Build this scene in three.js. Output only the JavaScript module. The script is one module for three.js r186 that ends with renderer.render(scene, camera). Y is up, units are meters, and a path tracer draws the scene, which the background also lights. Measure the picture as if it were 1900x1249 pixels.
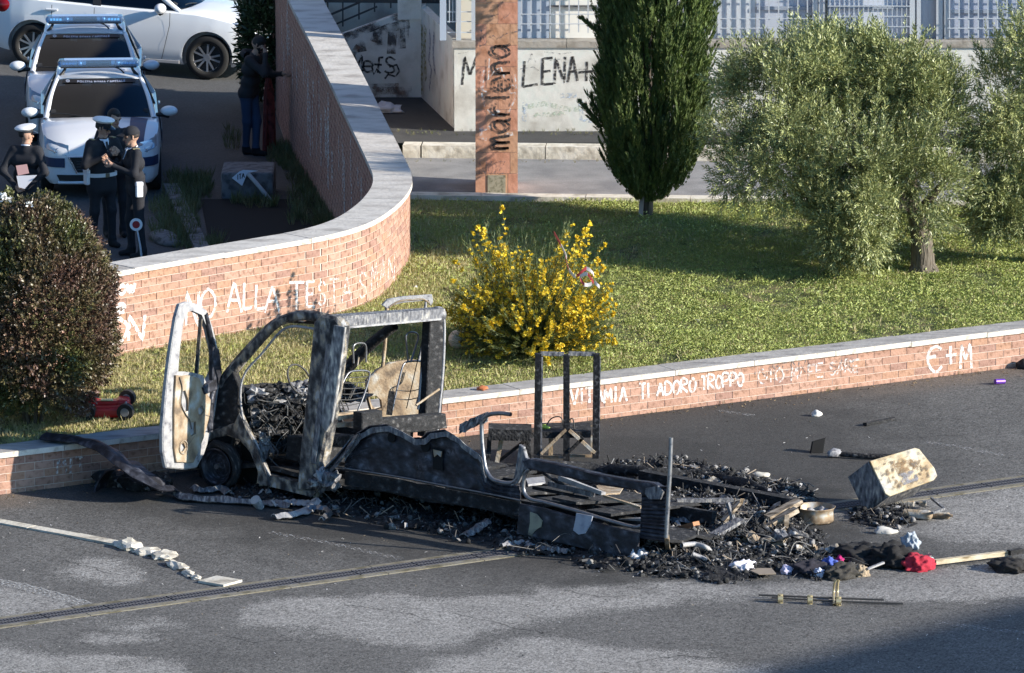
import * as THREE from 'three';
import { Sky } from 'three/addons/objects/Sky.js';
import { ImprovedNoise } from 'three/addons/math/ImprovedNoise.js';
import { mergeGeometries, mergeVertices, toCreasedNormals } from 'three/addons/utils/BufferGeometryUtils.js';
import { RoundedBoxGeometry } from 'three/addons/geometries/RoundedBoxGeometry.js';
import { Brush, Evaluator, SUBTRACTION } from 'three-bvh-csg';

// ---------------------------------------------------------------- camera, sky, sun, exposure
const FOCAL = 12500, CX = 950, CY = 624.5, PITCH = Math.atan(2495 / FOCAL), EYE = 16.5808;
const scene = new THREE.Scene();
const camera = new THREE.PerspectiveCamera(5.72024, 1024 / 673, 1, 600);
camera.position.set(0, EYE, 0);
camera.rotation.set(-PITCH, 0, 0);
const SUN_AZ = 17, SUN_EL = 20;                       // degrees: azimuth from +x towards the viewer (+z), elevation
const rad = d => d * Math.PI / 180;
const sunDir = new THREE.Vector3(Math.cos(rad(SUN_EL)) * Math.cos(rad(SUN_AZ)), Math.sin(rad(SUN_EL)), Math.cos(rad(SUN_EL)) * Math.sin(rad(SUN_AZ)));
const sky = new Sky(); sky.name = 'sky'; sky.userData = { kind: 'structure' };
sky.scale.setScalar(500);
sky.material.uniforms.sunPosition.value.copy(sunDir);
sky.material.uniforms.turbidity.value = 2.5; sky.material.uniforms.rayleigh.value = 1.3; sky.material.uniforms.mieCoefficient.value = 0.004;
scene.add(sky);
scene.environmentIntensity = 0.25;
const sun = new THREE.DirectionalLight(new THREE.Color(1, 0.92, 0.8), 5);
sun.position.copy(sunDir).multiplyScalar(80).add(new THREE.Vector3(0, 0, -82));
sun.target.position.set(0, 0, -82); sun.castShadow = true;
sun.shadow.mapSize.set(4096, 4096);
Object.assign(sun.shadow.camera, { left: -25, right: 25, top: 25, bottom: -25, near: 1, far: 200 });
scene.add(sun, sun.target);
const renderer = new THREE.WebGLRenderer({ antialias: true });
renderer.toneMapping = THREE.LinearToneMapping; renderer.toneMappingExposure = 1.82;
renderer.shadowMap.enabled = true;

// ---------------------------------------------------------------- helpers
const V3 = (x, y, z) => new THREE.Vector3(x, y, z);
function RNG(a) { return () => { a |= 0; a = a + 0x6D2B79F5 | 0; let t = Math.imul(a ^ a >>> 15, 1 | a); t = t + Math.imul(t ^ t >>> 7, 61 | t) ^ t; return ((t ^ t >>> 14) >>> 0) / 4294967296; }; }
let R = RNG(7);
const rr = (a, b) => a + (b - a) * R();
const pick = a => a[Math.floor(R() * a.length)];
const clamp = (x, a = 0, b = 1) => Math.min(b, Math.max(a, x));
const mixn = (a, b, t) => a + (b - a) * t;
const sstep = (a, b, x) => { const t = clamp((x - a) / (b - a)); return t * t * (3 - 2 * t); };
const PN = new ImprovedNoise();
const n3 = (x, y, z = 0) => PN.noise(x, y, z);
const fbm = (x, y, z = 0, o = 4) => { let s = 0, a = 0.5; for (let i = 0; i < o; i++) { s += a * PN.noise(x, y, z); x *= 2.03; y *= 2.03; z *= 2.03; a *= 0.5; } return s; };
// a sight line through the lens, met with a level plane or with any plane: how places were measured off the photograph
const sinP = Math.sin(PITCH), cosP = Math.cos(PITCH);
function sight(px, py) { const u = (px - CX) / FOCAL, v = (py - CY) / FOCAL; return V3(u, -sinP - v * cosP, -cosP + v * sinP); }
function at(px, py, h = 0) { const d = sight(px, py); const t = (h - EYE) / d.y; return V3(d.x * t, h, d.z * t); }
function onPlane(px, py, p0, n) { const d = sight(px, py), t = (p0.clone().sub(camera.position).dot(n)) / d.dot(n); return camera.position.clone().addScaledVector(d, t); }
const atZ = (px, py, z) => onPlane(px, py, V3(0, 0, z), V3(0, 0, 1));

const used = {};
function numbered(name) { used[name] = (used[name] || 0) + 1; return used[name] === 1 ? name : name + '_' + String(used[name] - 1).padStart(3, '0'); }
function tag(o, label, category, group, kind) { if (label) o.userData.label = label; if (category) o.userData.category = category; if (group) o.userData.group = group; if (kind) o.userData.kind = kind; return o; }
function thing(name, label, category, pos, turn = 0, group) {
  const o = new THREE.Group(); o.name = numbered(name); o.position.copy(pos); o.rotation.y = turn; scene.add(o); return tag(o, label, category, group);
}
function mk(name, geo, mat, parent) { const m = new THREE.Mesh(geo, mat); m.name = name; m.castShadow = m.receiveShadow = true; parent.add(m); return m; }
// a part whose geometry was made in world coordinates, under a thing that only stands somewhere (no turn)
function part(name, geo, mat, parent) { let o = parent; while (o && o !== scene) { geo.translate(-o.position.x, -o.position.y, -o.position.z); o = o.parent; } return mk(name, geo, mat, parent); }
// a thing that is one mesh, made in world coordinates
function solo(name, geo, mat, label, category, group, kind) {
  geo.computeBoundingBox(); const b = geo.boundingBox, c = V3((b.min.x + b.max.x) / 2, b.min.y, (b.min.z + b.max.z) / 2);
  geo.translate(-c.x, -c.y, -c.z); const m = mk(numbered(name), geo, mat, scene); m.position.copy(c); return tag(m, label, category, group, kind);
}
function struct(name, geo, mat) { const m = mk(numbered(name), geo, mat, scene); m.userData.kind = 'structure'; return m; }
const merge = gs => { gs = gs.filter(Boolean).map(g => { g = g.index ? g.toNonIndexed() : g; for (const k of Object.keys(g.attributes)) if (!['position', 'normal', 'uv'].includes(k)) g.deleteAttribute(k); if (!g.attributes.uv) g.setAttribute('uv', new THREE.BufferAttribute(new Float32Array(g.attributes.position.count * 2), 2)); if (!g.attributes.normal) g.computeVertexNormals(); return g; }); return gs.length === 1 ? gs[0] : mergeGeometries(gs); };
// uv in metres by the way each face points
function boxUV(g, s = 1) {
  g = g.index ? g.toNonIndexed() : g; const p = g.attributes.position, uv = new Float32Array(p.count * 2);
  const a = V3(), b = V3(), c = V3(), n = V3();
  for (let i = 0; i < p.count; i += 3) {
    a.fromBufferAttribute(p, i); b.fromBufferAttribute(p, i + 1); c.fromBufferAttribute(p, i + 2); n.copy(b).sub(a).cross(c.clone().sub(a));
    const x = Math.abs(n.x), y = Math.abs(n.y), z = Math.abs(n.z);
    [a, b, c].forEach((q, k) => { const u = y >= x && y >= z ? [q.x, q.z] : x >= z ? [q.z, q.y] : [q.x, q.y]; uv[(i + k) * 2] = u[0] * s; uv[(i + k) * 2 + 1] = u[1] * s; });
  }
  g.setAttribute('uv', new THREE.BufferAttribute(uv, 2)); return g;
}
const box = (w, h, d, x = 0, y = 0, z = 0, r = 0) => { const g = r ? new RoundedBoxGeometry(w, h, d, 1, r) : new THREE.BoxGeometry(w, h, d); g.translate(x, y, z); return g; };
// straight bar of rectangular section from a to b
function bar(a, b, w, h = w, upv = V3(0, 1, 0)) {
  const d = b.clone().sub(a), L = d.length(); d.normalize(); let u = upv.clone(); if (Math.abs(u.dot(d)) > 0.95) u = V3(0, 0, 1);
  const s = d.clone().cross(u).normalize(); u = s.clone().cross(d).normalize();
  const g = new THREE.BoxGeometry(L, h, w); const m = new THREE.Matrix4().makeBasis(d, u, s); m.setPosition(a.clone().add(b).multiplyScalar(0.5)); g.applyMatrix4(m); return g;
}
function pipe(pts, r, seg = 8, smooth = true, closed = false) {
  const c = smooth ? new THREE.CatmullRomCurve3(pts, closed, 'centripetal') : (() => { const k = new THREE.CurvePath(); for (let i = 0; i < pts.length - 1; i++) k.add(new THREE.LineCurve3(pts[i], pts[i + 1])); return k; })();
  return new THREE.TubeGeometry(c, Math.max(2, (pts.length - 1) * (smooth ? 5 : 2)), r, seg, closed);
}
// tapered limb along points
function limb(pts, r0, r1, seg = 7) {
  const g = pipe(pts, 1, seg); const n = g.parameters.tubularSegments, c = g.parameters.path, p = g.attributes.position;
  for (let i = 0; i <= n; i++) { const o = c.getPointAt(i / n), r = mixn(r0, r1, i / n); for (let j = 0; j <= seg; j++) { const k = i * (seg + 1) + j; p.setXYZ(k, o.x + (p.getX(k) - o.x) * r, o.y + (p.getY(k) - o.y) * r, o.z + (p.getZ(k) - o.z) * r); } }
  return g;
}
// solid plate: an outline of points on one plane, given a thickness along the plane's normal
function plate(pts, n, t, holes = [], bevel = 0) {
  n = n.clone().normalize(); const o = pts[0], e1 = V3(0, 1, 0).cross(n); if (e1.length() < 0.2) e1.set(1, 0, 0).sub(n.clone().multiplyScalar(n.x)); e1.normalize(); const e2 = n.clone().cross(e1);
  const f = p => { const q = p.clone().sub(o); return new THREE.Vector2(q.dot(e1), q.dot(e2)); };
  const s = new THREE.Shape(pts.map(f)); for (const h of holes) s.holes.push(new THREE.Path(h.map(f)));
  const g = new THREE.ExtrudeGeometry(s, { depth: t, bevelEnabled: bevel > 0, bevelSize: bevel, bevelThickness: bevel, bevelSegments: 1, curveSegments: 6 });
  g.translate(0, 0, -t / 2); g.applyMatrix4(new THREE.Matrix4().makeBasis(e1, e2, n).setPosition(o)); return g;
}
// a surface P(u,v) given a thickness: both faces and the rim
function shell(nu, nv, P, t = 0.006, uvs = 1) {
  const A = [], N = []; for (let j = 0; j <= nv; j++) for (let i = 0; i <= nu; i++) A.push(P(i / nu, j / nv));
  const id = (i, j) => j * (nu + 1) + i;
  for (let j = 0; j <= nv; j++) for (let i = 0; i <= nu; i++) {
    const du = A[id(Math.min(nu, i + 1), j)].clone().sub(A[id(Math.max(0, i - 1), j)]), dv = A[id(i, Math.min(nv, j + 1))].clone().sub(A[id(i, Math.max(0, j - 1))]);
    const n = du.cross(dv); N.push(n.lengthSq() < 1e-14 ? V3(0, 1, 0) : n.normalize());
  }
  const pos = [], uv = [], idx = [], M = A.length;
  for (let s = 0; s < 2; s++) for (let k = 0; k < M; k++) { const q = A[k].clone().addScaledVector(N[k], s ? -t / 2 : t / 2); pos.push(q.x, q.y, q.z); }
  const cell = (a, b, c, d, fl) => fl ? idx.push(a, c, b, a, d, c) : idx.push(a, b, c, a, c, d);
  for (let j = 0; j < nv; j++) for (let i = 0; i < nu; i++) { const a = id(i, j), b = id(i + 1, j), c = id(i + 1, j + 1), d = id(i, j + 1); cell(a, b, c, d, 0); cell(a + M, b + M, c + M, d + M, 1); }
  for (let i = 0; i < nu; i++) { let a = id(i, 0), b = id(i + 1, 0); cell(a, a + M, b + M, b, 0); a = id(i, nv); b = id(i + 1, nv); cell(a, b, b + M, a + M, 0); }
  for (let j = 0; j < nv; j++) { let a = id(0, j), b = id(0, j + 1); cell(a, b, b + M, a + M, 0); a = id(nu, j); b = id(nu, j + 1); cell(a, a + M, b + M, b, 0); }
  const g = new THREE.BufferGeometry(); g.setAttribute('position', new THREE.Float32BufferAttribute(pos, 3)); g.setIndex(idx);
  let lu = 0, lv = 0; for (let i = 0; i < nu; i++) lu += A[id(i, nv >> 1)].distanceTo(A[id(i + 1, nv >> 1)]); for (let j = 0; j < nv; j++) lv += A[id(nu >> 1, j)].distanceTo(A[id(nu >> 1, j + 1)]);
  for (let s = 0; s < 2; s++) for (let j = 0; j <= nv; j++) for (let i = 0; i <= nu; i++) uv.push(i / nu * lu * uvs, j / nv * lv * uvs);
  g.setAttribute('uv', new THREE.Float32BufferAttribute(uv, 2)); const h = toCreasedNormals(g, 0.9); return h;
}
// rough lump: stones, chunks, cloth heaps
function lump(rx, ry, rz, rough = 0.25, det = 2, seed = 0, flatBottom = true) {
  let g = new THREE.IcosahedronGeometry(1, det); g.deleteAttribute('normal'); g.deleteAttribute('uv'); g = mergeVertices(g); const p = g.attributes.position;
  for (let i = 0; i < p.count; i++) { let x = p.getX(i), y = p.getY(i), z = p.getZ(i); const k = 1 + rough * (n3(x * 1.7 + seed * 9.7, y * 1.7, z * 1.7 + seed) + 0.6 * n3(x * 4 + seed, y * 4, z * 4 + seed * 3.3)); y *= k; if (flatBottom && y < -0.35) y = -0.35; p.setXYZ(i, x * k * rx, (y + 0.35) * ry, z * k * rz); }
  g.computeVertexNormals(); return g;
}
const move = (g, p, ry = 0, rx = 0, rz = 0, s = 1) => { g.scale(s, s, s); if (rx) g.rotateX(rx); if (rz) g.rotateZ(rz); if (ry) g.rotateY(ry); return g.translate(p.x, p.y, p.z); };

// ---------------------------------------------------------------- textures and materials
const lin = (r, g, b) => new THREE.Color().setRGB(r, g, b);
const toS = x => x <= 0.0031308 ? x * 12.92 : 1.055 * Math.pow(x, 1 / 2.4) - 0.055;
// fn(u, v) -> linear [r, g, b]; stored as sRGB bytes
function colorTex(w, h, fn, rep = [1, 1]) {
  const d = new Uint8Array(w * h * 4); let k = 0;
  for (let j = 0; j < h; j++) for (let i = 0; i < w; i++) { const c = fn(i / w, j / h, i, j); d[k++] = clamp(toS(clamp(c[0]))) * 255; d[k++] = clamp(toS(clamp(c[1]))) * 255; d[k++] = clamp(toS(clamp(c[2]))) * 255; d[k++] = 255; }
  const t = new THREE.DataTexture(d, w, h); t.colorSpace = THREE.SRGBColorSpace; t.wrapS = t.wrapT = THREE.RepeatWrapping; t.magFilter = THREE.LinearFilter; t.minFilter = THREE.LinearMipmapLinearFilter; t.repeat.set(...rep); t.needsUpdate = true; return t;
}
function grayTex(w, h, fn, rep = [1, 1]) {
  const d = new Uint8Array(w * h * 4); let k = 0;
  for (let j = 0; j < h; j++) for (let i = 0; i < w; i++) { const c = clamp(fn(i / w, j / h, i, j)) * 255; d[k++] = c; d[k++] = c; d[k++] = c; d[k++] = 255; }
  const t = new THREE.DataTexture(d, w, h); t.wrapS = t.wrapT = THREE.RepeatWrapping; t.magFilter = THREE.LinearFilter; t.minFilter = THREE.LinearMipmapLinearFilter; t.repeat.set(...rep); t.needsUpdate = true; return t;
}
// noise that tiles on the unit square
function tnoise(u, v, f, s = 0, o = 3) { let r = 0, a = 0.5; for (let k = 0; k < o; k++) { const F = f * (1 << k); const x = u * F, y = v * F, X = F; const q = (a0, b0) => PN.noise(a0 + s * 17.3, b0 + s * 5.1, s + k * 3.7); const wx = u, wy = v; r += a * (q(x, y) * (1 - wx) * (1 - wy) + q(x - X, y) * wx * (1 - wy) + q(x, y - X) * (1 - wx) * wy + q(x - X, y - X) * wx * wy) * 1.3; a *= 0.5; } return r; }
const lerp3 = (a, b, t) => [mixn(a[0], b[0], t), mixn(a[1], b[1], t), mixn(a[2], b[2], t)];
const mat = (c, roughness = 0.8, o = {}) => new THREE.MeshStandardMaterial({ color: Array.isArray(c) ? lin(...c) : c, roughness, side: THREE.DoubleSide, ...o });
// stops: [[level, colour], ...] spread by noise
function blotchTex(size, f, stops, seed, speck = 0, reps = [1, 1]) {
  const G = RNG(seed * 977 + 5);
  return colorTex(size, size, (u, v) => { let x = 0.5 + 1.25 * tnoise(u, v, f, seed, 5); let i = 0; while (i < stops.length - 2 && x > stops[i + 1][0]) i++; const a = stops[i], b = stops[i + 1]; let c = lerp3(a[1], b[1], clamp((x - a[0]) / (b[0] - a[0]))); const g = 1 + (G() - 0.5) * speck; return [c[0] * g, c[1] * g, c[2] * g]; }, reps);
}
const bumpFine = grayTex(256, 256, (() => { const G = RNG(3); return (u, v) => 0.5 + 0.5 * tnoise(u, v, 24, 2, 3) + (G() - 0.5) * 0.25; })());
const bumpRough = grayTex(256, 256, (u, v) => 0.5 + 0.8 * tnoise(u, v, 6, 4, 5));
const rep = (t, x, y = x) => { const c = t.clone(); c.repeat.set(x, y); c.needsUpdate = true; return c; };
// ---------------------------------------------------------------- ground
const pip = (x, z, P) => { let c = false; for (let i = 0, j = P.length - 1; i < P.length; j = i++) { const a = P[i], b = P[j]; if ((a[1] > z) !== (b[1] > z) && x < (b[0] - a[0]) * (z - a[1]) / (b[1] - a[1]) + a[0]) c = !c; } return c; };
const segd = (x, z, a, b) => { const dx = b[0] - a[0], dz = b[1] - a[1], t = clamp(((x - a[0]) * dx + (z - a[1]) * dz) / (dx * dx + dz * dz)); return Math.hypot(x - a[0] - t * dx, z - a[1] - t * dz); };
const polyPx = (L, h = 0) => L.map(([x, y]) => { const p = at(x, y, h); return [p.x, p.z]; });
const sheetXZ = (x0, x1, z0, z1, y, nx = 1, nz = 1, uv = 'unit') => { const g = new THREE.PlaneGeometry(x1 - x0, z1 - z0, nx, nz); g.rotateX(-Math.PI / 2); g.translate((x0 + x1) / 2, y, (z0 + z1) / 2); if (uv === 'm') { const p = g.attributes.position, u = g.attributes.uv; for (let i = 0; i < p.count; i++) u.setXY(i, p.getX(i), p.getZ(i)); } return g; };
const asphaltTile = (() => { const G = RNG(11); return colorTex(512, 512, (u, v) => { const s = 0.058 + 0.03 * tnoise(u, v, 5, 1, 4) + (G() - 0.5) * 0.05 + (G() > 0.985 ? 0.09 : 0); return [s, s * 0.985, s * 0.97]; }); })();
const asphalt = mat([1, 1, 1], 0.93, { map: rep(asphaltTile, 0.5), bumpMap: rep(bumpFine, 2), bumpScale: 0.004 });
struct('ground', sheetXZ(-160, 160, -260, 60, -0.06, 1, 1, 'm'), asphalt);

// the parking lot: its worn lighter patches, its tar repairs and the soot of the fire, where they lie
const LX0 = -8, LX1 = 8, LZ0 = -86, LZ1 = -63.5;
const lightPatches = [
  [[470, 1118], [560, 1108], [700, 1103], [880, 1112], [1010, 1090], [1300, 1080], [1640, 1062], [1960, 1040], [1960, 1105], [1700, 1122], [1500, 1112], [1290, 1110], [1210, 1128], [1100, 1138], [930, 1168], [800, 1204], [700, 1196], [560, 1168], [430, 1160]],
  [[-60, 1196], [60, 1206], [200, 1218], [330, 1236], [380, 1262], [-60, 1262]],
  [[1020, 1178], [1110, 1194], [1240, 1212], [1330, 1226], [1420, 1240], [1440, 1262], [760, 1262], [800, 1232], [900, 1200]],
  [[170, 1156], [300, 1150], [360, 1160], [250, 1166]],
  [[140, 1180], [260, 1172], [300, 1188], [200, 1196]],
  [[100, 1058], [150, 1034], [230, 1042], [260, 1070], [205, 1086], [140, 1078]],
  [[-60, 1074], [40, 1088], [150, 1122], [210, 1126], [120, 1150], [-60, 1168]],
  [[1500, 940], [1700, 925], [1960, 905], [1960, 1010], [1750, 1000], [1600, 985]],
].map(p => polyPx(p));
const sootBlobs = [[330, 905, 1.7, 0.7], [470, 920, 1.9, 0.75], [640, 945, 2.2, 0.85], [820, 975, 2.0, 0.8], [980, 990, 2.1, 0.85], [1120, 990, 2.2, 0.95], [1250, 960, 2.4, 1.1], [1330, 930, 2.2, 1.1], [1380, 1000, 2.0, 0.9], [1180, 860, 2.4, 0.9], [1000, 840, 2.2, 0.8], [1420, 870, 2.4, 0.75], [1650, 950, 0.9, 0.4], [1300, 800, 3.2, 0.75], [1560, 1030, 1.6, 0.45], [250, 915, 1.2, 0.5], [900, 800, 1.6, 0.7], [1100, 790, 1.8, 0.6]].map(([x, y, r, k]) => { const p = at(x, y); return [p.x, p.z, r, k]; });
const cracks = [[[640, 1122], [705, 1131], [760, 1140], [800, 1152]], [[845, 1140], [900, 1150], [960, 1166], [1010, 1176]], [[1040, 1096], [1110, 1108], [1160, 1104]], [[120, 1042], [160, 1050], [205, 1066]], [[1180, 1230], [1260, 1216], [1330, 1222]], [[420, 1180], [470, 1192], [540, 1188]]].map(p => polyPx(p));
const LWA = at(-60, 847.3, 0.49), LWB = at(1985, 597.5, 0.49), LWN = V3(LWB.z - LWA.z, 0, -(LWB.x - LWA.x)).normalize().multiplyScalar(-1);
const lotTex = (() => {
  const G = RNG(21); const W = 2048, H = 1792;
  return colorTex(W, H, (u, v) => {
    const x = mixn(LX0, LX1, u), z = mixn(LZ1, LZ0, v);
    const wx = x + 0.22 * n3(x * 2.1, z * 1.2, 3) + 0.06 * n3(x * 9, z * 7, 1), wz = z + 0.35 * n3(x * 1.4, z * 2, 7) + 0.1 * n3(x * 8, z * 6, 5);
    const jx = (G() - 0.5) * 0.2, jz = (G() - 0.5) * 0.35; const grain = G(); const coarse = fbm(x * 1.1, z * 0.7, 2, 3), fine = n3(x * 14, z * 11, 4);
    let a = 0.1 + 0.036 * coarse + 0.014 * fine;
    let warm = 1;
    for (const P of lightPatches) if (pip(wx + jx, wz + jz, P)) { a = 0.225 + 0.07 * fbm(x * 1.7, z * 1.3, 9, 3) + 0.022 * fine; break; }
    // rubble and dry leaf dirt along the foot of the garden wall
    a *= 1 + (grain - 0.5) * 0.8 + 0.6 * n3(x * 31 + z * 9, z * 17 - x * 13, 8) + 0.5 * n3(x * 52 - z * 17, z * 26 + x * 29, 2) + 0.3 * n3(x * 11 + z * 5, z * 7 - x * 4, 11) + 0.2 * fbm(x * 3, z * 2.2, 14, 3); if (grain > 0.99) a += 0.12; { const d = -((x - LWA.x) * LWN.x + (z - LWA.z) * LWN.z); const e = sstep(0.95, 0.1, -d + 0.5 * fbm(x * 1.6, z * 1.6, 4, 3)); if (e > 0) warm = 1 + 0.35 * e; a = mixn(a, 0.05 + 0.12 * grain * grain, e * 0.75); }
    for (const P of cracks) for (let i = 0; i < P.length - 1; i++) if (segd(x + 0.04 * n3(x * 9, z * 9, 1), z + 0.08 * n3(x * 7, z * 5, 2), P[i], P[i + 1]) < 0.012) a *= 0.35;
    let s = 0; for (const [bx, bz, r, k] of sootBlobs) { const d = Math.hypot((wx - bx), (wz - bz) * 0.75) / r; if (d < 1.15) s = Math.max(s, k * sstep(1.15, 0.35, d + 0.35 * fbm(x * 2.6, z * 2.2, 5, 3))); }
    a = mixn(a, 0.011 + 0.03 * grain * grain * grain, s * 0.96); warm = mixn(warm, 1, s);
    return [a * 1.03 * warm, a * 0.985 * (1 + (warm - 1) * 0.45), a * 0.92];
  });
})();
{
  const g = sheetXZ(LX0, LX1, LZ0, LZ1, 0); // plane uv runs x -> u, away from the viewer -> v
  const lot = struct('parking_lot', g, mat([1, 1, 1], 0.9, { map: lotTex, bumpMap: rep(bumpFine, 40, 44), bumpScale: 0.005 }));
  lot.userData.label = 'dark worn asphalt of the parking lot, blackened by soot round the van';
}
// street on the far side of the curved wall: level, then rising a little where the white car stands crosswise
const streetH = (x, z) => 0.05 * Math.max(0, -4.4 - x) * sstep(-100, -104, z);
{
  const g = sheetXZ(-15, 2, -128, -85.9, 0.004, 40, 80, 'm'); const p = g.attributes.position;
  for (let i = 0; i < p.count; i++) p.setY(i, 0.004 + streetH(p.getX(i), p.getZ(i))); g.computeVertexNormals();
  const G = RNG(5);
  const t = colorTex(1024, 1024, (u, v) => { const x = u * 16, z = v * 16; const a = (0.075 + 0.03 * fbm(x * 0.9, z * 0.7, 3, 4)) * (1 + (G() - 0.5) * 0.6); return [a, a * 0.98, a * 0.96]; }, [1 / 16, 1 / 16]);
  struct('street', g, mat([1, 1, 1], 0.92, { map: t, bumpMap: rep(bumpFine, 2), bumpScale: 0.004 }));
  struct('street_near', sheetXZ(-15, -8, -85.9, -62, 0.002, 1, 1, 'm'), asphalt);
}

// painted lines, worn
const wornAlpha = (lo, s) => { const G = RNG(s); return grayTex(256, 256, (u, v) => clamp(lo + 2.6 * tnoise(u, v, 7, s, 5) + (G() - 0.5) * 0.7)); };
const paintWorn = (c, lo, s, r = 4) => mat(c, 0.85, { alphaMap: rep(wornAlpha(lo, s), r), transparent: true });
// a flat stroke laid along a polyline on a surface with normal n (uv: metres)
function stroke(pts, n, w, off = 0.004, taper = false) {
  const pos = [], uv = [], idx = []; let L = 0; const N = Array.isArray(n) ? n : pts.map(() => n);
  for (let i = 0; i < pts.length; i++) {
    const d = (pts[Math.min(pts.length - 1, i + 1)].clone().sub(pts[Math.max(0, i - 1)])).normalize(); const s = d.cross(N[i]).normalize(); if (i) L += pts[i].distanceTo(pts[i - 1]);
    const k = w / 2 * (taper && (i === 0 || i === pts.length - 1) ? 0.6 : 1);
    for (const q of [-k, k]) { const p = pts[i].clone().addScaledVector(s, q).addScaledVector(N[i], off); pos.push(p.x, p.y, p.z); uv.push(L + pts[0].x * 3.1, q + pts[0].y * 2.3); }
    if (i) { const a = (i - 1) * 2; idx.push(a, a + 1, a + 2, a + 1, a + 3, a + 2); }
  }
  const g = new THREE.BufferGeometry(); g.setAttribute('position', new THREE.Float32BufferAttribute(pos, 3)); g.setAttribute('uv', new THREE.Float32BufferAttribute(uv, 2)); g.setIndex(idx); g.computeVertexNormals(); return g;
}
const UPV = V3(0, 1, 0);
const lineOnLot = (L, w, m, name = 'road_marking') => struct(name, stroke(L.map(([x, y]) => at(x, y, 0)), UPV, w, 0.004), m);
const whiteWorn = paintWorn([0.5, 0.49, 0.47], 0.25, 3), whiteFaint = paintWorn([0.42, 0.41, 0.4], -0.05, 4);
lineOnLot([[500, 988], [560, 999], [620, 1010], [690, 1026], [745, 1038]], 0.12, whiteFaint);
lineOnLot([[-40, 1072], [40, 1088], [100, 1104], [160, 1122]], 0.2, whiteWorn);
lineOnLot([[1715, 820], [1770, 828], [1860, 846]], 0.12, whiteFaint);
lineOnLot([[1330, 762], [1400, 772]], 0.1, whiteFaint);
lineOnLot([[1180, 746], [1260, 757]], 0.1, whiteFaint);
lineOnLot([[1745, 1156], [1830, 1168], [1930, 1178]], 0.14, whiteFaint);

// drain channel running across the lot: concrete edge strips and steel grates
{
  const a = at(-40, 1162, 0), b = at(1960, 884, 0), d = b.clone().sub(a), L = d.length(); d.normalize(); const s = d.clone().cross(UPV).normalize();
  const drain = thing('drain_channel', 'long drain channel with steel grates and pale concrete edges crossing the parking lot', 'drain', a.clone());
  const concrete = mat([0.2, 0.185, 0.15], 0.95, { map: rep(blotchTex(256, 5, [[0.2, [0.5, 0.48, 0.36]], [0.5, [0.95, 0.9, 0.8]], [0.8, [1, 1, 1]]], 31, 0.4), 1.2), bumpMap: rep(bumpRough, 3), bumpScale: 0.006 });
  const iron = mat([0.075, 0.075, 0.085], 0.7, { metalness: 0.2 });
  for (const q of [-1, 1]) for (let k = 0; k < L; k += 1.2) { const e = Math.min(L, k + 1.19); part('edge_strip', boxUV(bar(a.clone().addScaledVector(d, k).addScaledVector(s, q * 0.165).setY(-0.016 + rr(-0.002, 0.003)), a.clone().addScaledVector(d, e).addScaledVector(s, q * 0.165).setY(-0.016 + rr(-0.002, 0.003)), 0.1, 0.05)), concrete, drain); }
  part('channel_floor', bar(a.clone().setY(0.001), b.clone().setY(0.001), 0.23, 0.004), mat([0.03, 0.03, 0.03], 1), drain);
  for (let k = 0.02; k < L - 0.5; k += 0.75) {
    const gs = []; for (const q of [-0.1, 0.1, 0]) gs.push(bar(a.clone().addScaledVector(d, k).addScaledVector(s, q).setY(0.009), a.clone().addScaledVector(d, k + 0.73).addScaledVector(s, q).setY(0.009), 0.022, 0.012));
    for (let m = 0; m <= 18; m++) { const c = a.clone().addScaledVector(d, k + 0.01 + m * 0.039); gs.push(bar(c.clone().addScaledVector(s, -0.1).setY(0.008), c.clone().addScaledVector(s, 0.1).setY(0.008), 0.022, 0.01)); }
    part('grate', merge(gs), iron, drain);
  }
}
// broken kerb of a traffic island at the near left
const travertine = (seed, c = [0.62, 0.58, 0.5]) => mat(c, 0.85, { map: rep(blotchTex(256, 4, [[0.15, [0.55, 0.52, 0.48]], [0.45, [0.9, 0.88, 0.84]], [0.8, [1, 1, 1]]], seed, 0.2), 1.1), bumpMap: rep(bumpRough, 2.5), bumpScale: 0.006 });
const kerbStone = travertine(41);
{
  const isl = [[-60, 958], [0, 970], [120, 992], [240, 1016], [300, 1036], [340, 1058], [372, 1078], [340, 1102], [200, 1122], [-60, 1162]].map(([x, y]) => at(x, y, 0.05));
  const kerb = thing('broken_kerb', 'broken pale stone kerb edging the worn asphalt island beside the drain', 'kerb', at(0, 970, 0));
  const seg = (A, B, w, h, rz = 0) => part('kerb_stone', boxUV(bar(at(A[0], A[1], 0).setY(h / 2), at(B[0], B[1], 0).setY(h / 2 + rz), w, h)), kerbStone, kerb);
  seg([-60, 958], [58, 980], 0.15, 0.018); seg([60, 980.5], [140, 995], 0.14, 0.02); seg([141, 995.5], [222, 1011], 0.15, 0.024);
  const chunk = (x, y, a, b, c, s, ry) => part('kerb_fragment', boxUV(toCreasedNormals(move(lump(a, b, c, 0.5, 2, s), at(x, y, 0), ry), 0.25)), kerbStone, kerb);
  chunk(240, 1016, 0.13, 0.06, 0.2, 1, 0.4); chunk(274, 1026, 0.16, 0.035, 0.16, 2, -0.5); chunk(304, 1034, 0.15, 0.045, 0.16, 3, 0.1); chunk(330, 1052, 0.09, 0.04, 0.2, 4, 0.5); chunk(350, 1066, 0.06, 0.03, 0.14, 5, 0.3); chunk(364, 1074, 0.05, 0.03, 0.09, 6, 0.3);
  seg([385, 1077], [432, 1086], 0.3, 0.026, 0.006);
  const weed = new THREE.Group();
}
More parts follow.
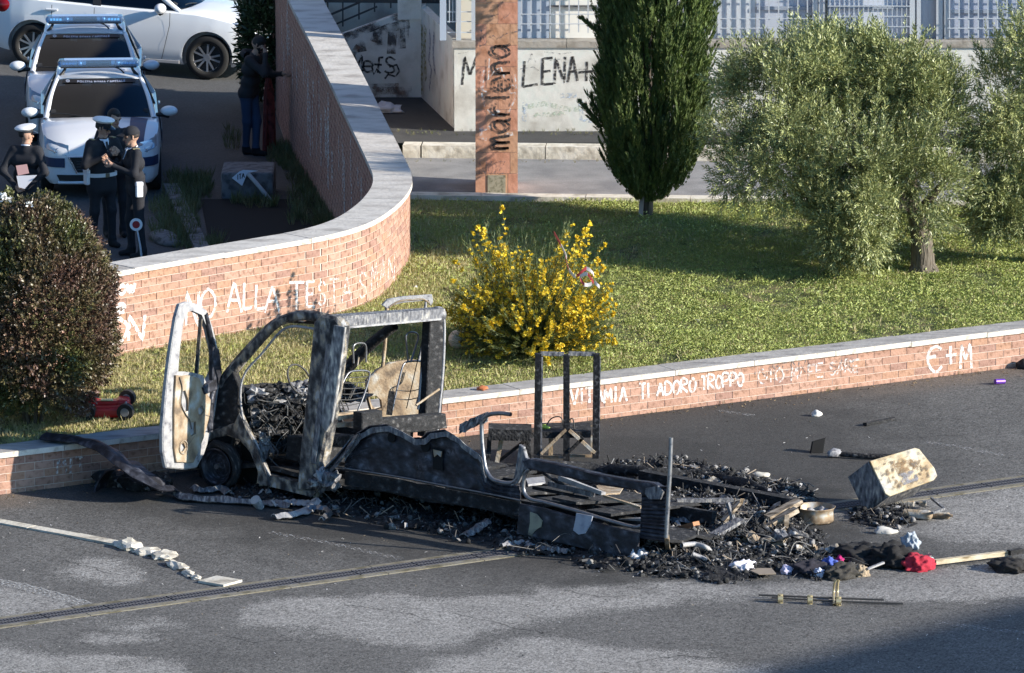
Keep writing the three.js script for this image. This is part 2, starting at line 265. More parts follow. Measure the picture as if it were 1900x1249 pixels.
// ---------------------------------------------------------------- levels of the upper ground
const HW = 0.49;                                                    // top of the low garden wall
const UPPER = 0.75;                                                 // street beyond the lawn
const WA = at(-60, 847.3, HW), WB = at(1985, 597.5, HW);            // front top edge of its coping
const wallDir = WB.clone().sub(WA).setY(0).normalize(), wallN = V3(-wallDir.z, 0, wallDir.x).normalize(); // towards the viewer
if (wallN.z < 0) wallN.negate();
// centre line of the curved wall's coping, with the height of its top
const CURVE = [[-90, 546, 1.7], [60, 520, 1.7], [200, 497, 1.7], [300, 480, 1.7], [400, 463, 1.7], [500, 446, 1.7], [580, 432, 1.7], [645, 413, 1.7], [695, 383, 1.7], [724, 350, 1.7], [728, 326, 1.7], [717, 298, 1.72], [685, 232, 1.83], [650, 160, 1.97], [608, 76, 2.15], [570, 4, 2.3], [548, -50, 2.4], [530, -110, 2.45]].map(([x, y, h]) => at(x, y, h));
const curve = new THREE.CatmullRomCurve3(CURVE, false, 'centripetal'); curve.arcLengthDivisions = 1200;
const curveLen = curve.getLength();
const KA = at(700, 368, UPPER), KB = at(1960, 383, UPPER);           // lawn's back edge (kerb)
const lawnH = (x, z) => {                                            // low wall -> back kerb
  const t = (x - WA.x) * wallDir.x + (z - WA.z) * wallDir.z, d = -((x - WA.x) * wallN.x + (z - WA.z) * wallN.z); // metres behind the low wall's face
  return mixn(HW - 0.045, UPPER - 0.02, sstep(0.2, 7.4, d)) + 0.1 * sstep(0.4, 3, d) * sstep(0, -4.5, x) + 0.03 * n3(x * 0.7, z * 0.7, 2) * sstep(0.4, 1.2, d);
};
// ---------------------------------------------------------------- lawn
const lawnPoly = [];
{
  const back = 0.2; const a = WA.clone().addScaledVector(wallN, -back), b = WB.clone().addScaledVector(wallN, -back);
  lawnPoly.push([a.x, a.z], [b.x, b.z], [KB.x + 0.05, KB.z], [KA.x - 0.2, KA.z]);
  for (let i = 60; i >= 0; i--) { const p = curve.getPointAt(i / 60); if (p.z > KA.z - 0.3) lawnPoly.push([p.x, p.z]); }
}
const inLawn = (x, z) => pip(x, z, lawnPoly);
{
  const s = 0.11, pos = [], uv = [], idx = [], id = {}; const v = (i, j) => { const k = i + '_' + j; if (!(k in id)) { const x = -9 + i * s, z = -90 + j * s; id[k] = pos.length / 3; pos.push(x, lawnH(x, z), z); uv.push(x, z); } return id[k]; };
  for (let i = 0; i < 165; i++) for (let j = 0; j < 192; j++) { const x = -9 + (i + 0.5) * s, z = -90 + (j + 0.5) * s; if (inLawn(x, z)) { const a = v(i, j), b = v(i + 1, j), c = v(i + 1, j + 1), d = v(i, j + 1); idx.push(a, d, c, a, c, b); } }
  const g = new THREE.BufferGeometry(); g.setAttribute('position', new THREE.Float32BufferAttribute(pos, 3)); g.setAttribute('uv', new THREE.Float32BufferAttribute(uv, 2)); g.setIndex(idx); g.computeVertexNormals();
  const t = blotchTex(512, 8, [[0.1, [0.035, 0.04, 0.012]], [0.45, [0.08, 0.1, 0.025]], [0.7, [0.13, 0.12, 0.045]], [0.95, [0.2, 0.16, 0.08]]], 51, 0.7, [0.35, 0.35]);
  struct('lawn_ground', g, mat([1, 1, 1], 1, { map: t, bumpMap: rep(bumpRough, 4), bumpScale: 0.02 }));
}
// ---------------------------------------------------------------- bricks
const brickMats = [[0.41, 0.238, 0.168], [0.43, 0.25, 0.18], [0.37, 0.212, 0.153], [0.44, 0.265, 0.195], [0.41, 0.235, 0.155], [0.33, 0.19, 0.145]].map((c, i) => mat(c, 0.92, { map: brickMap(i), bumpMap: rep(bumpRough, 6), bumpScale: 0.004 }));
function brickMap(i) { brickMap.t = brickMap.t || blotchTex(512, 9, [[0.1, [0.6, 0.57, 0.53]], [0.4, [0.88, 0.87, 0.86]], [0.62, [1, 1, 1]], [0.8, [1.08, 1.15, 1.2]], [0.97, [1.2, 1.4, 1.5]]], 61, 0.25); return rep(brickMap.t, 1.3 + 0.2 * i); }
const mortar = mat([0.54, 0.44, 0.37], 0.95, { bumpMap: rep(bumpRough, 5), bumpScale: 0.004 });
const copingTop = mat([0.42, 0.4, 0.375], 0.85, { map: rep(blotchTex(512, 6, [[0.08, [0.5, 0.49, 0.5]], [0.35, [0.74, 0.73, 0.73]], [0.62, [0.92, 0.91, 0.9]], [0.9, [1, 1, 1]]], 71, 0.3), 0.4, 1.1), bumpMap: rep(bumpRough, 2), bumpScale: 0.006 });
const copingPale = mat([0.56, 0.53, 0.485], 0.85, { map: rep(blotchTex(512, 6, [[0.08, [0.6, 0.58, 0.57]], [0.35, [0.82, 0.81, 0.8]], [0.62, [0.95, 0.94, 0.93]], [0.9, [1, 1, 1]]], 73, 0.25), 0.4, 0.8), bumpMap: rep(bumpRough, 2), bumpScale: 0.006 });
const copingEdge = mat([0.72, 0.67, 0.59], 0.8, { map: rep(blotchTex(256, 6, [[0.15, [0.45, 0.42, 0.38]], [0.4, [0.85, 0.83, 0.8]], [0.8, [1, 1, 1]]], 72, 0.3), 1.4), bumpMap: rep(bumpRough, 4), bumpScale: 0.004 });
const BL = 0.24, BH = 0.092;
const brickGeos = [0, 1, 2, 3].map(i => { const g = boxUV(new THREE.BoxGeometry(BL - 0.009, BH - 0.009, 0.05)); const u = g.attributes.uv; for (let k = 0; k < u.count; k++) u.setXY(k, u.getX(k) + i * 0.37, u.getY(k) + i * 0.71); return g; });
const frameAt = (P, T, N) => new THREE.Matrix4().makeBasis(T, UPV, N).setPosition(P);
// bricks in running bond over a stretch of face; face(s) -> {p, t, n}; rows counted down from the top
function layBricks(wall, face, s0, s1, top, bottom, limit = 300, groundAt = () => -9) {
  let all = [];
  const rows = Math.ceil((top - bottom) / BH);
  for (let r = 0; r < rows; r++) for (let s = s0 - (r % 2) * BL / 2; s < s1; s += BL) {
    const f = face(s + BL / 2); if (!f) continue; const y = (f.top ?? top) - (r + 0.5) * BH; if (y < groundAt(f.p) - BH * 0.45) continue;
    const m = frameAt(f.p.clone().setY(y).addScaledVector(f.n, 0.001 + rr(-0.0022, 0.0022) - 0.025), f.t, f.n); all.push([m, f.k ?? 1]);
  }
  all.sort((a, b) => b[1] - a[1]);
  all.forEach(([m], i) => {
    if (i < limit) { const b = mk('brick', pick(brickGeos), pick(brickMats), wall); b.matrix.copy(m); b.matrix.decompose(b.position, b.quaternion, b.scale); b.position.sub(wall.position); }
  });
  const rest = all.slice(limit); if (rest.length) { const g = merge(rest.map(([m]) => pick(brickGeos).clone().applyMatrix4(m))); const o = part('brickwork', g, brickMats[1], wall); o.userData.kind = 'stuff'; }
}
// low garden wall, straight
const lowWall = thing('low_garden_wall', 'low brick garden wall with pale stone coping between lawn and parking lot', 'garden wall', WA.clone().setY(0));
const lowLen = WA.distanceTo(WB);
const lowFace = s => ({ p: WA.clone().addScaledVector(wallDir, s).addScaledVector(wallN, -0.03), t: wallDir, n: wallN });
{
  const c = WA.clone().addScaledVector(wallN, -0.2), d = WB.clone().addScaledVector(wallN, -0.2);
  part('wall_core', bar(c.clone().setY((HW - 0.07) / 2 - 0.05), d.clone().setY((HW - 0.07) / 2 - 0.05), 0.34 - 0.008, HW - 0.07 + 0.1), mortar, lowWall);
  layBricks(lowWall, s => ({ ...lowFace(s), k: 1 }), 0.01, lowLen - BL, HW - 0.072, 0.0, 300);
  for (let s = 0, k = 0; s < lowLen; k++) { const L = 1.02 + 0.2 * R(); const a = c.clone().addScaledVector(wallDir, s + 0.004).setY(HW - 0.035 + rr(-0.004, 0.004)), b = c.clone().addScaledVector(wallDir, Math.min(lowLen, s + L - 0.004)).setY(HW - 0.035 + rr(-0.004, 0.004)); const q = part('coping_slab', boxUV(bar(a, b, 0.40, 0.064)), copingTop, lowWall); part('coping_face', boxUV(bar(a.clone().addScaledVector(wallN, 0.2025).addScaledVector(UPV, -0.002), b.clone().addScaledVector(wallN, 0.2025).addScaledVector(UPV, -0.002), 0.004, 0.058)), copingEdge, q); s += L; }
}
// curved wall
const curvedWall = thing('curved_brick_wall', 'tall curved brick wall with broad stone coping between lawn and the street with the police cars', 'wall', CURVE[3].clone().setY(0));
const cSample = s => { const u = clamp(s / curveLen, 0, 1), p = curve.getPointAt(u), t = curve.getTangentAt(u).setY(0).normalize(); return { p, t, out: V3(-t.z, 0, t.x) }; }; // out: to the lawn side
{
  const HWID = 0.25, top = s => cSample(s).p.y;
  const n = 150, S = i => curveLen * i / n;
  const side = q => shell(n, 1, (u, v) => { const f = cSample(u * curveLen); return f.p.clone().addScaledVector(f.out, q).setY(v ? f.p.y - 0.062 : -0.1); }, 0.02);
  const core = merge([side(HWID - 0.036 - 0.01), side(-(HWID - 0.038 - 0.012))]);
  part('wall_core', core, mortar, curvedWall);
  // outer face bricks follow the coping; nearest 300 picked as bricks of their own
  const face = s => { if (s > curveLen - 0.3) return null; const f = cSample(s); const top = f.p.y - 0.066; const seen = f.out.z > 0.02 || f.out.x > 0.9; return { p: f.p.clone().addScaledVector(f.out, HWID - 0.03), t: f.t, n: f.out, top, k: f.p.z + (f.p.x < -4.95 ? -30 : 0) }; };
  layBricks(curvedWall, face, 0.2, Math.min(curveLen, 11.5), 1.7, 0.5, 300, p => lawnH(p.x, p.z));
  // inner face: built joined, seen only in shade and at a sharp angle
  const innerBrick = boxUV(new THREE.BoxGeometry(BL - 0.016, BH - 0.02, 0.05)); const gs = []; for (let r = 0; r < 26; r++) for (let s = 3.2 - (r % 2) * BL / 2; s < curveLen - 0.2; s += BL) { const f = cSample(s + BL / 2), y = f.p.y - 0.066 - (r + 0.5) * BH; if (y < 0) continue; gs.push(innerBrick.clone().applyMatrix4(frameAt(f.p.clone().setY(y).addScaledVector(f.out, -(HWID - 0.03) + 0.025 + rr(-0.003, 0.003)), f.t.clone().negate(), f.out.clone().negate()))); }
  const inner = part('inner_brickwork', merge(gs), mat([0.44, 0.25, 0.19], 0.92, { map: rep(brickMap.t, 0.6) }), curvedWall); inner.userData.kind = 'stuff'; inner.userData.label = 'dark inner brick face streaked with pale paint';
  // coping slabs, cut square to the curve
  for (let s = 0.02; s < curveLen - 0.1;) {
    const L = Math.min(1.25 + 0.25 * R(), curveLen - s); const s0 = s + 0.004, s1 = s + L - 0.004, dy = rr(-0.004, 0.004), pos = [];
    const m = 8, ring = i => { const f = cSample(mixn(s0, s1, i / m)); return [[-HWID, 0], [HWID, 0], [HWID, -0.062], [-HWID, -0.062]].map(([w, y]) => f.p.clone().addScaledVector(f.out, w).addScaledVector(UPV, y + dy)); };
    const idx = [], P = []; for (let i = 0; i <= m; i++) ring(i).forEach(q => P.push(q));
    for (let i = 0; i < m; i++) for (let k = 0; k < 4; k++) { const a = i * 4 + k, b = i * 4 + (k + 1) % 4; idx.push(a, a + 4, b, b, a + 4, b + 4); }
    idx.push(0, 1, 2, 0, 2, 3, m * 4, m * 4 + 2, m * 4 + 1, m * 4, m * 4 + 3, m * 4 + 2);
    const g = new THREE.BufferGeometry(); g.setAttribute('position', new THREE.Float32BufferAttribute(P.flatMap(q => [q.x, q.y, q.z]), 3)); g.setIndex(idx);
    const q = part('coping_slab', boxUV(toCreasedNormals(g, 0.5)), copingPale, curvedWall);
    const st = []; for (let i = 0; i <= m; i++) { const f = cSample(mixn(s0, s1, i / m)); st.push(f.p.clone().addScaledVector(f.out, HWID + 0.002).addScaledVector(UPV, dy - 0.031)); }
    const ns = st.map((_, i) => cSample(mixn(s0, s1, i / m)).out);
    part('coping_face', stroke(st, ns, 0.056, 0.001), copingEdge, q); s += L;
  }
}
// ---------------------------------------------------------------- spray-paint writing
const FONT = { // strokes in a unit box, y up
  A: [[[0, 0], [0.5, 1], [1, 0]], [[0.2, 0.4], [0.8, 0.4]]], B: [[[0, 0], [0, 1], [0.8, 0.85], [0.7, 0.55], [0, 0.5], [0.9, 0.4], [0.8, 0.05], [0, 0]]], C: [[[1, 0.85], [0.6, 1], [0.15, 0.8], [0, 0.45], [0.2, 0.1], [0.6, 0], [1, 0.2]]],
  D: [[[0, 0], [0, 1], [0.7, 0.85], [1, 0.5], [0.7, 0.1], [0, 0]]], E: [[[1, 1], [0, 1], [0, 0], [1, 0]], [[0, 0.5], [0.8, 0.5]]], F: [[[1, 1], [0, 1], [0, 0]], [[0, 0.5], [0.75, 0.5]]],
  G: [[[1, 0.85], [0.5, 1], [0.05, 0.7], [0.05, 0.3], [0.5, 0], [1, 0.2], [1, 0.5], [0.6, 0.5]]], I: [[[0.5, 0], [0.5, 1]]], J: [[[0.6, 1], [0.6, 0.15], [0.3, 0], [0, 0.2]]], L: [[[0.1, 1], [0, 0], [1, 0.06]]],
  M: [[[0, 0], [0.12, 1], [0.5, 0.35], [0.88, 1], [1, 0]]], N: [[[0, 0], [0.05, 1], [0.9, 0], [1, 1]]], O: [[[0.5, 1], [0.1, 0.75], [0, 0.4], [0.2, 0.05], [0.6, 0], [0.95, 0.3], [0.95, 0.7], [0.5, 1]]],
  P: [[[0, 0], [0, 1], [0.8, 0.95], [0.95, 0.7], [0.7, 0.48], [0, 0.45]]], R: [[[0, 0], [0, 1], [0.8, 0.92], [0.85, 0.65], [0, 0.5], [1, 0]]], S: [[[1, 0.85], [0.5, 1], [0.1, 0.8], [0.3, 0.55], [0.8, 0.42], [0.9, 0.15], [0.4, 0], [0, 0.12]]],
  T: [[[0, 1], [1, 1]], [[0.5, 1], [0.5, 0]]], V: [[[0, 1], [0.5, 0], [1, 1]]], Z: [[[0, 1], [1, 1], [0, 0], [1, 0]]], '+': [[[0.5, 0.1], [0.5, 0.95]], [[0.05, 0.5], [0.95, 0.55]]], '.': [[[0.4, 0], [0.6, 0.04]]],
  e: [[[0, 0.35], [0.9, 0.4], [0.7, 0.68], [0.2, 0.65], [0, 0.3], [0.3, 0], [0.9, 0.1]]], l: [[[0.4, 1], [0.4, 0]]], o: [[[0.5, 0.65], [0.05, 0.35], [0.4, 0], [0.9, 0.25], [0.5, 0.65]]], w: [[[0, 0.6], [0.25, 0], [0.5, 0.5], [0.75, 0], [1, 0.6]]],
  m: [[[0, 0.7], [0.05, 0], [0.05, 0.5], [0.25, 0.7], [0.45, 0.5], [0.45, 0], [0.45, 0.5], [0.7, 0.7], [0.9, 0.5], [0.95, 0]]], a: [[[0.85, 0.62], [0.4, 0.7], [0.05, 0.35], [0.35, 0], [0.8, 0.25], [0.85, 0.65], [0.85, 0.1], [1.05, 0]]], r: [[[0.1, 0.7], [0.1, 0], [0.15, 0.5], [0.5, 0.7], [0.9, 0.62]]],
  n: [[[0.05, 0.7], [0.05, 0], [0.1, 0.5], [0.5, 0.7], [0.85, 0.5], [0.9, 0]]], h: [[[0.05, 1.2], [0.05, 0], [0.1, 0.4], [0.5, 0.65], [0.85, 0.45], [0.9, 0]]], f: [[[0.9, 1], [0.5, 0.95], [0.4, 0]], [[0, 0.5], [0.8, 0.5]]],
};
// text in photo pixels: glyph i stands in the box [x0,y0 (foot)] .. width w, height h; sh: rise of the foot line per pixel
function textPx(str, x0, y0, w, h, gap, sh = 0, turn = 0) {
  const out = []; let x = 0;
  for (const ch of str) {
    if (ch === ' ') { x += w * 0.7; continue; }
    const gw = /[Il]/.test(ch) ? w * 0.45 : w, jit = () => (R() - 0.5) * w * 0.08, k = 0.94 + 0.12 * R();
    for (const st of FONT[ch] || []) { const P = []; for (let i = 0; i < st.length; i++) { const [a, b] = st[i]; P.push([x + a * gw + jit(), b * h * k + jit()]); } const Q = new THREE.CatmullRomCurve3(P.map(p => V3(p[0], p[1], 0)), false, 'catmullrom', /[OCSGDeoamrnPRUB]/.test(ch) ? 0.5 : 0.02).getPoints(Math.max(4, st.length * 3)); out.push(Q.map(q => turn ? [x0 - q.y, y0 - q.x] : [x0 + q.x, y0 + sh * q.x - q.y])); }
    x += gw + gap;
  }
  return out;
}
const sprayA = (lo, s) => { const t = wornAlpha(lo, s); return rep(t, 3); };
const sprayWhite = mat([0.78, 0.76, 0.73], 0.8, { alphaMap: sprayA(0.72, 5), transparent: true }), sprayFaint = mat([0.72, 0.68, 0.65], 0.8, { alphaMap: sprayA(0.3, 6), transparent: true }), sprayBlack = mat([0.025, 0.024, 0.026], 0.75, { alphaMap: sprayA(0.85, 7), transparent: true }), sprayGrey = mat([0.12, 0.12, 0.13], 0.8, { alphaMap: sprayA(0.25, 8), transparent: true });
const paintRed = mat([0.28, 0.07, 0.06], 0.85, { alphaMap: sprayA(0.1, 11), transparent: true });
const paintOn = (wall, strokes, hit, w, m, off = 0.003) => strokes.forEach((st, i) => { const q = st.map(([x, y]) => hit(x, y)).filter(Boolean); if (q.length > 1) part('graffiti', stroke(q.map(a => a.p), q.map(a => a.n), w, off + (i % 3) * 0.0005), m, wall); });
const hitLow = (x, y) => ({ p: onPlane(x, y, WA.clone().addScaledVector(wallN, -0.0285), wallN), n: wallN });
const hitCurve = (x, y) => { const N = 260; for (let i = 20; i < N * 0.8; i++) { const f = cSample(curveLen * i / N), g = cSample(curveLen * (i + 1) / N); const a = f.p.clone().addScaledVector(f.out, 0.2205), n = f.out; if (n.z < 0.05) continue; const q = onPlane(x, y, a, n); const s = q.clone().sub(a).dot(f.t); if (s >= -0.01 && s < f.p.distanceTo(g.p) + 0.01) return { p: q, n }; } return null; };
paintOn(lowWall, [...textPx('VITA', 1058, 752, 14, 29, 4, -0.11), ...textPx('MIA', 1121, 748, 14, 27, 4, -0.11), ...textPx('TI', 1186, 741, 12, 30, 2, -0.1), ...textPx('ADORO', 1219, 735, 12, 25, 3, -0.13), ...textPx('TROPPO', 1301, 724, 11, 25, 2.5, -0.12)], hitLow, 0.028, sprayWhite);
paintOn(lowWall, [...textPx('GIO', 1407, 712, 15, 26, 5, -0.1), ...textPx('MI FE SARE', 1468, 706, 12, 24, 3, -0.13)], hitLow, 0.022, sprayFaint);
paintOn(lowWall, [...textPx('AL TOR NA', 1340, 704, 16, 22, 5, -0.12), ...textPx('SAR', 1540, 690, 13, 20, 3, -0.12), ...textPx('MEN', 1425, 705, 20, 26, 8, -0.12)], hitLow, 0.012, sprayGrey, 0.0036);
paintOn(lowWall, [...textPx('C', 1722, 690, 25, 50, 0), [[1736, 661], [1731, 664]], [[1723, 664], [1737, 660]], ...textPx('+', 1753, 680, 22, 40, 0), ...textPx('M', 1781, 684, 22, 47, 0, -0.1)], hitLow, 0.036, sprayWhite);
paintOn(lowWall, textPx('MIT', 105, 880, 17, 27, 5, -0.1), hitLow, 0.026, sprayFaint);
paintOn(curvedWall, [...textPx('N', 345, 604, 24, 66, 0), ...textPx('O', 373, 588, 26, 54, 0), ...textPx('A', 421, 579, 27, 54, 0), ...textPx('L', 451, 574, 16, 48, 0), ...textPx('L', 474, 574, 18, 47, 0), ...textPx('A', 491, 580, 27, 52, 0), ...textPx('T', 537, 574, 26, 48, 0), ...textPx('E', 569, 569, 14, 46, 0)], hitCurve, 0.036, sprayWhite);
paintOn(curvedWall, [...textPx('S', 590, 566, 14, 46, 0), ...textPx('T', 610, 563, 18, 48, 0), ...textPx('A', 634, 562, 18, 50, 0), ...textPx('S', 665, 552, 15, 48, 0), ...textPx('MAN', 688, 537, 12, 46, 4, -0.4)], hitCurve, 0.03, sprayFaint);
paintOn(curvedWall, [...textPx('low', 211, 548, 15, 28, 1, -0.15), ...textPx('e', 217, 580, 15, 24, 0), ...textPx('ON', 205, 636, 30, 44, 3, -0.1)], hitCurve, 0.045, sprayWhite);
// pale paint runs and old whitewash on the inner face
{ const st = []; for (let i = 0; i < 46; i++) { const s = rr(11.5, curveLen - 3), f = cSample(s), y0 = f.p.y - rr(0.1, 1.0), L = rr(0.25, 1.0), o = f.out.clone().negate(), b = f.p.clone().addScaledVector(f.out, -0.222); const m = part('paint_run', stroke([0, 0.3, 0.6, 1].map((k, q) => b.clone().addScaledVector(f.t, rr(-0.02, 0.02)).setY(Math.max(0.05, y0 - L * k))), o, rr(0.05, 0.22), 0.003 + 0.0004 * (i % 6)), i % 4 === 0 ? paintRed : sprayFaint, curvedWall); } }
// ---------------------------------------------------------------- upper street, kerbs, building
const travertineK = travertine(42, [0.7, 0.66, 0.57]);
const PAVE = UPPER + 0.175;
{
  // its left edge follows the curved wall
  const edge = []; for (let i = 400; i >= 0; i--) { const p = curve.getPointAt(i / 400); if (p.z < KA.z + 0.02 && p.z > -93) edge.push(new THREE.Vector2(p.x, p.z)); }
  const sh = new THREE.Shape([...edge, new THREE.Vector2(edge[edge.length - 1].x, KA.z - 0.02), new THREE.Vector2(12, KB.z - 0.02), new THREE.Vector2(12, -93)]);
  const g = new THREE.ShapeGeometry(sh); g.rotateX(Math.PI / 2); g.translate(0, UPPER, 0); { const q = g.attributes.position, u = g.attributes.uv; for (let i = 0; i < q.count; i++) u.setXY(i, q.getX(i), q.getZ(i)); }
  const t = blotchTex(512, 6, [[0.1, [0.17, 0.17, 0.172]], [0.5, [0.22, 0.217, 0.213]], [0.9, [0.27, 0.265, 0.26]]], 81, 0.6, [0.4, 0.4]);
  struct('upper_street', g, mat([1, 1, 1], 0.92, { map: t, bumpMap: rep(bumpFine, 2), bumpScale: 0.004 }));
}
// flat pale kerb between lawn and upper street
{
  const k = thing('lawn_edge_kerb', 'flat pale stone kerb along the back edge of the lawn', 'kerb', KA.clone()); const d = KB.clone().sub(KA).normalize(), L = KA.distanceTo(KB); const off = V3(-d.z, 0, d.x);
  for (let s = 0; s < L; s += 1.4) part('kerb_stone', boxUV(bar(KA.clone().addScaledVector(d, s + 0.003).addScaledVector(V3(0, 0, -1), 0.12).setY(UPPER + rr(-0.004, 0.004) - 0.03), KA.clone().addScaledVector(d, Math.min(L, s + 1.397)).addScaledVector(V3(0, 0, -1), 0.12).setY(UPPER - 0.03 + rr(-0.004, 0.004)), 0.26, 0.16)), travertineK, k);
}

{
  const a = at(748, 292.6, UPPER), b = at(1990, 306, UPPER), d = b.clone().sub(a).normalize(), L = a.distanceTo(b);
  const k = thing('pavement_kerb', 'raised row of pale kerb stones edging the pavement in front of the building', 'kerb', a.clone());
  const w = 0; part('kerb_stone', boxUV(bar(a.clone().add(V3(0.005, 0.075, -0.15)), at(781, 293, UPPER).add(V3(0, 0.075, -0.15)), 0.3, 0.2)), travertineK, k);
  for (let s = at(783, 293, UPPER).distanceTo(a); s < L; s += 1.72) part('kerb_stone', boxUV(bar(a.clone().addScaledVector(d, s + 0.006).add(V3(0, 0.075, -0.15)), a.clone().addScaledVector(d, s + 1.714).add(V3(0, 0.075, -0.15)), 0.3, 0.2)), travertineK, k);
  const edge = []; for (let i = 400; i >= 0; i--) { const p = curve.getPointAt(i / 400); if (p.z < a.z - 0.2 && p.z > -101) edge.push(new THREE.Vector2(p.x, p.z)); }
  const g = new THREE.ShapeGeometry(new THREE.Shape([...edge, new THREE.Vector2(12, a.z - 0.25), new THREE.Vector2(12, -101)])); g.rotateX(Math.PI / 2); g.translate(0, PAVE - 0.004, 0); { const q = g.attributes.position, u = g.attributes.uv; for (let i = 0; i < q.count; i++) u.setXY(i, q.getX(i), q.getZ(i)); }
  struct('pavement', g, mat([0.8, 0.8, 0.8], 0.95, { map: rep(asphaltTile, 0.6), bumpMap: rep(bumpFine, 2), bumpScale: 0.006 }));
}
const ZF = at(1000, 243, PAVE).z, corner = atZ(843, 240, ZF), capY = atZ(1000, 88, ZF).y, CAPH = 0.085;
const back = at(775, 178, PAVE), ZB = back.z;
const plasterTex = (seed, a, b, c) => blotchTex(512, 5, [[0.12, a], [0.42, b], [0.75, c], [0.95, c]], seed, 0.16, [0.45, 0.45]);
const plaster = mat([1, 1, 1], 0.93, { map: blotchTex(1024, 7, [[0.12, [0.42, 0.39, 0.34]], [0.34, [0.56, 0.54, 0.48]], [0.5, [0.66, 0.64, 0.58]], [0.66, [0.63, 0.64, 0.58]], [0.9, [0.72, 0.69, 0.64]]], 91, 0.25, [0.35, 0.35]), bumpMap: rep(bumpRough, 1.5), bumpScale: 0.003 });
const panelBlue = mat([0.36, 0.42, 0.5], 0.6), panelWhite = mat([0.74, 0.72, 0.66], 0.8), panelGrey = mat([0.5, 0.54, 0.58], 0.6), steel = mat([0.52, 0.55, 0.58], 0.45, { metalness: 0.25 }), railDark = mat([0.07, 0.06, 0.055], 0.7);
const bld = thing('school_building', 'low plastered building with painted writing, stone ledge and barred windows behind the pavement', 'building', corner.clone());
{
  const xr = 9.5, T = 0.3;
  part('facade_wall', boxUV(box(xr - corner.x, capY - PAVE + 0.05, T, (xr + corner.x) / 2, (capY + PAVE - 0.05) / 2, ZF - T / 2)), plaster, bld);
  for (let x = corner.x - 0.03; x < xr; x += 1.6) part('ledge_stone', boxUV(box(1.594, CAPH, 0.42, x + 0.8, capY + CAPH / 2 + 0.001, ZF - 0.18)), travertine(43, [0.36, 0.33, 0.29]), bld);
  part('building_body', boxUV(box(xr - corner.x - 0.12, 3.3 - PAVE + 0.05, 6, (xr + corner.x) / 2 + 0.06, (3.3 + PAVE - 0.05) / 2, ZF - 0.42 - 3)), plaster, bld);
  // recess beside the steps: right-hand wall, back wall with sloped top, block at its head
  const sideTop0 = atZ(843, 78, ZF).y, sideTop1 = atZ(775, 12, ZB).y;
  const sn = V3(ZB - ZF, 0, -(back.x - corner.x)).normalize();
  const sideW = part('side_wall', boxUV(plate([V3(corner.x, PAVE - 0.05, ZF - 0.3), V3(corner.x, sideTop0, ZF - 0.3), V3(back.x, sideTop1, ZB), V3(back.x, PAVE - 0.05, ZB)].map(p => p.add(V3(0.04, 0, 0))), sn, 0.12)), plaster, bld);
  const bw = (x, y) => atZ(x, y, ZB); const foot = PAVE - 0.05;
  part('stair_flank_wall', boxUV(plate([bw(612, 71).setY(foot), bw(612, 71), bw(625, 66), bw(735, 26), bw(790, 8), bw(790, 8).setY(foot)], V3(0, 0, 1), 0.2)), plaster, bld);
  part('wall_block', boxUV(plate([bw(738, 34), bw(738, -20), bw(782, -20), bw(782, 34)], V3(0, 0, 1), 0.26)), plaster, bld);
  // sunlit wall up the steps and its handrail
  const ZU = ZB - 1.3; const uw = (x, y) => atZ(x, y, ZU);
  part('upper_wall', boxUV(plate([uw(588, 140), uw(588, -160), uw(880, -160), uw(880, 140)], V3(0, 0, 1), 0.2)), mat([1, 1, 1], 0.93, { map: plasterTex(93, [0.5, 0.4, 0.33], [0.66, 0.58, 0.47], [0.76, 0.7, 0.58]) }), bld);
  const ZR = ZU + 0.55, rw = (x, y) => atZ(x, y, ZR);
  const rail = part('handrail', bar(rw(592, 36), rw(668, 4), 0.03), railDark, bld); rail.userData.label = 'dark sloping stair handrail';
  part('handrail', bar(rw(592, 58), rw(700, 12), 0.025), railDark, bld); part('handrail', bar(rw(600, 1), rw(830, 3), 0.05), railDark, bld);
  for (const [x, y0, y1] of [[608, -40, 40], [636, -40, 47], [666, -40, 34], [695, -40, 20], [725, -40, 13]]) part('baluster', bar(rw(x, y0), rw(x, y1 + 2), 0.022), railDark, bld);
  // windows behind the bars
  const ZW = ZF - 0.34, w = (x, y) => atZ(x, y, ZW), yb = capY + CAPH + 0.002;
  const pane = (x0, x1, ytop, m, name = 'window_panel', bottom = yb, z = 0) => part(name, plate([w(x0, 50).setY(bottom), w(x0, ytop), w(x1, ytop), w(x1, 50).setY(bottom)].map(p => p.add(V3(0, 0, z))), V3(0, 0, 1), 0.06), m, bld);
  pane(846, 882, -90, mat([0.6, 0.55, 0.45], 0.8)); pane(883, 1019, -90, panelBlue); pane(1020, 1142, -90, panelWhite); pane(1143, 1330, -90, panelWhite); pane(1331, 1402, -90, panelGrey); pane(1403, 1509, -90, mat([0.42, 0.46, 0.53], 0.6)); pane(1536, 1690, -90, mat([0.5, 0.54, 0.62], 0.6)); pane(1690, 1760, -90, mat([0.42, 0.45, 0.5], 0.6)); pane(1760, 2010, -90, mat([0.34, 0.38, 0.47], 0.6));
  part('window_transom', bar(w(1021, 10).add(V3(0, 0, 0.06)), w(1141, 10).add(V3(0, 0, 0.06)), 0.05, 0.02), mat([0.1, 0.1, 0.1], 0.6), bld);
  for (const [x0, x1, y] of [[1403, 1509, 14], [1536, 1690, 12], [1760, 2010, 20]]) part('window_transom', bar(w(x0 + 1, y).add(V3(0, 0, 0.05)), w(x1 - 1, y).add(V3(0, 0, 0.05)), 0.04, 0.05), mat([0.26, 0.3, 0.36], 0.6), bld);
  for (const [x, wd] of [[1512, 10], [1524, 12], [1692, 10], [1704, 8], [1742, 12], [1756, 9]]) part('fence_post', bar(w(x, 70).setY(yb).add(V3(0, 0, 0.1)), w(x, -90).add(V3(0, 0, 0.1)), wd / 135), steel, bld);
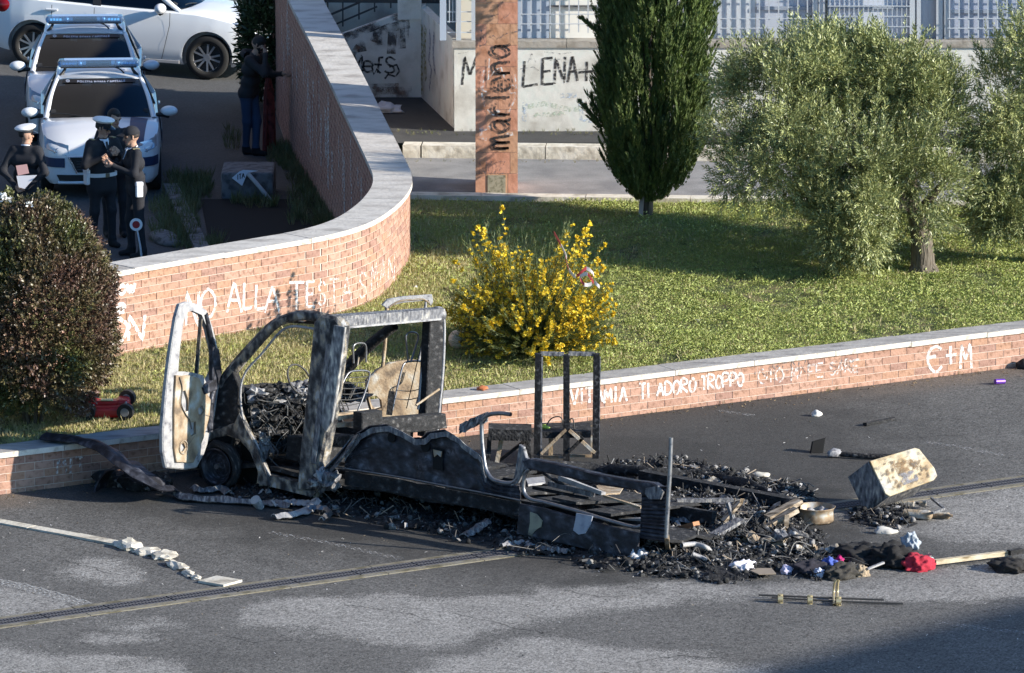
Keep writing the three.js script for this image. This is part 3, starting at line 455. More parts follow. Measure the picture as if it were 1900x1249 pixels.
  // the bars
  const ZG = ZF - 0.12, gp = (x, y) => atZ(x, y, ZG);
  for (const [x0, x1, st, yend] of [[968, 1142, 17.6, 60], [1338, 1505, 17.8, 66], [1540, 1688, 8.9, 62], [1762, 1990, 17.8, 70]]) {
    for (let x = x0; x < x1; x += st) part('window_bar', bar(gp(x, -90), gp(x, yend + rr(-1, 1)), st < 10 ? 0.011 : 0.017), steel, bld);
    for (const y of st < 10 ? [3, 22, 41, -16, -35] : [26, 44, -30, -48]) part('window_crossbar', bar(gp(x0 - 4, y + (x0 > 1300 ? 8 : 0)), gp(x1 + 2, y + (x0 > 1300 ? 8 : 0)), 0.015, 0.012).translate(0, 0, 0.016), steel, bld);
  }
  // bluish gate beside the pillar
  for (const [x, wd, m] of [[822, 12, panelBlue], [851, 9, steel], [878, 7, steel]]) part('gate_post', bar(gp(x, 72).setY(yb), gp(x, -90), wd / 135), m, bld);
  for (const y of [22, 40, 60, -5]) part('gate_bar', bar(gp(830, y), gp(880, y), 0.014), steel, bld);
  for (let x = 834; x < 850; x += 6) part('gate_bar', bar(gp(x, 42), gp(x, -90), 0.012), steel, bld);
  const hitF = (x, y) => ({ p: atZ(x, y, ZF), n: V3(0, 0, 1) });
  paintOn(bld, [...textPx('M', 858, 158, 30, 50, 0), ...textPx('L', 970, 160, 28, 44, 0), ...textPx('ENA', 1007, 157, 19, 46, 4, -0.1), ...textPx('+', 1073, 155, 30, 46, 0), ...textPx('D', 1117, 155, 24, 46, 0), [[1112, 156], [1120, 146], [1126, 140]]], hitF, 0.036, sprayBlack);
  paintOn(bld, [...textPx('A', 980, 116, 14, 16, 0), [[965, 128], [990, 124], [1000, 131]], [[1020, 112], [1050, 108]], [[1060, 130], [1090, 128], [1110, 150]]], hitF, 0.012, sprayGrey);
  for (const [c, L] of [[[0.5, 0.58, 0.46], [[[970, 200], [1010, 192], [1060, 204], [1100, 198]], [[990, 214], [1050, 210]]]], [[0.5, 0.58, 0.68], [[[975, 190], [972, 225]], [[1078, 188], [1080, 222], [1100, 224]], [[1040, 178], [1070, 176]]]], [[0.62, 0.44, 0.42], [[[1345, 130], [1352, 170], [1340, 200]], [[1362, 120], [1368, 150]]]], [[0.25, 0.24, 0.24], [[[850, 100], [870, 96]], [[1010, 96], [1040, 100], [1060, 97]], [[1090, 170], [1110, 175]]]]]) paintOn(bld, L, hitF, c[0] < 0.3 ? 0.015 : 0.07, mat(c, 0.9, { alphaMap: sprayA(0.12, 12), transparent: true }), 0.002);
  const hitB = (x, y) => ({ p: atZ(x, y, ZB + 0.1), n: V3(0, 0, 1) });
  paintOn(bld, [...textPx('MefS', 654, 132, 19, 30, 1, 0.05), [[722, 124], [736, 120], [741, 132], [734, 142], [720, 138], [714, 146]], [[690, 124], [694, 138], [699, 128], [706, 136]]], hitB, 0.03, sprayBlack);
  paintOn(bld, [[[640, 70], [680, 54], [720, 38], [758, 26]], [[690, 66], [720, 52], [760, 44]], [[700, 60], [702, 84]], [[742, 40], [745, 90]], [[752, 36], [750, 70]], [[728, 60], [726, 100]], [[640, 84], [648, 120]], [[668, 74], [672, 96]]], hitB, 0.13, mat([0.09, 0.08, 0.075], 0.95, { alphaMap: rep(wornAlpha(0.25, 13), 0.7), transparent: true }), 0.002);
  paintOn(bld, [[[690, 66], [700, 70], [712, 66]], [[655, 90], [664, 96]], [[640, 160], [680, 166], [740, 164]], [[660, 172], [720, 172], [764, 170]]], hitB, 0.16, mat([0.2, 0.13, 0.1], 0.95, { alphaMap: rep(wornAlpha(0.2, 14), 0.7), transparent: true }), 0.0026);
  const hitS = (x, y) => ({ p: onPlane(x, y, V3(corner.x - 0.022, 0, ZF - 0.3), sn.clone().multiplyScalar(sn.x < 0 ? 1 : -1)), n: sn.clone().multiplyScalar(sn.x < 0 ? 1 : -1) });
  paintOn(bld, [[[783, 45], [784, 90], [783, 140], [784, 175]], [[790, 50], [788, 100], [791, 150]]], hitS, 0.2, mat([0.34, 0.3, 0.08], 0.85, { alphaMap: sprayA(0.35, 9), transparent: true }), 0.004);
  paintOn(bld, [[[797, 55], [799, 80], [796, 110], [801, 130], [797, 165]], [[806, 60], [804, 100], [808, 140]]], hitS, 0.12, mat([0.1, 0.12, 0.24], 0.85, { alphaMap: sprayA(0.35, 10), transparent: true }), 0.005);
}
// ---------------------------------------------------------------- tall block pillar
{
  const L = at(882, 362, UPPER), Rr = at(961, 362, UPPER), w = Rr.x - L.x, D = 1.0, c = V3((L.x + Rr.x) / 2, UPPER, L.z - D / 2 - 0.01);
  const p = thing('block_pillar', 'tall salmon-coloured block pillar covered in painted lettering beside the lawn', 'pillar', c);
  const pinks = [0, 1, 2].map(i => mat([0.62 - 0.02 * i, 0.3 + 0.012 * i, 0.2], 0.9, { map: rep(blotchTex(256, 5, [[0.1, [0.7, 0.62, 0.55]], [0.5, [0.94, 0.92, 0.9]], [0.85, [1, 1, 1]]], 101 + i, 0.15), 1.3), bumpMap: rep(bumpRough, 3), bumpScale: 0.004 }));
  mk('pillar_core', box(w - 0.02, 4.4, D - 0.02, 0, 2.2, 0), mortar, p);
  for (let i = 0; i < 15; i++) { const y = 0.29 * i + 0.145; const split = i % 2 ? [-0.14, 0.18] : [0.02]; let xs = [-w / 2, ...(i === 0 ? [-0.15, 0.15] : split), w / 2]; for (let k = 0; k < xs.length - 1; k++) mk('block', boxUV(box(xs[k + 1] - xs[k] - 0.006, 0.284, D, (xs[k] + xs[k + 1]) / 2, y, rr(-0.002, 0.002))), pick(pinks), p); }
  const zf = L.z - 0.004 + 0.0035; const hit = (x, y) => ({ p: atZ(x, y, zf), n: V3(0, 0, 1) });
  paintOn(p, textPx('marlena', 946, 276, 25, 44, 5.5, 0, 1), hit, 0.036, sprayBlack, 0.004);
  paintOn(p, [[[898, 130], [893, 150], [894, 175], [900, 198], [912, 212], [930, 215], [945, 206], [955, 185], [958, 160], [955, 138]], [[908, 108], [906, 150], [918, 130], [930, 125], [936, 145]], [[897, 148], [896, 168], [903, 170]], [[948, 158], [944, 165], [948, 173], [956, 172], [958, 162], [950, 157]]], hit, 0.022, sprayFaint);
  paintOn(p, [[[893, 232], [893, 255], [903, 258]], [[895, 240], [910, 236]], [[918, 208], [928, 205]], [[940, 250], [952, 248]]], hit, 0.05, sprayFaint);
  paintOn(p, [[[893, 55], [900, 80], [915, 66], [925, 72], [940, 62], [962, 58]], [[893, 55], [890, 90], [905, 78]], ...textPx('NOZ.', 889, 324, 14, 22, 3, -0.05), [[912, 30], [925, 26]], [[935, 36], [946, 24]]], hit, 0.016, sprayGrey);
  mk('worn_patch', boxUV(box(0.24, 0.24, 0.012, 0, 0.15, D / 2 + 0.003)), mat([0.36, 0.32, 0.24], 0.95, { map: rep(blotchTex(256, 6, [[0.2, [0.4, 0.42, 0.35]], [0.6, [1, 1, 0.95]], [0.9, [1, 1, 1]]], 111, 0.3), 3) }), p);
}
// ---------------------------------------------------------------- block of flats out of the picture whose roof shades the near corner of the lot
{
  const g0 = at(1390, 1249, 0), g1 = at(1900, 1119, 0), d = g1.clone().sub(g0).normalize(), H = 11, k = H / Math.tan(rad(SUN_EL)), off = V3(sunDir.x, 0, sunDir.z).normalize().multiplyScalar(k);
  const A = g0.clone().add(off).addScaledVector(d, -2.5), n = V3(-d.z, 0, d.x); if (n.z < 0) n.negate();
  const b = thing('apartment_block', 'plain block of flats standing outside the picture and shading the near corner', 'building', A.clone().addScaledVector(d, 14).addScaledVector(n, 6).setY(0), Math.atan2(-d.z, d.x));
  mk('wall', box(28, H, 12, 0, H / 2, 0), mat([0.5, 0.45, 0.38], 0.9), b); mk('roof', box(28.01, 0.15, 12.01, 0, H - 0.06, 0), mat([0.2, 0.2, 0.2], 0.9), b);
  for (let f = 0; f < 3; f++) for (let i = 0; i < 7; i++) { const wn = mk('window', box(1.3, 1.5, 0.06, -12 + i * 4, 2 + f * 3.3, -6.01), mat([0.04, 0.045, 0.05], 0.1), b); mk('sill', box(1.5, 0.08, 0.16, -12 + i * 4, 1.2 + f * 3.3, -6.06), mat([0.6, 0.58, 0.54], 0.8), wn); }
}
// ---------------------------------------------------------------- plants
const leafMat = (o = {}) => new THREE.MeshPhysicalMaterial({ color: 0xffffff, roughness: 0.62, side: THREE.DoubleSide, transmission: 0.28, thickness: 0, ...o });
// blades / leaves as small folded quads: list of {p, d (direction), s (side), l, w}
function leafGeo(list) {
  const pos = [], idx = []; let k = 0;
  for (const { p, d, s, l, w, f = 0.15 } of list) { // base, two shoulders, tip: a kite folded along its rib
    const n = d.clone().cross(s).normalize(); const m = p.clone().addScaledVector(d, l * 0.45).addScaledVector(n, -w * f), t = p.clone().addScaledVector(d, l).addScaledVector(n, -l * 0.08);
    const a = p.clone().addScaledVector(d, l * 0.42).addScaledVector(s, w / 2), b = p.clone().addScaledVector(d, l * 0.42).addScaledVector(s, -w / 2);
    for (const q of [p, a, t, b, m]) pos.push(q.x, q.y, q.z); idx.push(k, k + 1, k + 4, k + 1, k + 2, k + 4, k + 2, k + 3, k + 4, k + 3, k, k + 4); k += 5;
  }
  const g = new THREE.BufferGeometry(); g.setAttribute('position', new THREE.Float32BufferAttribute(pos, 3)); g.setIndex(idx); g.computeVertexNormals(); return g;
}
const unit = () => { const z = rr(-1, 1), a = rr(0, Math.PI * 2), r = Math.sqrt(1 - z * z); return V3(r * Math.cos(a), z, r * Math.sin(a)); };
const sideOf = d => { const r = unit(); return r.sub(d.clone().multiplyScalar(r.dot(d))).normalize(); };
function twig(n, L, lw, ll, spread, along = [0.1, 1]) { const out = []; for (let i = 0; i < n; i++) { const t = mixn(along[0], along[1], (i + R() * 0.6) / n), a = i * 2.4 + rr(-0.4, 0.4), d = V3(Math.cos(a) * spread, 1, Math.sin(a) * spread).normalize(); out.push({ p: V3(0, t * L, 0), d, s: sideOf(d), l: ll * rr(0.75, 1.15), w: lw * rr(0.8, 1.2) }); } return out; }
function scatter(name, geo, m, list, parent) { // list: {p, d, s, c}
  const im = new THREE.InstancedMesh(geo, m, list.length); im.name = name; im.castShadow = im.receiveShadow = true; im.userData.kind = 'stuff';
  const q = new THREE.Quaternion(), q2 = new THREE.Quaternion(), M = new THREE.Matrix4(), Y = V3(0, 1, 0);
  list.forEach((e, i) => { q.setFromUnitVectors(Y, e.d); q2.setFromAxisAngle(Y, R() * 6.28); q.multiply(q2); const s = e.s || 1; M.compose(e.p, q, V3(s, s * (e.st || 1), s)); im.setMatrixAt(i, M); im.setColorAt(i, e.c); });
  parent.add(im); return im;
}
const tint = (a, b, t, v = 0.15) => { const k = 1 + rr(-v, v); return lin(mixn(a[0], b[0], t) * k, mixn(a[1], b[1], t) * k, mixn(a[2], b[2], t) * k); };
const bark = (c, s) => mat(c, 0.95, { map: rep(blotchTex(256, 8, [[0.1, [0.3, 0.28, 0.26]], [0.5, [0.8, 0.78, 0.75]], [0.9, [1, 1, 1]]], s, 0.3), 0.6, 4), bumpMap: rep(bumpRough, 0.8, 5), bumpScale: 0.02 });
// ---- grass: nobody could count it
{
  const blades = []; for (let i = 0; i < 9; i++) { const a = rr(0, 6.28), r = rr(0, 0.045), d = V3(Math.cos(a) * rr(0.2, 0.9), 1, Math.sin(a) * rr(0.2, 0.9)).normalize(); blades.push({ p: V3(Math.cos(a) * r, -0.004, Math.sin(a) * r), d, s: sideOf(d), l: rr(0.028, 0.065), w: rr(0.005, 0.009) }); }
  const clover = []; for (let i = 0; i < 7; i++) { const a = rr(0, 6.28), r = rr(0, 0.055), d = V3(Math.cos(a), rr(0.25, 0.7), Math.sin(a)).normalize(); clover.push({ p: V3(Math.cos(a) * r, rr(0.015, 0.04), Math.sin(a) * r), d, s: sideOf(d), l: rr(0.016, 0.026), w: rr(0.011, 0.018) }); }
  const L1 = [], L2 = []; let tries = 0;
  const distCurve = (x, z) => { let m = 9; for (let i = 0; i <= 70; i++) { const p = curve.getPointAt(i / 70); m = Math.min(m, Math.hypot(p.x - x, p.z - z)); } return m; };
  while (L1.length + L2.length < 130000 && tries++ < 520000) {
    const x = rr(-6.6, 7), z = rr(-88.5, -70.5); if (!inLawn(x, z)) continue;
    const d = -((x - WA.x) * wallN.x + (z - WA.z) * wallN.z); if (d < 0.42) continue; if (R() < 0.5 && distCurve(x, z) < 0.26) continue;
    const dry = clamp(0.42 - 0.2 * x + 0.7 * fbm(x * 0.55, z * 0.4, 6, 3) + (d < 1.0 ? 0.15 : 0)) ; const bare = fbm(x * 0.9, z * 0.5, 15, 3) + 0.5 * fbm(x * 3, z * 2, 19, 2); if (bare > 0.16 && R() < 0.8) continue; if (x < -3.6 && R() < 0.35) continue;
    const leafy = R() < clamp(0.55 + 0.12 * x + 0.8 * n3(x * 0.8, z * 0.6, 33)) ; const isDry = R() < 0.1 + dry * 0.6;
    const c = isDry ? tint([0.52, 0.44, 0.23], [0.42, 0.37, 0.17], R()) : tint([0.27, 0.33, 0.07], [0.44, 0.44, 0.13], clamp(R() * 0.6 + dry * 0.5), 0.22);
    (leafy && !isDry ? L2 : L1).push({ p: V3(x, lawnH(x, z), z), d: V3(rr(-0.25, 0.25), 1, rr(-0.25, 0.25)).normalize(), s: R() < 0.05 ? rr(1.2, 1.9) : rr(0.42, 1.05), c });
  }
  const grp = new THREE.Group(); grp.name = 'lawn_grass'; scene.add(grp); tag(grp, 'short patchy grass and clover of the lawn', 'grass', null, 'stuff');
  scatter('grass_blades', leafGeo(blades), leafMat({ roughness: 0.7 }), L1, grp); scatter('clover_leaves', leafGeo(clover), leafMat({ roughness: 0.6 }), L2, grp);
}
const thinWood = mat([0.09, 0.075, 0.055], 0.95);
// ---- cypress
{
  const b = at(1200, 407, 0.7); const base = V3(b.x, lawnH(b.x, b.z) - 0.02, b.z);
  const t = thing('cypress_tree', 'tall dark green cypress tree with a stake at its trunk on the lawn', 'tree', base);
  mk('trunk', limb([V3(0, -0.05, 0), V3(0.01, 0.4, 0), V3(0, 1.6, 0.02), V3(0, 5.6, 0)], 0.085, 0.02, 9), bark([0.1, 0.085, 0.07], 121), t);
  mk('stake', boxUV(bar(V3(-0.09, -0.03, 0.16), V3(-0.05, 0.52, 0.1), 0.06, 0.03)), mat([0.34, 0.3, 0.27], 0.9), t);
  const blades = []; for (let i = 0; i < 16; i++) { const y = rr(0, 0.13), a = rr(0, 6.28), d = V3(Math.cos(a) * 0.32, 1, Math.sin(a) * 0.32).normalize(); blades.push({ p: V3(Math.cos(a) * 0.006, y, Math.sin(a) * 0.006), d, s: sideOf(d), l: rr(0.035, 0.07), w: rr(0.009, 0.016), f: 0.4 }); }
  const prof = [[0.16, 0.12], [0.3, 0.36], [0.5, 0.55], [0.8, 0.7], [1.2, 0.78], [1.7, 0.8], [2.2, 0.79], [3.2, 0.78], [4.2, 0.7], [5.2, 0.45], [6.0, 0.06]];
  const rad_ = y => { for (let i = 0; i < prof.length - 1; i++) if (y <= prof[i + 1][0]) return mixn(prof[i][1], prof[i + 1][1], sstep(prof[i][0], prof[i + 1][0], y)); return 0; };
  const L = [], core = [0.045, 0.075, 0.016], tip = [0.13, 0.18, 0.036];
  const fl = []; for (let i = 0; i < 150; i++) fl.push([rr(0, 6.28), 0.2 + 5.0 * R(), rr(0.35, 1.0), rr(0.05, 0.13), rr(0.8, 1.08), R()]);
  for (let i = 0; i < 9500; i++) { const [a, y0, h, w, k, q] = fl[i % fl.length]; const t = R(), y = y0 + t * h, r0 = 0.88 * rad_(y) * k, sp = w * Math.sin(Math.PI * Math.min(1, 0.15 + t)) * Math.sqrt(R()), b = rr(0, 6.28); if (r0 < 0.05) continue; L.push({ p: V3(Math.cos(a) * r0 + Math.cos(b) * sp, y, Math.sin(a) * r0 + Math.sin(b) * sp), d: V3(Math.cos(a) * 0.22 + Math.cos(b) * 0.2, 1, Math.sin(a) * 0.22 + Math.sin(b) * 0.2).normalize(), s: rr(0.7, 1.3), st: rr(0.9, 1.5), c: tint(core, tip, clamp(0.25 + 0.6 * q + rr(-0.2, 0.2)), 0.2) }); }
  for (let i = 0; i < 9000; i++) {
    const y = 0.2 + 5.7 * Math.pow(R(), 1.05), a = rr(0, 6.28); const lobe = 1 + 0.2 * n3(Math.cos(a) * 2.6, y * 0.5, Math.sin(a) * 2.6) + 0.24 * n3(Math.cos(a) * 6, y * 0.8, Math.sin(a) * 6);
    const r = 0.76 * rad_(y) * lobe * Math.pow(rr(0.35, 1), 0.35); if (y < 0.55 && Math.sin(a) < 0 && R() < 0.5) continue;
    const deep = r / (rad_(y) * lobe + 1e-4); const d = V3(Math.cos(a) * 0.3 + rr(-0.12, 0.12), 1, Math.sin(a) * 0.3 + rr(-0.12, 0.12)).normalize();
    L.push({ p: V3(Math.cos(a) * r, y, Math.sin(a) * r), d, s: rr(0.75, 1.5), st: rr(0.9, 1.5), c: tint(core, tip, clamp(R() * 0.7 + 0.5 * n3(Math.cos(a) * 5, y * 1.3, Math.sin(a) * 5) + 0.2), 0.2) });
  }
  // two loose branch tips sticking out to the left
  for (let i = 0; i < 260; i++) { const y = rr(0.5, 4.6), a = rr(0, 6.28), r = 0.9 * rad_(y), l = rr(0.05, 0.2); for (let k = 0; k < 5; k++) { const d = V3(Math.cos(a) * 0.5, 1, Math.sin(a) * 0.5).normalize(); L.push({ p: V3(Math.cos(a) * r, y, Math.sin(a) * r).addScaledVector(d, l * k / 4), d, s: rr(0.5, 1), c: tint(core, tip, R(), 0.2) }); } }
  for (const e of L) { e.p.x += 0.1; if (e.p.y < 1.2) e.p.x -= 0.08 * (1.2 - e.p.y); }
  for (const [px0, py0, px1, py1] of [[1128, 74, 1080, 36], [1118, 245, 1078, 190]]) { const p0 = atZ(px0, py0, base.z).sub(base), p1 = atZ(px1, py1, base.z).sub(base); for (let i = 0; i < 70; i++) { const k = R(); const d = p1.clone().sub(p0).normalize().add(V3(rr(-0.3, 0.3), rr(-0.1, 0.4), rr(-0.3, 0.3))).normalize(); L.push({ p: p0.clone().lerp(p1, k * 0.85).add(V3(0, rr(-0.06, 0.06) * (1 - k), rr(-0.05, 0.05))), d, s: rr(0.6, 1.0), c: tint(core, tip, 0.2 + 0.3 * R()) }); } }
  scatter('crown', leafGeo(blades), leafMat({ roughness: 0.7, transmission: 0.12 }), L, t);
}
// ---- olives
function olive(label, base, trunkPts, lobes, limbs, nTwigs, seed) {
  const t = thing('olive_tree', label, 'tree', base); const W = bark([0.17, 0.145, 0.115], 131);
  const tr = mk('trunk', merge([limb(trunkPts, 0.17, 0.11, 10), limb([trunkPts[0].clone().add(V3(-0.12, -0.02, 0.08)), trunkPts[1].clone()], 0.1, 0.09, 8), limb([trunkPts[0].clone().add(V3(0.16, -0.02, 0.05)), trunkPts[1].clone()], 0.09, 0.08, 8), limb([trunkPts[0].clone().add(V3(0, -0.02, 0.16)), trunkPts[1].clone()], 0.09, 0.08, 8)]), W, t);
  for (const l of limbs) mk('limb', limb(l, 0.075, 0.015, 7), W, t);
  const g = leafGeo(twig(15, 0.24, 0.016, 0.062, 0.75)); const stem = limb([V3(0, -0.05, 0), V3(0, 0.24, 0)], 0.004, 0.002, 3).toNonIndexed(); stem.deleteAttribute('uv');
  const L = [], clumps = [];
  for (let i = 0; i < nTwigs / 50; i++) { const lb = pick(lobes), u = unit(), k = rr(0.62, 1.02); const c = V3(lb[0] + u.x * lb[3] * k, lb[1] + u.y * lb[4] * k, lb[2] + u.z * lb[5] * k); if (c.y > 0.3 && n3(c.x * 1.6 + seed, c.y * 1.6, c.z * 1.6) < 0.22) clumps.push([c, rr(0.1, 0.23), u, R()]); }
  for (let i = 0; i < nTwigs * 0.62; i++) { const [c, r, u0, q] = clumps[i % clumps.length], u = unit(), k = Math.sqrt(R()); const p = c.clone().add(V3(u.x * r * k, u.y * r * k * 1.25, u.z * r * k)); if (p.y < 0.12) continue; const d = u.clone().multiplyScalar(0.7).addScaledVector(u0, 0.35).add(V3(rr(-0.2, 0.2), u0.y < -0.35 ? -0.1 : 0.55, rr(-0.2, 0.2))).normalize(); L.push({ p, d, s: rr(0.7, 1.3), c: tint([0.14, 0.165, 0.06], [0.4, 0.42, 0.17], clamp(q * 0.7 + R() * 0.4), 0.15) }); }
  for (let i = 0; i < nTwigs * 0.26; i++) {
    const lb = lobes[Math.floor(Math.pow(R(), 1.0) * lobes.length)]; let u = unit(); const k = 0.86 * Math.pow(R(), 0.42); const nz = 1 + 0.22 * n3(u.x * 2 + seed, u.y * 2, u.z * 2);
    const p = V3(lb[0] + u.x * lb[3] * k * nz, lb[1] + u.y * lb[4] * k * nz, lb[2] + u.z * lb[5] * k * nz); if (n3(p.x * 1.9 + seed, p.y * 1.9, p.z * 1.9) + 0.06 + 0.4 * n3(p.x * 4.5, p.y * 4.5 + seed, p.z * 4.5) > 0.2) continue; if (p.y < 0.12) continue;
    const d = u.clone().multiplyScalar(0.55).add(V3(rr(-0.35, 0.35), u.y < -0.35 ? -0.25 : 0.8, rr(-0.35, 0.35))).normalize();
    L.push({ p, d, s: rr(0.75, 1.35), c: tint([0.14, 0.165, 0.06], [0.38, 0.4, 0.16], clamp(R() * 0.9 + 0.35 * n3(p.x * 1.5, p.y * 1.5, p.z * 1.5)), 0.18) });
  }
  // long shoots standing clear of the outline
  for (let i = 0; i < 150; i++) { const lb = pick(lobes), u = unit(); if (u.y < 0.1) continue; const p = V3(lb[0] + u.x * lb[3] * 0.95, lb[1] + u.y * lb[4] * 0.95, lb[2] + u.z * lb[5] * 0.95), d = u.clone().multiplyScalar(0.35).add(V3(rr(-0.15, 0.15), 1, rr(-0.15, 0.15))).normalize(), n = 2 + Math.floor(R() * 3); for (let k = 0; k < n; k++) L.push({ p: p.clone().addScaledVector(d, k * 0.13), d, s: 0.95 - 0.15 * k, c: tint([0.22, 0.25, 0.1], [0.42, 0.43, 0.19], R(), 0.15) }); }
  scatter('crown', g, leafMat({ roughness: 0.42, transmission: 0.15 }), L, t); return t;
}
{
  const b = at(1712, 482, 0.72), base = V3(b.x, lawnH(b.x, b.z), b.z), S = 148;
  const q = (px, py, dz = 0) => atZ(px, py, base.z + dz).sub(base);                         // places in the tree, dz metres nearer or farther
  const lobe = (px, py, dz, rx, ry, rz) => { const c = q(px, py, dz); return [c.x, c.y, c.z, rx, ry, rz]; };
  olive('broad grey-green olive tree with a thick gnarled trunk standing alone on the lawn', base, [V3(0, -0.04, 0), V3(0, 0.25, 0), q(1706, 420), q(1690, 370)],
    [lobe(1450, 200, 0.2, 0.8, 0.85, 0.95), lobe(1450, 300, 0.3, 0.85, 0.55, 0.9), lobe(1560, 215, -0.3, 0.9, 0.8, 1), lobe(1640, 245, -0.1, 0.8, 0.8, 1), lobe(1590, 300, 0.5, 0.95, 0.75, 0.8), lobe(1600, 390, 0.5, 0.75, 0.5, 0.7), lobe(1690, 330, 0.2, 0.62, 0.7, 0.8), lobe(1575, 415, 0.5, 0.32, 0.3, 0.35), lobe(1425, 165, 0, 0.5, 0.45, 0.6), lobe(1715, 220, -0.3, 0.55, 0.7, 0.8), lobe(1545, 130, -0.3, 0.6, 0.4, 0.7), lobe(1650, 140, -0.3, 0.55, 0.42, 0.7)],
    [[q(1692, 380), q(1620, 330, 0.2), q(1520, 260, 0.3), q(1440, 210, 0.2)], [q(1695, 385), q(1640, 300, -0.2), q(1580, 180, -0.3)], [q(1698, 385), q(1690, 300), q(1670, 170, -0.2)], [q(1700, 400), q(1750, 340, 0.1), q(1790, 290, 0.1)], [q(1690, 390), q(1650, 380, 0.4), q(1600, 400, 0.5)]], 15500, 3);
  const b2 = at(1935, 470, 0.74), base2 = V3(b2.x, lawnH(b2.x, b2.z), b2.z - 0.3); const q2 = (px, py, dz = 0) => atZ(px, py, base2.z + dz).sub(base2), lobe2 = (px, py, dz, rx, ry, rz) => { const c = q2(px, py, dz); return [c.x, c.y, c.z, rx, ry, rz]; };
  olive('second olive tree, cut off by the picture edge behind the lone one', base2, [V3(0, -0.04, 0), V3(-0.02, 0.3, 0), V3(-0.1, 0.7, 0)],
    [lobe2(1880, 180, 0, 0.7, 0.75, 0.8), lobe2(1870, 300, 0.1, 0.55, 0.7, 0.8), lobe2(1960, 230, 0, 0.8, 0.95, 0.9), lobe2(1880, 380, 0.2, 0.42, 0.32, 0.5), lobe2(1950, 120, 0, 0.7, 0.6, 0.8)],
    [[V3(-0.1, 0.65, 0), V3(-0.3, 1.0, 0.1), q2(1860, 250)], [V3(-0.1, 0.65, 0), V3(0.1, 1.2, 0), q2(1950, 200)]], 6000, 8);
}
// ---- broom in flower
{
  const b = at(990, 643, 0.6), base = V3(b.x, lawnH(b.x, b.z), b.z); const t = thing('broom_bush', 'round broom bush covered in yellow flowers with red and white tape caught in it', 'bush', base);
  const stems = [], fl = [], lf = []; const reach = (a, el) => 1.5 * (1 + 0.28 * Math.sin(el) ** 2) * (0.86 + 0.22 * n3(Math.cos(a) * 2, el * 3, Math.sin(a) * 2)) ;
  for (let i = 0; i < 950; i++) {
    const a = rr(0, 6.28), el = Math.asin(Math.pow(R(), 0.62) * 0.96 + 0.03), plume = R() < 0.06; const Lg = reach(a, el) * (plume ? rr(0.95, 1.1) : rr(0.62, 0.98)) * (0.6 + 0.34 * Math.sin(el));
    const d = V3(Math.cos(a) * Math.cos(el), Math.sin(el), Math.sin(a) * Math.cos(el)); const r0 = rr(0, 0.16), p0 = V3(Math.cos(a) * r0, 0.02, Math.sin(a) * r0), p2 = p0.clone().addScaledVector(d, Lg), p1 = p0.clone().addScaledVector(d, Lg * 0.5).add(V3(rr(-0.05, 0.05), 0.06 * Math.cos(el), rr(-0.05, 0.05))); if (p2.y < 0.06) p2.y = 0.06 + R() * 0.08;
    stems.push(limb([p0, p1, p2], 0.006, 0.0025, 3));
    for (let k = 0; k < 5; k++) { const u = rr(0.45, 1), q = p0.clone().lerp(p1, Math.min(1, u * 2)).lerp(p2, clamp(u * 2 - 1)); lf.push({ p: q, d: d.clone().add(unit().multiplyScalar(0.35)).normalize(), s: rr(0.7, 1.3), c: tint([0.07, 0.1, 0.025], [0.14, 0.165, 0.045], R()) }); }
    if (R() < (el > 0.5 ? 0.92 : 0.45)) { const n = plume ? 11 : Math.floor(rr(3, 9)), s0 = rr(0.52, 0.92); for (let k = 0; k < n; k++) { const u = clamp(s0 + k * 0.035 + rr(-0.01, 0.01), 0, 1.02); const q = p0.clone().lerp(p1, Math.min(1, u * 2)).lerp(p2, clamp(u * 2 - 1, 0, 1.05)).add(unit().multiplyScalar(0.02)); fl.push({ p: q, d: d.clone().add(unit().multiplyScalar(0.6)).normalize(), s: rr(0.75, 1.3), c: tint([0.8, 0.58, 0.02], [0.86, 0.7, 0.05], R(), 0.12) }); } }
  }
  const sg = part0('stems', merge(stems), mat([0.075, 0.1, 0.03], 0.8), t); sg.userData.kind = 'stuff';
  const petals = []; for (let i = 0; i < 8; i++) { const a = i * 0.785 + rr(-0.2, 0.2), d = V3(Math.cos(a), rr(0.1, 1.2), Math.sin(a)).normalize(); petals.push({ p: V3(0, i % 2 * 0.008, 0), d, s: sideOf(d), l: rr(0.028, 0.04), w: rr(0.022, 0.032) }); }
  scatter('flowers', leafGeo(petals), leafMat({ roughness: 0.6, transmission: 0.3 }), fl, t); scatter('leaves', leafGeo(twig(8, 0.16, 0.006, 0.06, 0.35)), leafMat({ transmission: 0.15 }), lf, t);
  // barrier tape snagged on the right
  const tape = thing('barrier_tape', 'tangle of red and white barrier tape snagged in the yellow bush', 'tape', base.clone());
  const q = (px, py, dz) => atZ(px, py, base.z + dz).sub(base), red = mat([0.42, 0.05, 0.05], 0.5), wht = mat([0.7, 0.66, 0.64], 0.5);
  const path = [q(1028, 432, 0.2), q(1038, 455, 0.35), q(1050, 478, 0.45), q(1058, 500, 0.5), q(1068, 512, 0.55), q(1085, 498, 0.55), q(1102, 510, 0.55), q(1100, 526, 0.55), q(1082, 528, 0.58), q(1074, 516, 0.6), q(1092, 508, 0.62), q(1104, 524, 0.6), q(1110, 532, 0.6)];
  const cv = new THREE.CatmullRomCurve3(path); for (let i = 0; i < 12; i++) { const P = []; for (let k = 0; k <= 4; k++) P.push(cv.getPoint((i + k / 4) / 12)); mk('tape_strip', shell(4, 1, (u, v) => P[Math.round(u * 4)].clone().add(V3(0.02 * Math.sin(i * 1.7 + u), (v - 0.5) * 0.045, 0.01 * Math.cos(i + u * 3))), 0.003), i % 2 ? wht : red, tape); }
}
function part0(name, geo, m, parent) { return mk(name, geo, m, parent); }
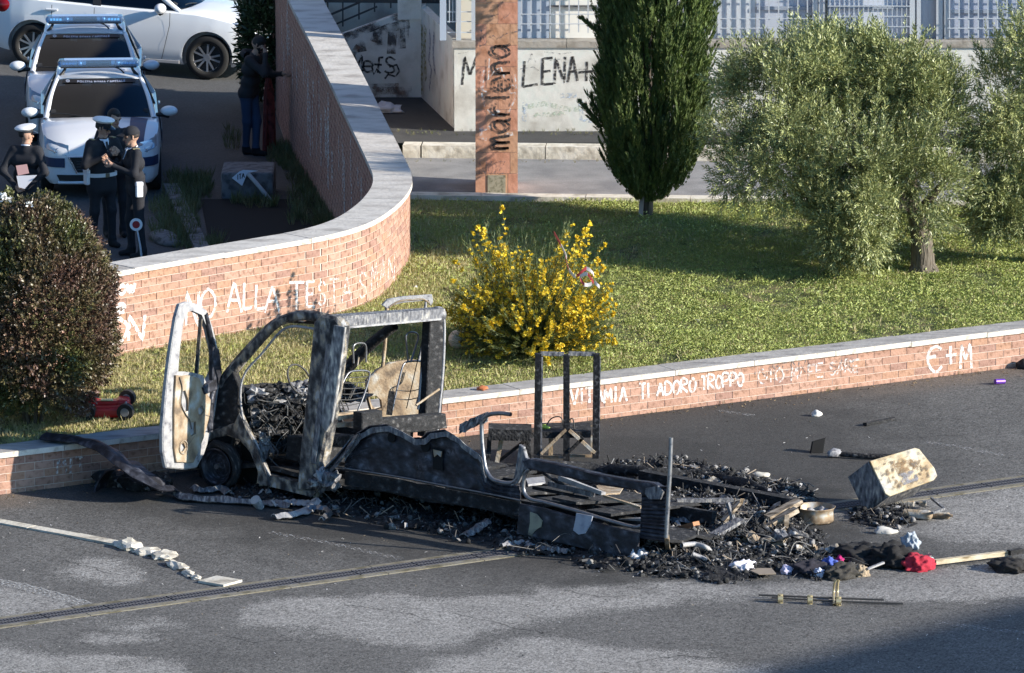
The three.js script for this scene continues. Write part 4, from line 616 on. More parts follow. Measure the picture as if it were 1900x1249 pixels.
// ---- leafy shrubs
function shrub(name, label, base, R3, n, leaf, cols, lobesN, seed, top) {
  const t = thing(name, label, 'bush', base); const W = thinWood;
  for (let i = 0; i < 7; i++) { const a = i * 0.9 + seed; mk('stem', limb([V3(Math.cos(a) * 0.08, -0.03, Math.sin(a) * 0.08), V3(Math.cos(a) * R3[0] * 0.3, R3[1] * 0.7, Math.sin(a) * R3[2] * 0.3), V3(Math.cos(a) * R3[0] * 0.6, R3[1] * 1.4, Math.sin(a) * R3[2] * 0.6)], 0.025, 0.008, 5), W, t); }
  const L = []; for (let i = 0; i < n; i++) { const u = unit(); if (u.y < -0.85) continue; const nz = 1 + 0.1 * n3(u.x * 2.5 + seed, u.y * 2.5, u.z * 2.5) + 0.09 * n3(u.x * 7, u.y * 7 + seed, u.z * 7), k = Math.pow(rr(0.3, 1), 0.3); const p = V3(u.x * R3[0] * k * nz, R3[1] + u.y * R3[1] * k * nz, u.z * R3[2] * k * nz); if (p.y < 0.03) continue; const g = n3(p.x * 1.8 + seed, p.y * 1.8, p.z * 1.8); L.push({ p, d: u.clone().add(V3(rr(-0.5, 0.5), rr(0, 0.9), rr(-0.5, 0.5))).normalize(), s: rr(0.7, 1.3), c: cols(p, g) }); }
  scatter('foliage', leaf, leafMat({ roughness: 0.42, transmission: 0.12 }), L, t); return t;
}
{
  const gl = leafGeo(twig(9, 0.11, 0.02, 0.04, 0.9)); const b = at(62, 768, 0.6), base = V3(b.x, lawnH(b.x, b.z) - 0.02, b.z);
  const hy = 1.3, bush = shrub('red_leaved_bush', 'big rounded bush with reddish brown and green leaves and white blossoms', base, [0.93, hy, 0.9], 18000, gl, (p, g) => { const k = clamp(0.5 + 0.35 * (p.x / 0.9) + 1.1 * g + rr(-0.25, 0.25)); return tint([0.1, 0.11, 0.03], [0.13, 0.072, 0.052], k, 0.3); }, 0, 4);
  const wh = mat([0.85, 0.84, 0.8], 0.7); const bl = (px, py, s, n) => { const c = atZ(px, py, base.z + 0.35).sub(base); const P = []; for (let i = 0; i < n; i++) { const u = unit(); if (u.y < -0.2) u.y *= -1; P.push({ p: c.clone().addScaledVector(u, s * rr(0.3, 1)), d: u, s: sideOf(u), l: rr(0.03, 0.05), w: rr(0.025, 0.04) }); } mk('blossom', leafGeo(P), wh, bush); };
  bl(8, 373, 0.08, 60); bl(54, 381, 0.03, 18); bl(-30, 380, 0.09, 50);
  const gl2 = leafGeo(twig(10, 0.2, 0.03, 0.11, 0.8)); const b2 = at(520, 205, 0);
  shrub('dark_shrub', 'dark glossy shrub behind the man beside the curved wall', V3(b2.x - 0.12, 0, b2.z - 0.4), [0.36, 1.1, 0.7], 1700, gl2, () => tint([0.035, 0.055, 0.02], [0.07, 0.095, 0.03], R(), 0.25), 0, 9);
}
// ---- weeds along the street kerb and round the concrete block
{
  const bl = []; for (let i = 0; i < 14; i++) { const a = rr(0, 6.28), d = V3(Math.cos(a) * rr(0.1, 0.6), 1, Math.sin(a) * rr(0.1, 0.6)).normalize(); bl.push({ p: V3(Math.cos(a) * 0.03, 0, Math.sin(a) * 0.03), d, s: sideOf(d), l: rr(0.12, 0.3), w: rr(0.008, 0.016) }); }
  const L = []; const put = (px, py, rx, ry, n, h) => { for (let i = 0; i < n; i++) { const p = at(px + rr(-rx, rx), py + rr(-ry, ry), h ?? 0.004); L.push({ p, d: V3(rr(-0.2, 0.2), 1, rr(-0.2, 0.2)).normalize(), s: rr(0.4, 1), c: tint([0.1, 0.13, 0.04], [0.2, 0.19, 0.08], R(), 0.25) }); } };
  put(355, 350, 35, 22, 130); put(345, 420, 22, 45, 170); put(300, 410, 20, 40, 60); put(560, 360, 22, 60, 140); put(615, 420, 10, 8, 40); put(520, 290, 20, 20, 60); put(395, 460, 20, 10, 30);
  put(430, 260, 10, 20, 16); put(575, 330, 14, 40, 120); put(540, 300, 12, 20, 60); put(600, 400, 14, 26, 80); put(470, 380, 40, 8, 40); put(330, 390, 30, 60, 120);
  for (let i = 0; i < 130; i++) { const s = rr(0, lowLen), p = WA.clone().addScaledVector(wallDir, s).addScaledVector(wallN, rr(0.0, 0.06)).setY(0.002); if (n3(s * 1.3, 4) < -0.05) continue; L.push({ p, d: V3(rr(-0.5, 0.5), 1, rr(0, 0.5)).normalize(), s: rr(0.12, 0.32), c: tint([0.14, 0.13, 0.05], [0.3, 0.24, 0.12], R()) }); }
  for (let i = 0; i < 90; i++) { const p = at(rr(740, 1900), rr(299, 303), UPPER); L.push({ p, d: V3(rr(-0.3, 0.3), 1, rr(-0.3, 0.3)).normalize(), s: rr(0.1, 0.3), c: tint([0.12, 0.13, 0.04], [0.25, 0.2, 0.1], R()) }); }
  for (let i = 0; i < 80; i++) { const p = at(rr(735, 1130), rr(243, 252), PAVE); L.push({ p, d: V3(rr(-0.3, 0.3), 1, rr(-0.3, 0.3)).normalize(), s: rr(0.1, 0.3), c: tint([0.12, 0.15, 0.04], [0.2, 0.18, 0.08], R()) }); }
  const w = new THREE.Group(); w.name = 'weeds'; scene.add(w); tag(w, 'scattered weeds in the cracks of kerbs and wall feet', 'weeds', null, 'stuff'); scatter('weed_blades', leafGeo(bl), leafMat(), L, w);
}
// ---------------------------------------------------------------- cars (x forward, y up, origin on the ground between the axles)
const paintWhite = new THREE.MeshPhysicalMaterial({ color: lin(0.72, 0.73, 0.74), roughness: 0.32, clearcoat: 0.9, clearcoatRoughness: 0.06, side: THREE.DoubleSide });
const paintBlue = new THREE.MeshPhysicalMaterial({ color: lin(0.01, 0.028, 0.08), roughness: 0.5, clearcoat: 0.15, side: THREE.DoubleSide });
const blackPlastic = mat([0.012, 0.012, 0.013], 0.55), rubber = mat([0.012, 0.012, 0.012], 0.9), cabinDark = mat([0.018, 0.018, 0.02], 0.9), chrome = mat([0.75, 0.76, 0.78], 0.2, { metalness: 1 }), alloy = mat([0.55, 0.56, 0.58], 0.32, { metalness: 0.85 });
const carGlass = new THREE.MeshPhysicalMaterial({ color: lin(0.28, 0.33, 0.36), roughness: 0.02, transmission: 1, thickness: 0, side: THREE.DoubleSide });
const lampLens = new THREE.MeshPhysicalMaterial({ color: lin(0.35, 0.38, 0.42), roughness: 0.08, metalness: 0.4, clearcoat: 1 });
const STN = [[2.04, 0.46, 0.26, 0.60], [2.0, 0.63, 0.22, 0.69], [1.92, 0.73, 0.2, 0.745], [1.78, 0.79, 0.19, 0.8], [1.6, 0.83, 0.19, 0.85], [1.35, 0.855, 0.19, 0.9], [1.1, 0.865, 0.19, 0.935], [0.8, 0.87, 0.19, 0.945], [0.3, 0.87, 0.19, 0.95], [-0.4, 0.87, 0.19, 0.965], [-1.0, 0.87, 0.19, 0.985], [-1.4, 0.86, 0.2, 1.0], [-1.65, 0.83, 0.22, 1.0], [-1.82, 0.78, 0.25, 0.96], [-1.9, 0.7, 0.3, 0.88], [-1.94, 0.55, 0.34, 0.78]];
const stn = x => { if (x >= STN[0][0]) return STN[0]; for (let i = 0; i < STN.length - 1; i++) { const a = STN[i], b = STN[i + 1]; if (x <= a[0] && x >= b[0]) { const t = (a[0] - x) / (a[0] - b[0]); return a.map((v, k) => mixn(v, b[k], t)); } } return STN[STN.length - 1]; };
const crownY = x => 0.035 + 0.035 * sstep(0.6, 1.3, x);
const section = x => { const [, w, s, t] = stn(x), c = crownY(x), h = t - s; return [[w * 0.9, s], [w * 0.975, s + h * 0.12], [w * 0.99, s + h * 0.3], [w, s + h * 0.55], [w * 0.985, s + h * 0.8], [w * 0.955, t - 0.025], [w * 0.91, t], [w * 0.6, t + c * 0.6], [w * 0.3, t + c * 0.9], [0, t + c]]; };
const hoodY = (x, z) => { const S = section(x), a = Math.abs(z); for (let i = 6; i < S.length - 1; i++) if (a <= S[i][0] && a >= S[i + 1][0]) return mixn(S[i][1], S[i + 1][1], (S[i][0] - a) / (S[i][0] - S[i + 1][0])); return S[6][1]; };
const noseX = z => { const a = Math.abs(z); const P = [[0, 2.045], [0.46, 2.04], [0.63, 2.0], [0.73, 1.92], [0.79, 1.78], [0.83, 1.6]]; for (let i = 0; i < P.length - 1; i++) if (a <= P[i + 1][0]) return mixn(P[i][1], P[i + 1][1], (a - P[i][0]) / (P[i + 1][0] - P[i][0])); return 1.6; };
const carBodyGeo = (() => {
  const xs = []; for (let i = 0; i < STN.length - 1; i++) { const n = Math.abs(STN[i][0] - STN[i + 1][0]) > 0.2 ? 4 : 2; for (let k = 0; k < n; k++) xs.push(mixn(STN[i][0], STN[i + 1][0], k / n)); } xs.push(-1.94);
  const pos = [], idx = []; const M = 19; // ring: right side bottom .. top .. left side bottom
  for (const x of xs) { const S = section(x); const ring = [...S.map(p => [p[0], p[1]]), ...S.slice(0, -1).reverse().map(p => [-p[0], p[1]])]; for (const [z, y] of ring) pos.push(x, y, z); }
  for (let i = 0; i < xs.length - 1; i++) for (let k = 0; k < M; k++) { const a = i * M + k, b = i * M + (k + 1) % M; idx.push(a, b, a + M, b, b + M, a + M); }
  const cap = (o, fl) => { const c = pos.length / 3; let cy = 0; for (let k = 0; k < M; k++) cy += pos[(o + k) * 3 + 1] / M; pos.push(pos[o * 3], cy, 0); for (let k = 0; k < M; k++) { const a = o + k, b = o + (k + 1) % M; fl ? idx.push(a, c, b) : idx.push(a, b, c); } };
  cap(0, true); cap((xs.length - 1) * M, false);
  const g = new THREE.BufferGeometry(); g.setAttribute('position', new THREE.Float32BufferAttribute(pos, 3)); g.setIndex(idx); g.computeVertexNormals(); g.setAttribute('uv', new THREE.Float32BufferAttribute(new Float32Array(pos.length / 3 * 2), 2));
  const ev = new Evaluator(); ev.useGroups = false; let br = new Brush(g); br.updateMatrixWorld();
  for (const x of [1.27, -1.27]) for (const z of [0.78, -0.78]) { const c = new Brush(new THREE.CylinderGeometry(0.365, 0.365, 0.42, 36)); c.rotation.x = Math.PI / 2; c.position.set(x, 0.33, z); c.updateMatrixWorld(); br = ev.evaluate(br, c, SUBTRACTION); br.updateMatrixWorld(); }
  const out = br.geometry; return toCreasedNormals(out.index ? out.toNonIndexed() : out, 0.55);
})();
const wheelGeos = (() => {
  const tyre = new THREE.LatheGeometry([[0.2, -0.09], [0.25, -0.098], [0.295, -0.09], [0.312, -0.06], [0.315, 0], [0.312, 0.06], [0.295, 0.09], [0.25, 0.098], [0.2, 0.09], [0.2, -0.09]].map(p => new THREE.Vector2(...p)), 40); tyre.rotateX(Math.PI / 2);
  const rim = [new THREE.LatheGeometry([[0.205, -0.08], [0.215, 0.085], [0.205, 0.088], [0.195, 0.07], [0.19, -0.08]].map(p => new THREE.Vector2(...p)), 36).rotateX(Math.PI / 2)];
  for (let k = 0; k < 10; k++) { const a = Math.floor(k / 2) * Math.PI * 0.4 + (k % 2 ? 0.17 : -0.17); rim.push(bar(V3(Math.cos(a) * 0.03, Math.sin(a) * 0.03, 0.062), V3(Math.cos(a + (k % 2 ? 0.08 : -0.08)) * 0.2, Math.sin(a + (k % 2 ? 0.08 : -0.08)) * 0.2, 0.072), 0.026, 0.024, V3(0, 0, 1))); }
  rim.push(new THREE.CylinderGeometry(0.05, 0.055, 0.03, 20).rotateX(Math.PI / 2).translate(0, 0, 0.065));
  return { tyre, rim: merge(rim), dark: new THREE.CylinderGeometry(0.19, 0.19, 0.06, 28).rotateX(Math.PI / 2) };
})();
const printTex = (w, h, draw) => { const c = document.createElement('canvas'); c.width = w; c.height = h; draw(c.getContext('2d'), w, h); const t = new THREE.CanvasTexture(c); t.colorSpace = THREE.SRGBColorSpace; return t; };
const screenBand = printTex(1024, 96, (g, w, h) => { g.fillStyle = '#07080c'; g.fillRect(0, 0, w, h); g.fillStyle = '#a9afc2'; g.font = 'bold 56px sans-serif'; g.textAlign = 'center'; g.textBaseline = 'middle'; g.fillText('POLIZIA ROMA CAPITALE', w / 2 + 30, h / 2); g.strokeStyle = '#d4d8e4'; g.lineWidth = 8; g.beginPath(); g.arc(84, h / 2, 22, 0, 7); g.stroke(); g.fillRect(74, h / 2 - 8, 20, 16); });
const plateTex = printTex(512, 110, (g, w, h) => { g.fillStyle = '#e8e8e4'; g.fillRect(0, 0, w, h); g.fillStyle = '#1a3f9c'; g.fillRect(0, 0, 52, h); g.fillRect(w - 52, 0, 52, h); g.fillStyle = '#111'; g.font = 'bold 84px sans-serif'; g.textBaseline = 'middle'; g.fillText('FA', 74, h / 2); });
function makeCar(name, label, police, lit, group) {
  const car = thing(name, label, 'car', V3(0, 0, 0), 0, group);
  mk('body', carBodyGeo, paintWhite, car);
  // cabin
  const ws = v => { const z = (v - 0.5) * 2; return { b: V3(1.06 - 0.27 * z * z, 0.972 - 0.02 * z * z, z * 0.74), t: V3(0.27 - 0.13 * z * z, 1.425 - 0.03 * z * z, z * 0.575) }; };
  const scr = (v, u, off = 0) => { const { b, t } = ws(v); const p = b.clone().lerp(t, u); const bow = 0.035 * Math.sin(u * Math.PI); return p.add(V3(0.5 * bow, 0.85 * bow, 0)).add(V3(0.5 * off, 0.86 * off, 0)); };
  mk('windscreen', shell(14, 8, (u, v) => scr(u, v), 0.004), carGlass, car);
  mk('screen_surround', merge([pipe([0, 0.25, 0.5, 0.75, 1].map(k => scr(k, 0.0)), 0.014, 5)]), blackPlastic, car);
  const railAt = x => { const t = clamp((0.14 - x) / 1.56); return V3(x, mixn(1.395, 1.38, t) + 0.05 * Math.sin(t * Math.PI), mixn(0.575, 0.53, t)); };
  mk('roof', shell(12, 12, (u, v) => { const z = (v - 0.5) * 2; const r = railAt(mixn(0.14, -1.42, u)); const xf = 0.13 * (1 - z * z) * (1 - 2 * u); return V3(r.x + (u < 0.5 ? xf : xf * 0.9), r.y + 0.045 * (1 - z * z) - (u < 0.08 ? 0.004 : 0), z * (r.z + 0.012)); }, 0.026), paintWhite, car);
  for (const s of [-1, 1]) {
    mk('pillar', limb([V3(0.84, 0.93, s * 0.765), V3(0.45, 1.2, s * 0.685), V3(0.1, 1.4, s * 0.59)], 0.042, 0.036, 7), paintWhite, car);
    mk('roof_rail', limb([V3(0.14, 1.395, s * 0.585), railAt(-0.5).setZ(s * (railAt(-0.5).z + 0.012)), V3(-1.42, 1.375, s * 0.545)], 0.032, 0.032, 6), paintWhite, car);
    mk('door_pillar', plate([V3(-0.3, 0.95, s * 0.8), V3(-0.36, 1.42, s * 0.582), V3(-0.43, 1.42, s * 0.58), V3(-0.42, 0.95, s * 0.8)], V3(0, 0.42, s), 0.02), blackPlastic, car);
    mk('quarter_panel', shell(5, 4, (u, v) => V3(mixn(mixn(-1.2, -1.62, u), mixn(-1.12, -1.44, u), v), mixn(0.98, mixn(1.385, 1.37, u), v), s * mixn(mixn(0.81, 0.72, u), mixn(0.552, 0.53, u), v)), 0.03), paintWhite, car);
    mk('side_window', shell(8, 3, (u, v) => { const xb = mixn(0.82, -1.25, u), xt = mixn(0.16, -1.18, u); return V3(mixn(xb, xt, v), mixn(0.95 + 0.03 * u, railAt(xt).y - 0.01, v), s * (mixn(0.79, mixn(0.58, 0.55, u), v) + 0.01 * Math.sin(v * 3.1))); }, 0.004), carGlass, car);
    const mir = mk('door_mirror', (() => { const g = new THREE.SphereGeometry(1, 18, 12); g.scale(0.085, 0.075, 0.125); g.translate(0.6, 1.0, s * 0.985); return g; })(), paintWhite, car);
    mk('mirror_foot', limb([V3(0.62, 0.95, s * 0.8), V3(0.61, 0.955, s * 0.9), V3(0.6, 0.945, s * 0.985)], 0.028, 0.05, 6), blackPlastic, mir);
    mk('headlight', (() => { const P = []; return shell(8, 3, (u, v) => { const z = mixn(0.44, 0.775, u), x0 = noseX(z) - 0.025 - v * mixn(0.03, 0.16, u); return V3(x0 + 0.012, mixn(mixn(0.6, 0.7, u), hoodY(Math.min(1.96, x0 - 0.02), z) + 0.004, v), s * (z + 0.008)); }, 0.012); })(), lampLens, car);
    mk('lamp_ring', (() => { const g = new THREE.TorusGeometry(0.045, 0.012, 6, 18); g.rotateY(Math.PI / 2); g.translate(1.965, 0.66, s * 0.6); return g; })(), chrome, car);
    mk('door_handle', box(0.2, 0.035, 0.03, -0.12, 0.83, s * 0.875, 0.012), paintWhite, car); mk('door_handle', box(0.18, 0.035, 0.03, -1.0, 0.86, s * 0.872, 0.012), paintWhite, car);
    for (const [x0, x1] of [[0.72, 0.62], [-0.38, -0.4], [-1.0, -0.92]]) mk('door_seam', stroke([V3(x0, 0.93, s * 0.868), V3(x0, 0.75, s * 0.872), V3((x0 + x1) / 2, 0.5, s * 0.874), V3(x1, 0.26, s * 0.858)], V3(0, 0.06, s).normalize(), 0.008, 0.003), blackPlastic, car);
    mk('sill_trim', box(1.75, 0.05, 0.03, 0, 0.225, s * 0.835, 0.01), mat([0.3, 0.3, 0.31], 0.5), car);
    mk('tail_light', (() => { const g = new THREE.SphereGeometry(1, 14, 10); g.scale(0.13, 0.1, 0.06); g.translate(-1.72, 0.86, s * 0.775); return g; })(), mat([0.2, 0.006, 0.008], 0.15), car);
  }
  mk('interior', box(2.1, 0.03, 1.4, -0.42, 1.02, 0), cabinDark, car); mk('dashboard', limb([V3(0.72, 1.0, -0.68), V3(0.78, 1.01, 0), V3(0.72, 1.0, 0.68)], 0.06, 0.06, 6), cabinDark, car);
  for (const z of [-0.36, 0.36]) { mk('seat', box(0.12, 0.25, 0.44, -0.15, 1.13, z, 0.04), cabinDark, car); mk('headrest', box(0.09, 0.16, 0.26, -0.2, 1.32, z, 0.04), cabinDark, car); mk('headrest', box(0.08, 0.12, 0.24, -1.05, 1.15, z, 0.03), cabinDark, car); }
  mk('rear_mirror', box(0.03, 0.06, 0.22, 0.36, 1.33, 0, 0.012), cabinDark, car);
  mk('rear_window', shell(8, 4, (u, v) => { const z = (u - 0.5) * 2; return V3(mixn(-1.78, -1.5, v) + 0.1 * z * z, mixn(1.02, 1.375, v), z * mixn(0.66, 0.53, v)); }, 0.004), new THREE.MeshPhysicalMaterial({ color: lin(0.75, 0.8, 0.75), roughness: 0.02, transmission: 1, thickness: 0, side: THREE.DoubleSide }), car);
  // nose
  const nose = (z0, z1, y0, y1, off, m, nm, narrow = 0) => mk(nm, shell(16, 3, (u, v) => { const z = mixn(z0 + Math.sign(z0) * 0 + narrow * (1 - v), z1 - narrow * (1 - v), u); return V3(noseX(z) + off, mixn(y0, y1, v), z); }, 0.014), m, car);
  const gr = nose(-0.44, 0.44, 0.38, 0.585, 0.006, blackPlastic, 'grille', 0.1);
  for (let k = 0; k < 4; k++) mk('grille_slat', pipe([-0.34, -0.17, 0, 0.17, 0.34].map(z => V3(noseX(z) + 0.018, 0.42 + k * 0.04, z)), 0.006, 4), mat([0.05, 0.05, 0.055], 0.4), gr);
  mk('grille_trim', pipe([V3(noseX(0.45) + 0.016, 0.6, -0.45), V3(noseX(0) + 0.02, 0.6, 0), V3(noseX(0.45) + 0.016, 0.6, 0.45)], 0.012, 6), chrome, car);
  for (const s of [-1, 1]) mk('grille_trim', pipe([V3(noseX(0.45) + 0.016, 0.595, s * 0.45), V3(noseX(0.35) + 0.018, 0.37, s * 0.335)], 0.012, 6), chrome, car);
  nose(-0.62, 0.62, 0.26, 0.345, 0.008, blackPlastic, 'lower_intake', 0.04); mk('bumper_lip', pipe([-0.6, -0.3, 0, 0.3, 0.6].map(z => V3(noseX(z) + 0.006, 0.235, z)), 0.026, 6), paintWhite, car);
  mk('number_plate', box(0.012, 0.11, 0.52, 2.07, 0.47, 0), mat([0.8, 0.8, 0.78], 0.5), car);
  { const g = new THREE.PlaneGeometry(0.52, 0.11); g.rotateY(Math.PI / 2); g.translate(2.0775, 0.47, 0); mk('plate_print', g, new THREE.MeshStandardMaterial({ map: plateTex, roughness: 0.5 }), car); }
  { const g = new THREE.SphereGeometry(1, 14, 10); g.scale(0.02, 0.05, 0.05); g.translate(2.05, 0.645, 0); mk('bonnet_badge', g, chrome, car); }
  for (const x of [1.27, -1.27]) for (const s of [-1, 1]) { const w = new THREE.Group(); w.name = 'wheel'; w.position.set(x, 0.315, s * 0.755); if (s < 0) w.rotation.y = Math.PI; car.add(w); mk('tyre', wheelGeos.tyre, rubber, w); mk('rim', wheelGeos.rim, alloy, w); mk('brake_disc', wheelGeos.dark, mat([0.03, 0.03, 0.03], 0.6), w); }
  for (const z of [-0.3, 0.25]) mk('wiper', pipe([V3(0.98, 1.0, z), V3(0.93, 1.03, z + 0.25), V3(0.9, 1.035, z + 0.45)], 0.008, 4), blackPlastic, car);
  if (police) {
    const g = shell(14, 2, (u, v) => scr(mixn(0.06, 0.94, u), mixn(0.87, 0.985, v), 0.012), 0.002); // print runs across the top of the screen
    const p = g.attributes.position, uv = g.attributes.uv; for (let i = 0; i < p.count; i++) { const z = p.getZ(i), y = p.getY(i); uv.setXY(i, clamp(0.5 - z / 1.06), clamp((y - 1.367) / 0.053)); }
    mk('screen_banner', g, new THREE.MeshStandardMaterial({ map: screenBand, roughness: 0.4, side: THREE.DoubleSide }), car);
    mk('bonnet_stripe', shell(14, 3, (u, v) => { const x = mixn(1.0, 1.93, u), z = mixn(-0.68, -0.44, v) * mixn(1, 0.88, u); return V3(x, hoodY(x, z) + 0.006, z); }, 0.004), paintBlue, car);
    for (const s of [-1, 1]) mk('side_stripe', shell(12, 2, (u, v) => { const z = mixn(0.5, 0.8, u); return V3(noseX(z) + 0.012, mixn(0.45, 0.58, v), s * (z + 0.006)); }, 0.006), paintBlue, car);
    for (const s of [-1, 1]) mk('side_stripe', shell(10, 2, (u, v) => { const x = mixn(0.85, -1.0, u); return V3(x, mixn(0.6, 0.78, v), s * 0.8785); }, 0.006), paintBlue, car);
    const bl = new THREE.Group(); bl.name = 'light_bar'; bl.position.set(-0.12, 1.49, 0); car.add(bl);
    const blueGlass = new THREE.MeshPhysicalMaterial({ color: lin(0.3, 0.48, 0.7), roughness: 0.1, transmission: 0.8, thickness: 0, side: THREE.DoubleSide });
    mk('lens', new RoundedBoxGeometry(0.24, 0.11, 1.16, 4, 0.05).translate(0, 0.1, 0), blueGlass, bl); mk('base', box(0.2, 0.022, 1.08, 0, 0.048, 0, 0.008), blackPlastic, bl); mk('top_strip', box(0.16, 0.012, 0.98, 0, 0.152, 0, 0.004), mat([0.3, 0.42, 0.62], 0.3), bl);
    mk('centre_box', box(0.12, 0.07, 0.36, 0, 0.095, 0, 0.01), mat([0.02, 0.025, 0.04], 0.5), bl);
    for (const z of [-0.27, 0.27]) mk('lamp', new THREE.SphereGeometry(0.042, 14, 10).translate(0.06, 0.1, z), mat([0.75, 0.8, 0.85], 0.25, { metalness: 0.5 }), bl);
    for (const z of [-0.43, 0.43]) for (let k = 0; k < 4; k++) mk('led', box(0.02, 0.03, 0.032, 0.07, 0.1, z + (k - 1.5) * 0.045), lit ? new THREE.MeshStandardMaterial({ color: lin(0.4, 0.7, 0.9), emissive: lin(0.3, 0.75, 1), emissiveIntensity: 0.6 }) : mat([0.3, 0.5, 0.75], 0.3), bl);
    for (const z of [-0.5, 0.5]) mk('bracket', limb([V3(0.02, 0.04, z * 0.94), V3(0.04, -0.02, z), V3(0.1, -0.075, z * 1.1)], 0.02, 0.03, 6), blackPlastic, bl);
    mk('aerial', limb([V3(0.14, -0.03, -0.36), V3(0.1, 0.02, -0.3), V3(0.02, 0.05, -0.16)], 0.012, 0.006, 5), blackPlastic, bl);
  }
  return car;
}
function placeCar(car, p, psi, pitch = 0) { car.position.copy(p); car.rotation.order = 'YZX'; car.rotation.y = psi; car.rotation.z = pitch; }
{
  const c1 = makeCar('police_car', 'white and blue police car nearest the three officers, its bonnet facing the viewer', true, false, 'police cars parked in line'); const yaw = -rad(90 - 4);
  const f1 = at(188, 369, 0.004), fw = V3(Math.cos(yaw), 0, -Math.sin(yaw)); placeCar(c1, f1.clone().addScaledVector(fw, -2.04), yaw);
  const c2 = makeCar('police_car', 'white and blue police car parked behind the other, its roof lamps lit blue', true, true, 'police cars parked in line'); const y2 = -rad(90 - 2.5), fw2 = V3(Math.cos(y2), 0, -Math.sin(y2));
  placeCar(c2, f1.clone().addScaledVector(fw, -4.2).add(V3(-0.22, 0, 0)).addScaledVector(fw2, -2.04), y2);
  const c3 = makeCar('parked_car', 'plain white hatchback parked crosswise behind the police cars, side to the viewer', false, false);
  const fwl = at(382, 149, 0.02), y3 = -rad(9), s = 1.09; c3.scale.setScalar(s); const fw3 = V3(Math.cos(y3), 0, -Math.sin(y3)), sd = V3(-fw3.z, 0, fw3.x);
  const ctr = fwl.clone().addScaledVector(fw3, -1.27 * s).addScaledVector(V3(fw3.z, 0, -fw3.x).multiplyScalar(-1), -0.85 * s); placeCar(c3, V3(ctr.x, streetH(ctr.x, ctr.z) + 0.01, ctr.z), y3, -0.045);
}
// ---------------------------------------------------------------- people: smooth distance fields meshed on a grid
const cap = (a, b, ra, rb, c) => ({ a, b, ra, rb, c, lo: V3(Math.min(a.x - ra, b.x - rb), Math.min(a.y - ra, b.y - rb), Math.min(a.z - ra, b.z - rb)), hi: V3(Math.max(a.x + ra, b.x + rb), Math.max(a.y + ra, b.y + rb), Math.max(a.z + ra, b.z + rb)) });
const ell = (p, r, c) => ({ e: p, r, c, lo: p.clone().sub(r), hi: p.clone().add(r) });
function dist(q, x, y, z) {
  if (q.e) { const dx = (x - q.e.x) / q.r.x, dy = (y - q.e.y) / q.r.y, dz = (z - q.e.z) / q.r.z; return (Math.sqrt(dx * dx + dy * dy + dz * dz) - 1) * Math.min(q.r.x, q.r.y, q.r.z); }
  const a = q.a, bx = q.b.x - a.x, by = q.b.y - a.y, bz = q.b.z - a.z, px = x - a.x, py = y - a.y, pz = z - a.z; const t = clamp((px * bx + py * by + pz * bz) / (bx * bx + by * by + bz * bz + 1e-9)); const ex = px - bx * t, ey = py - by * t, ez = pz - bz * t;
  return Math.sqrt(ex * ex + ey * ey + ez * ez) - (q.ra + (q.rb - q.ra) * t);
}
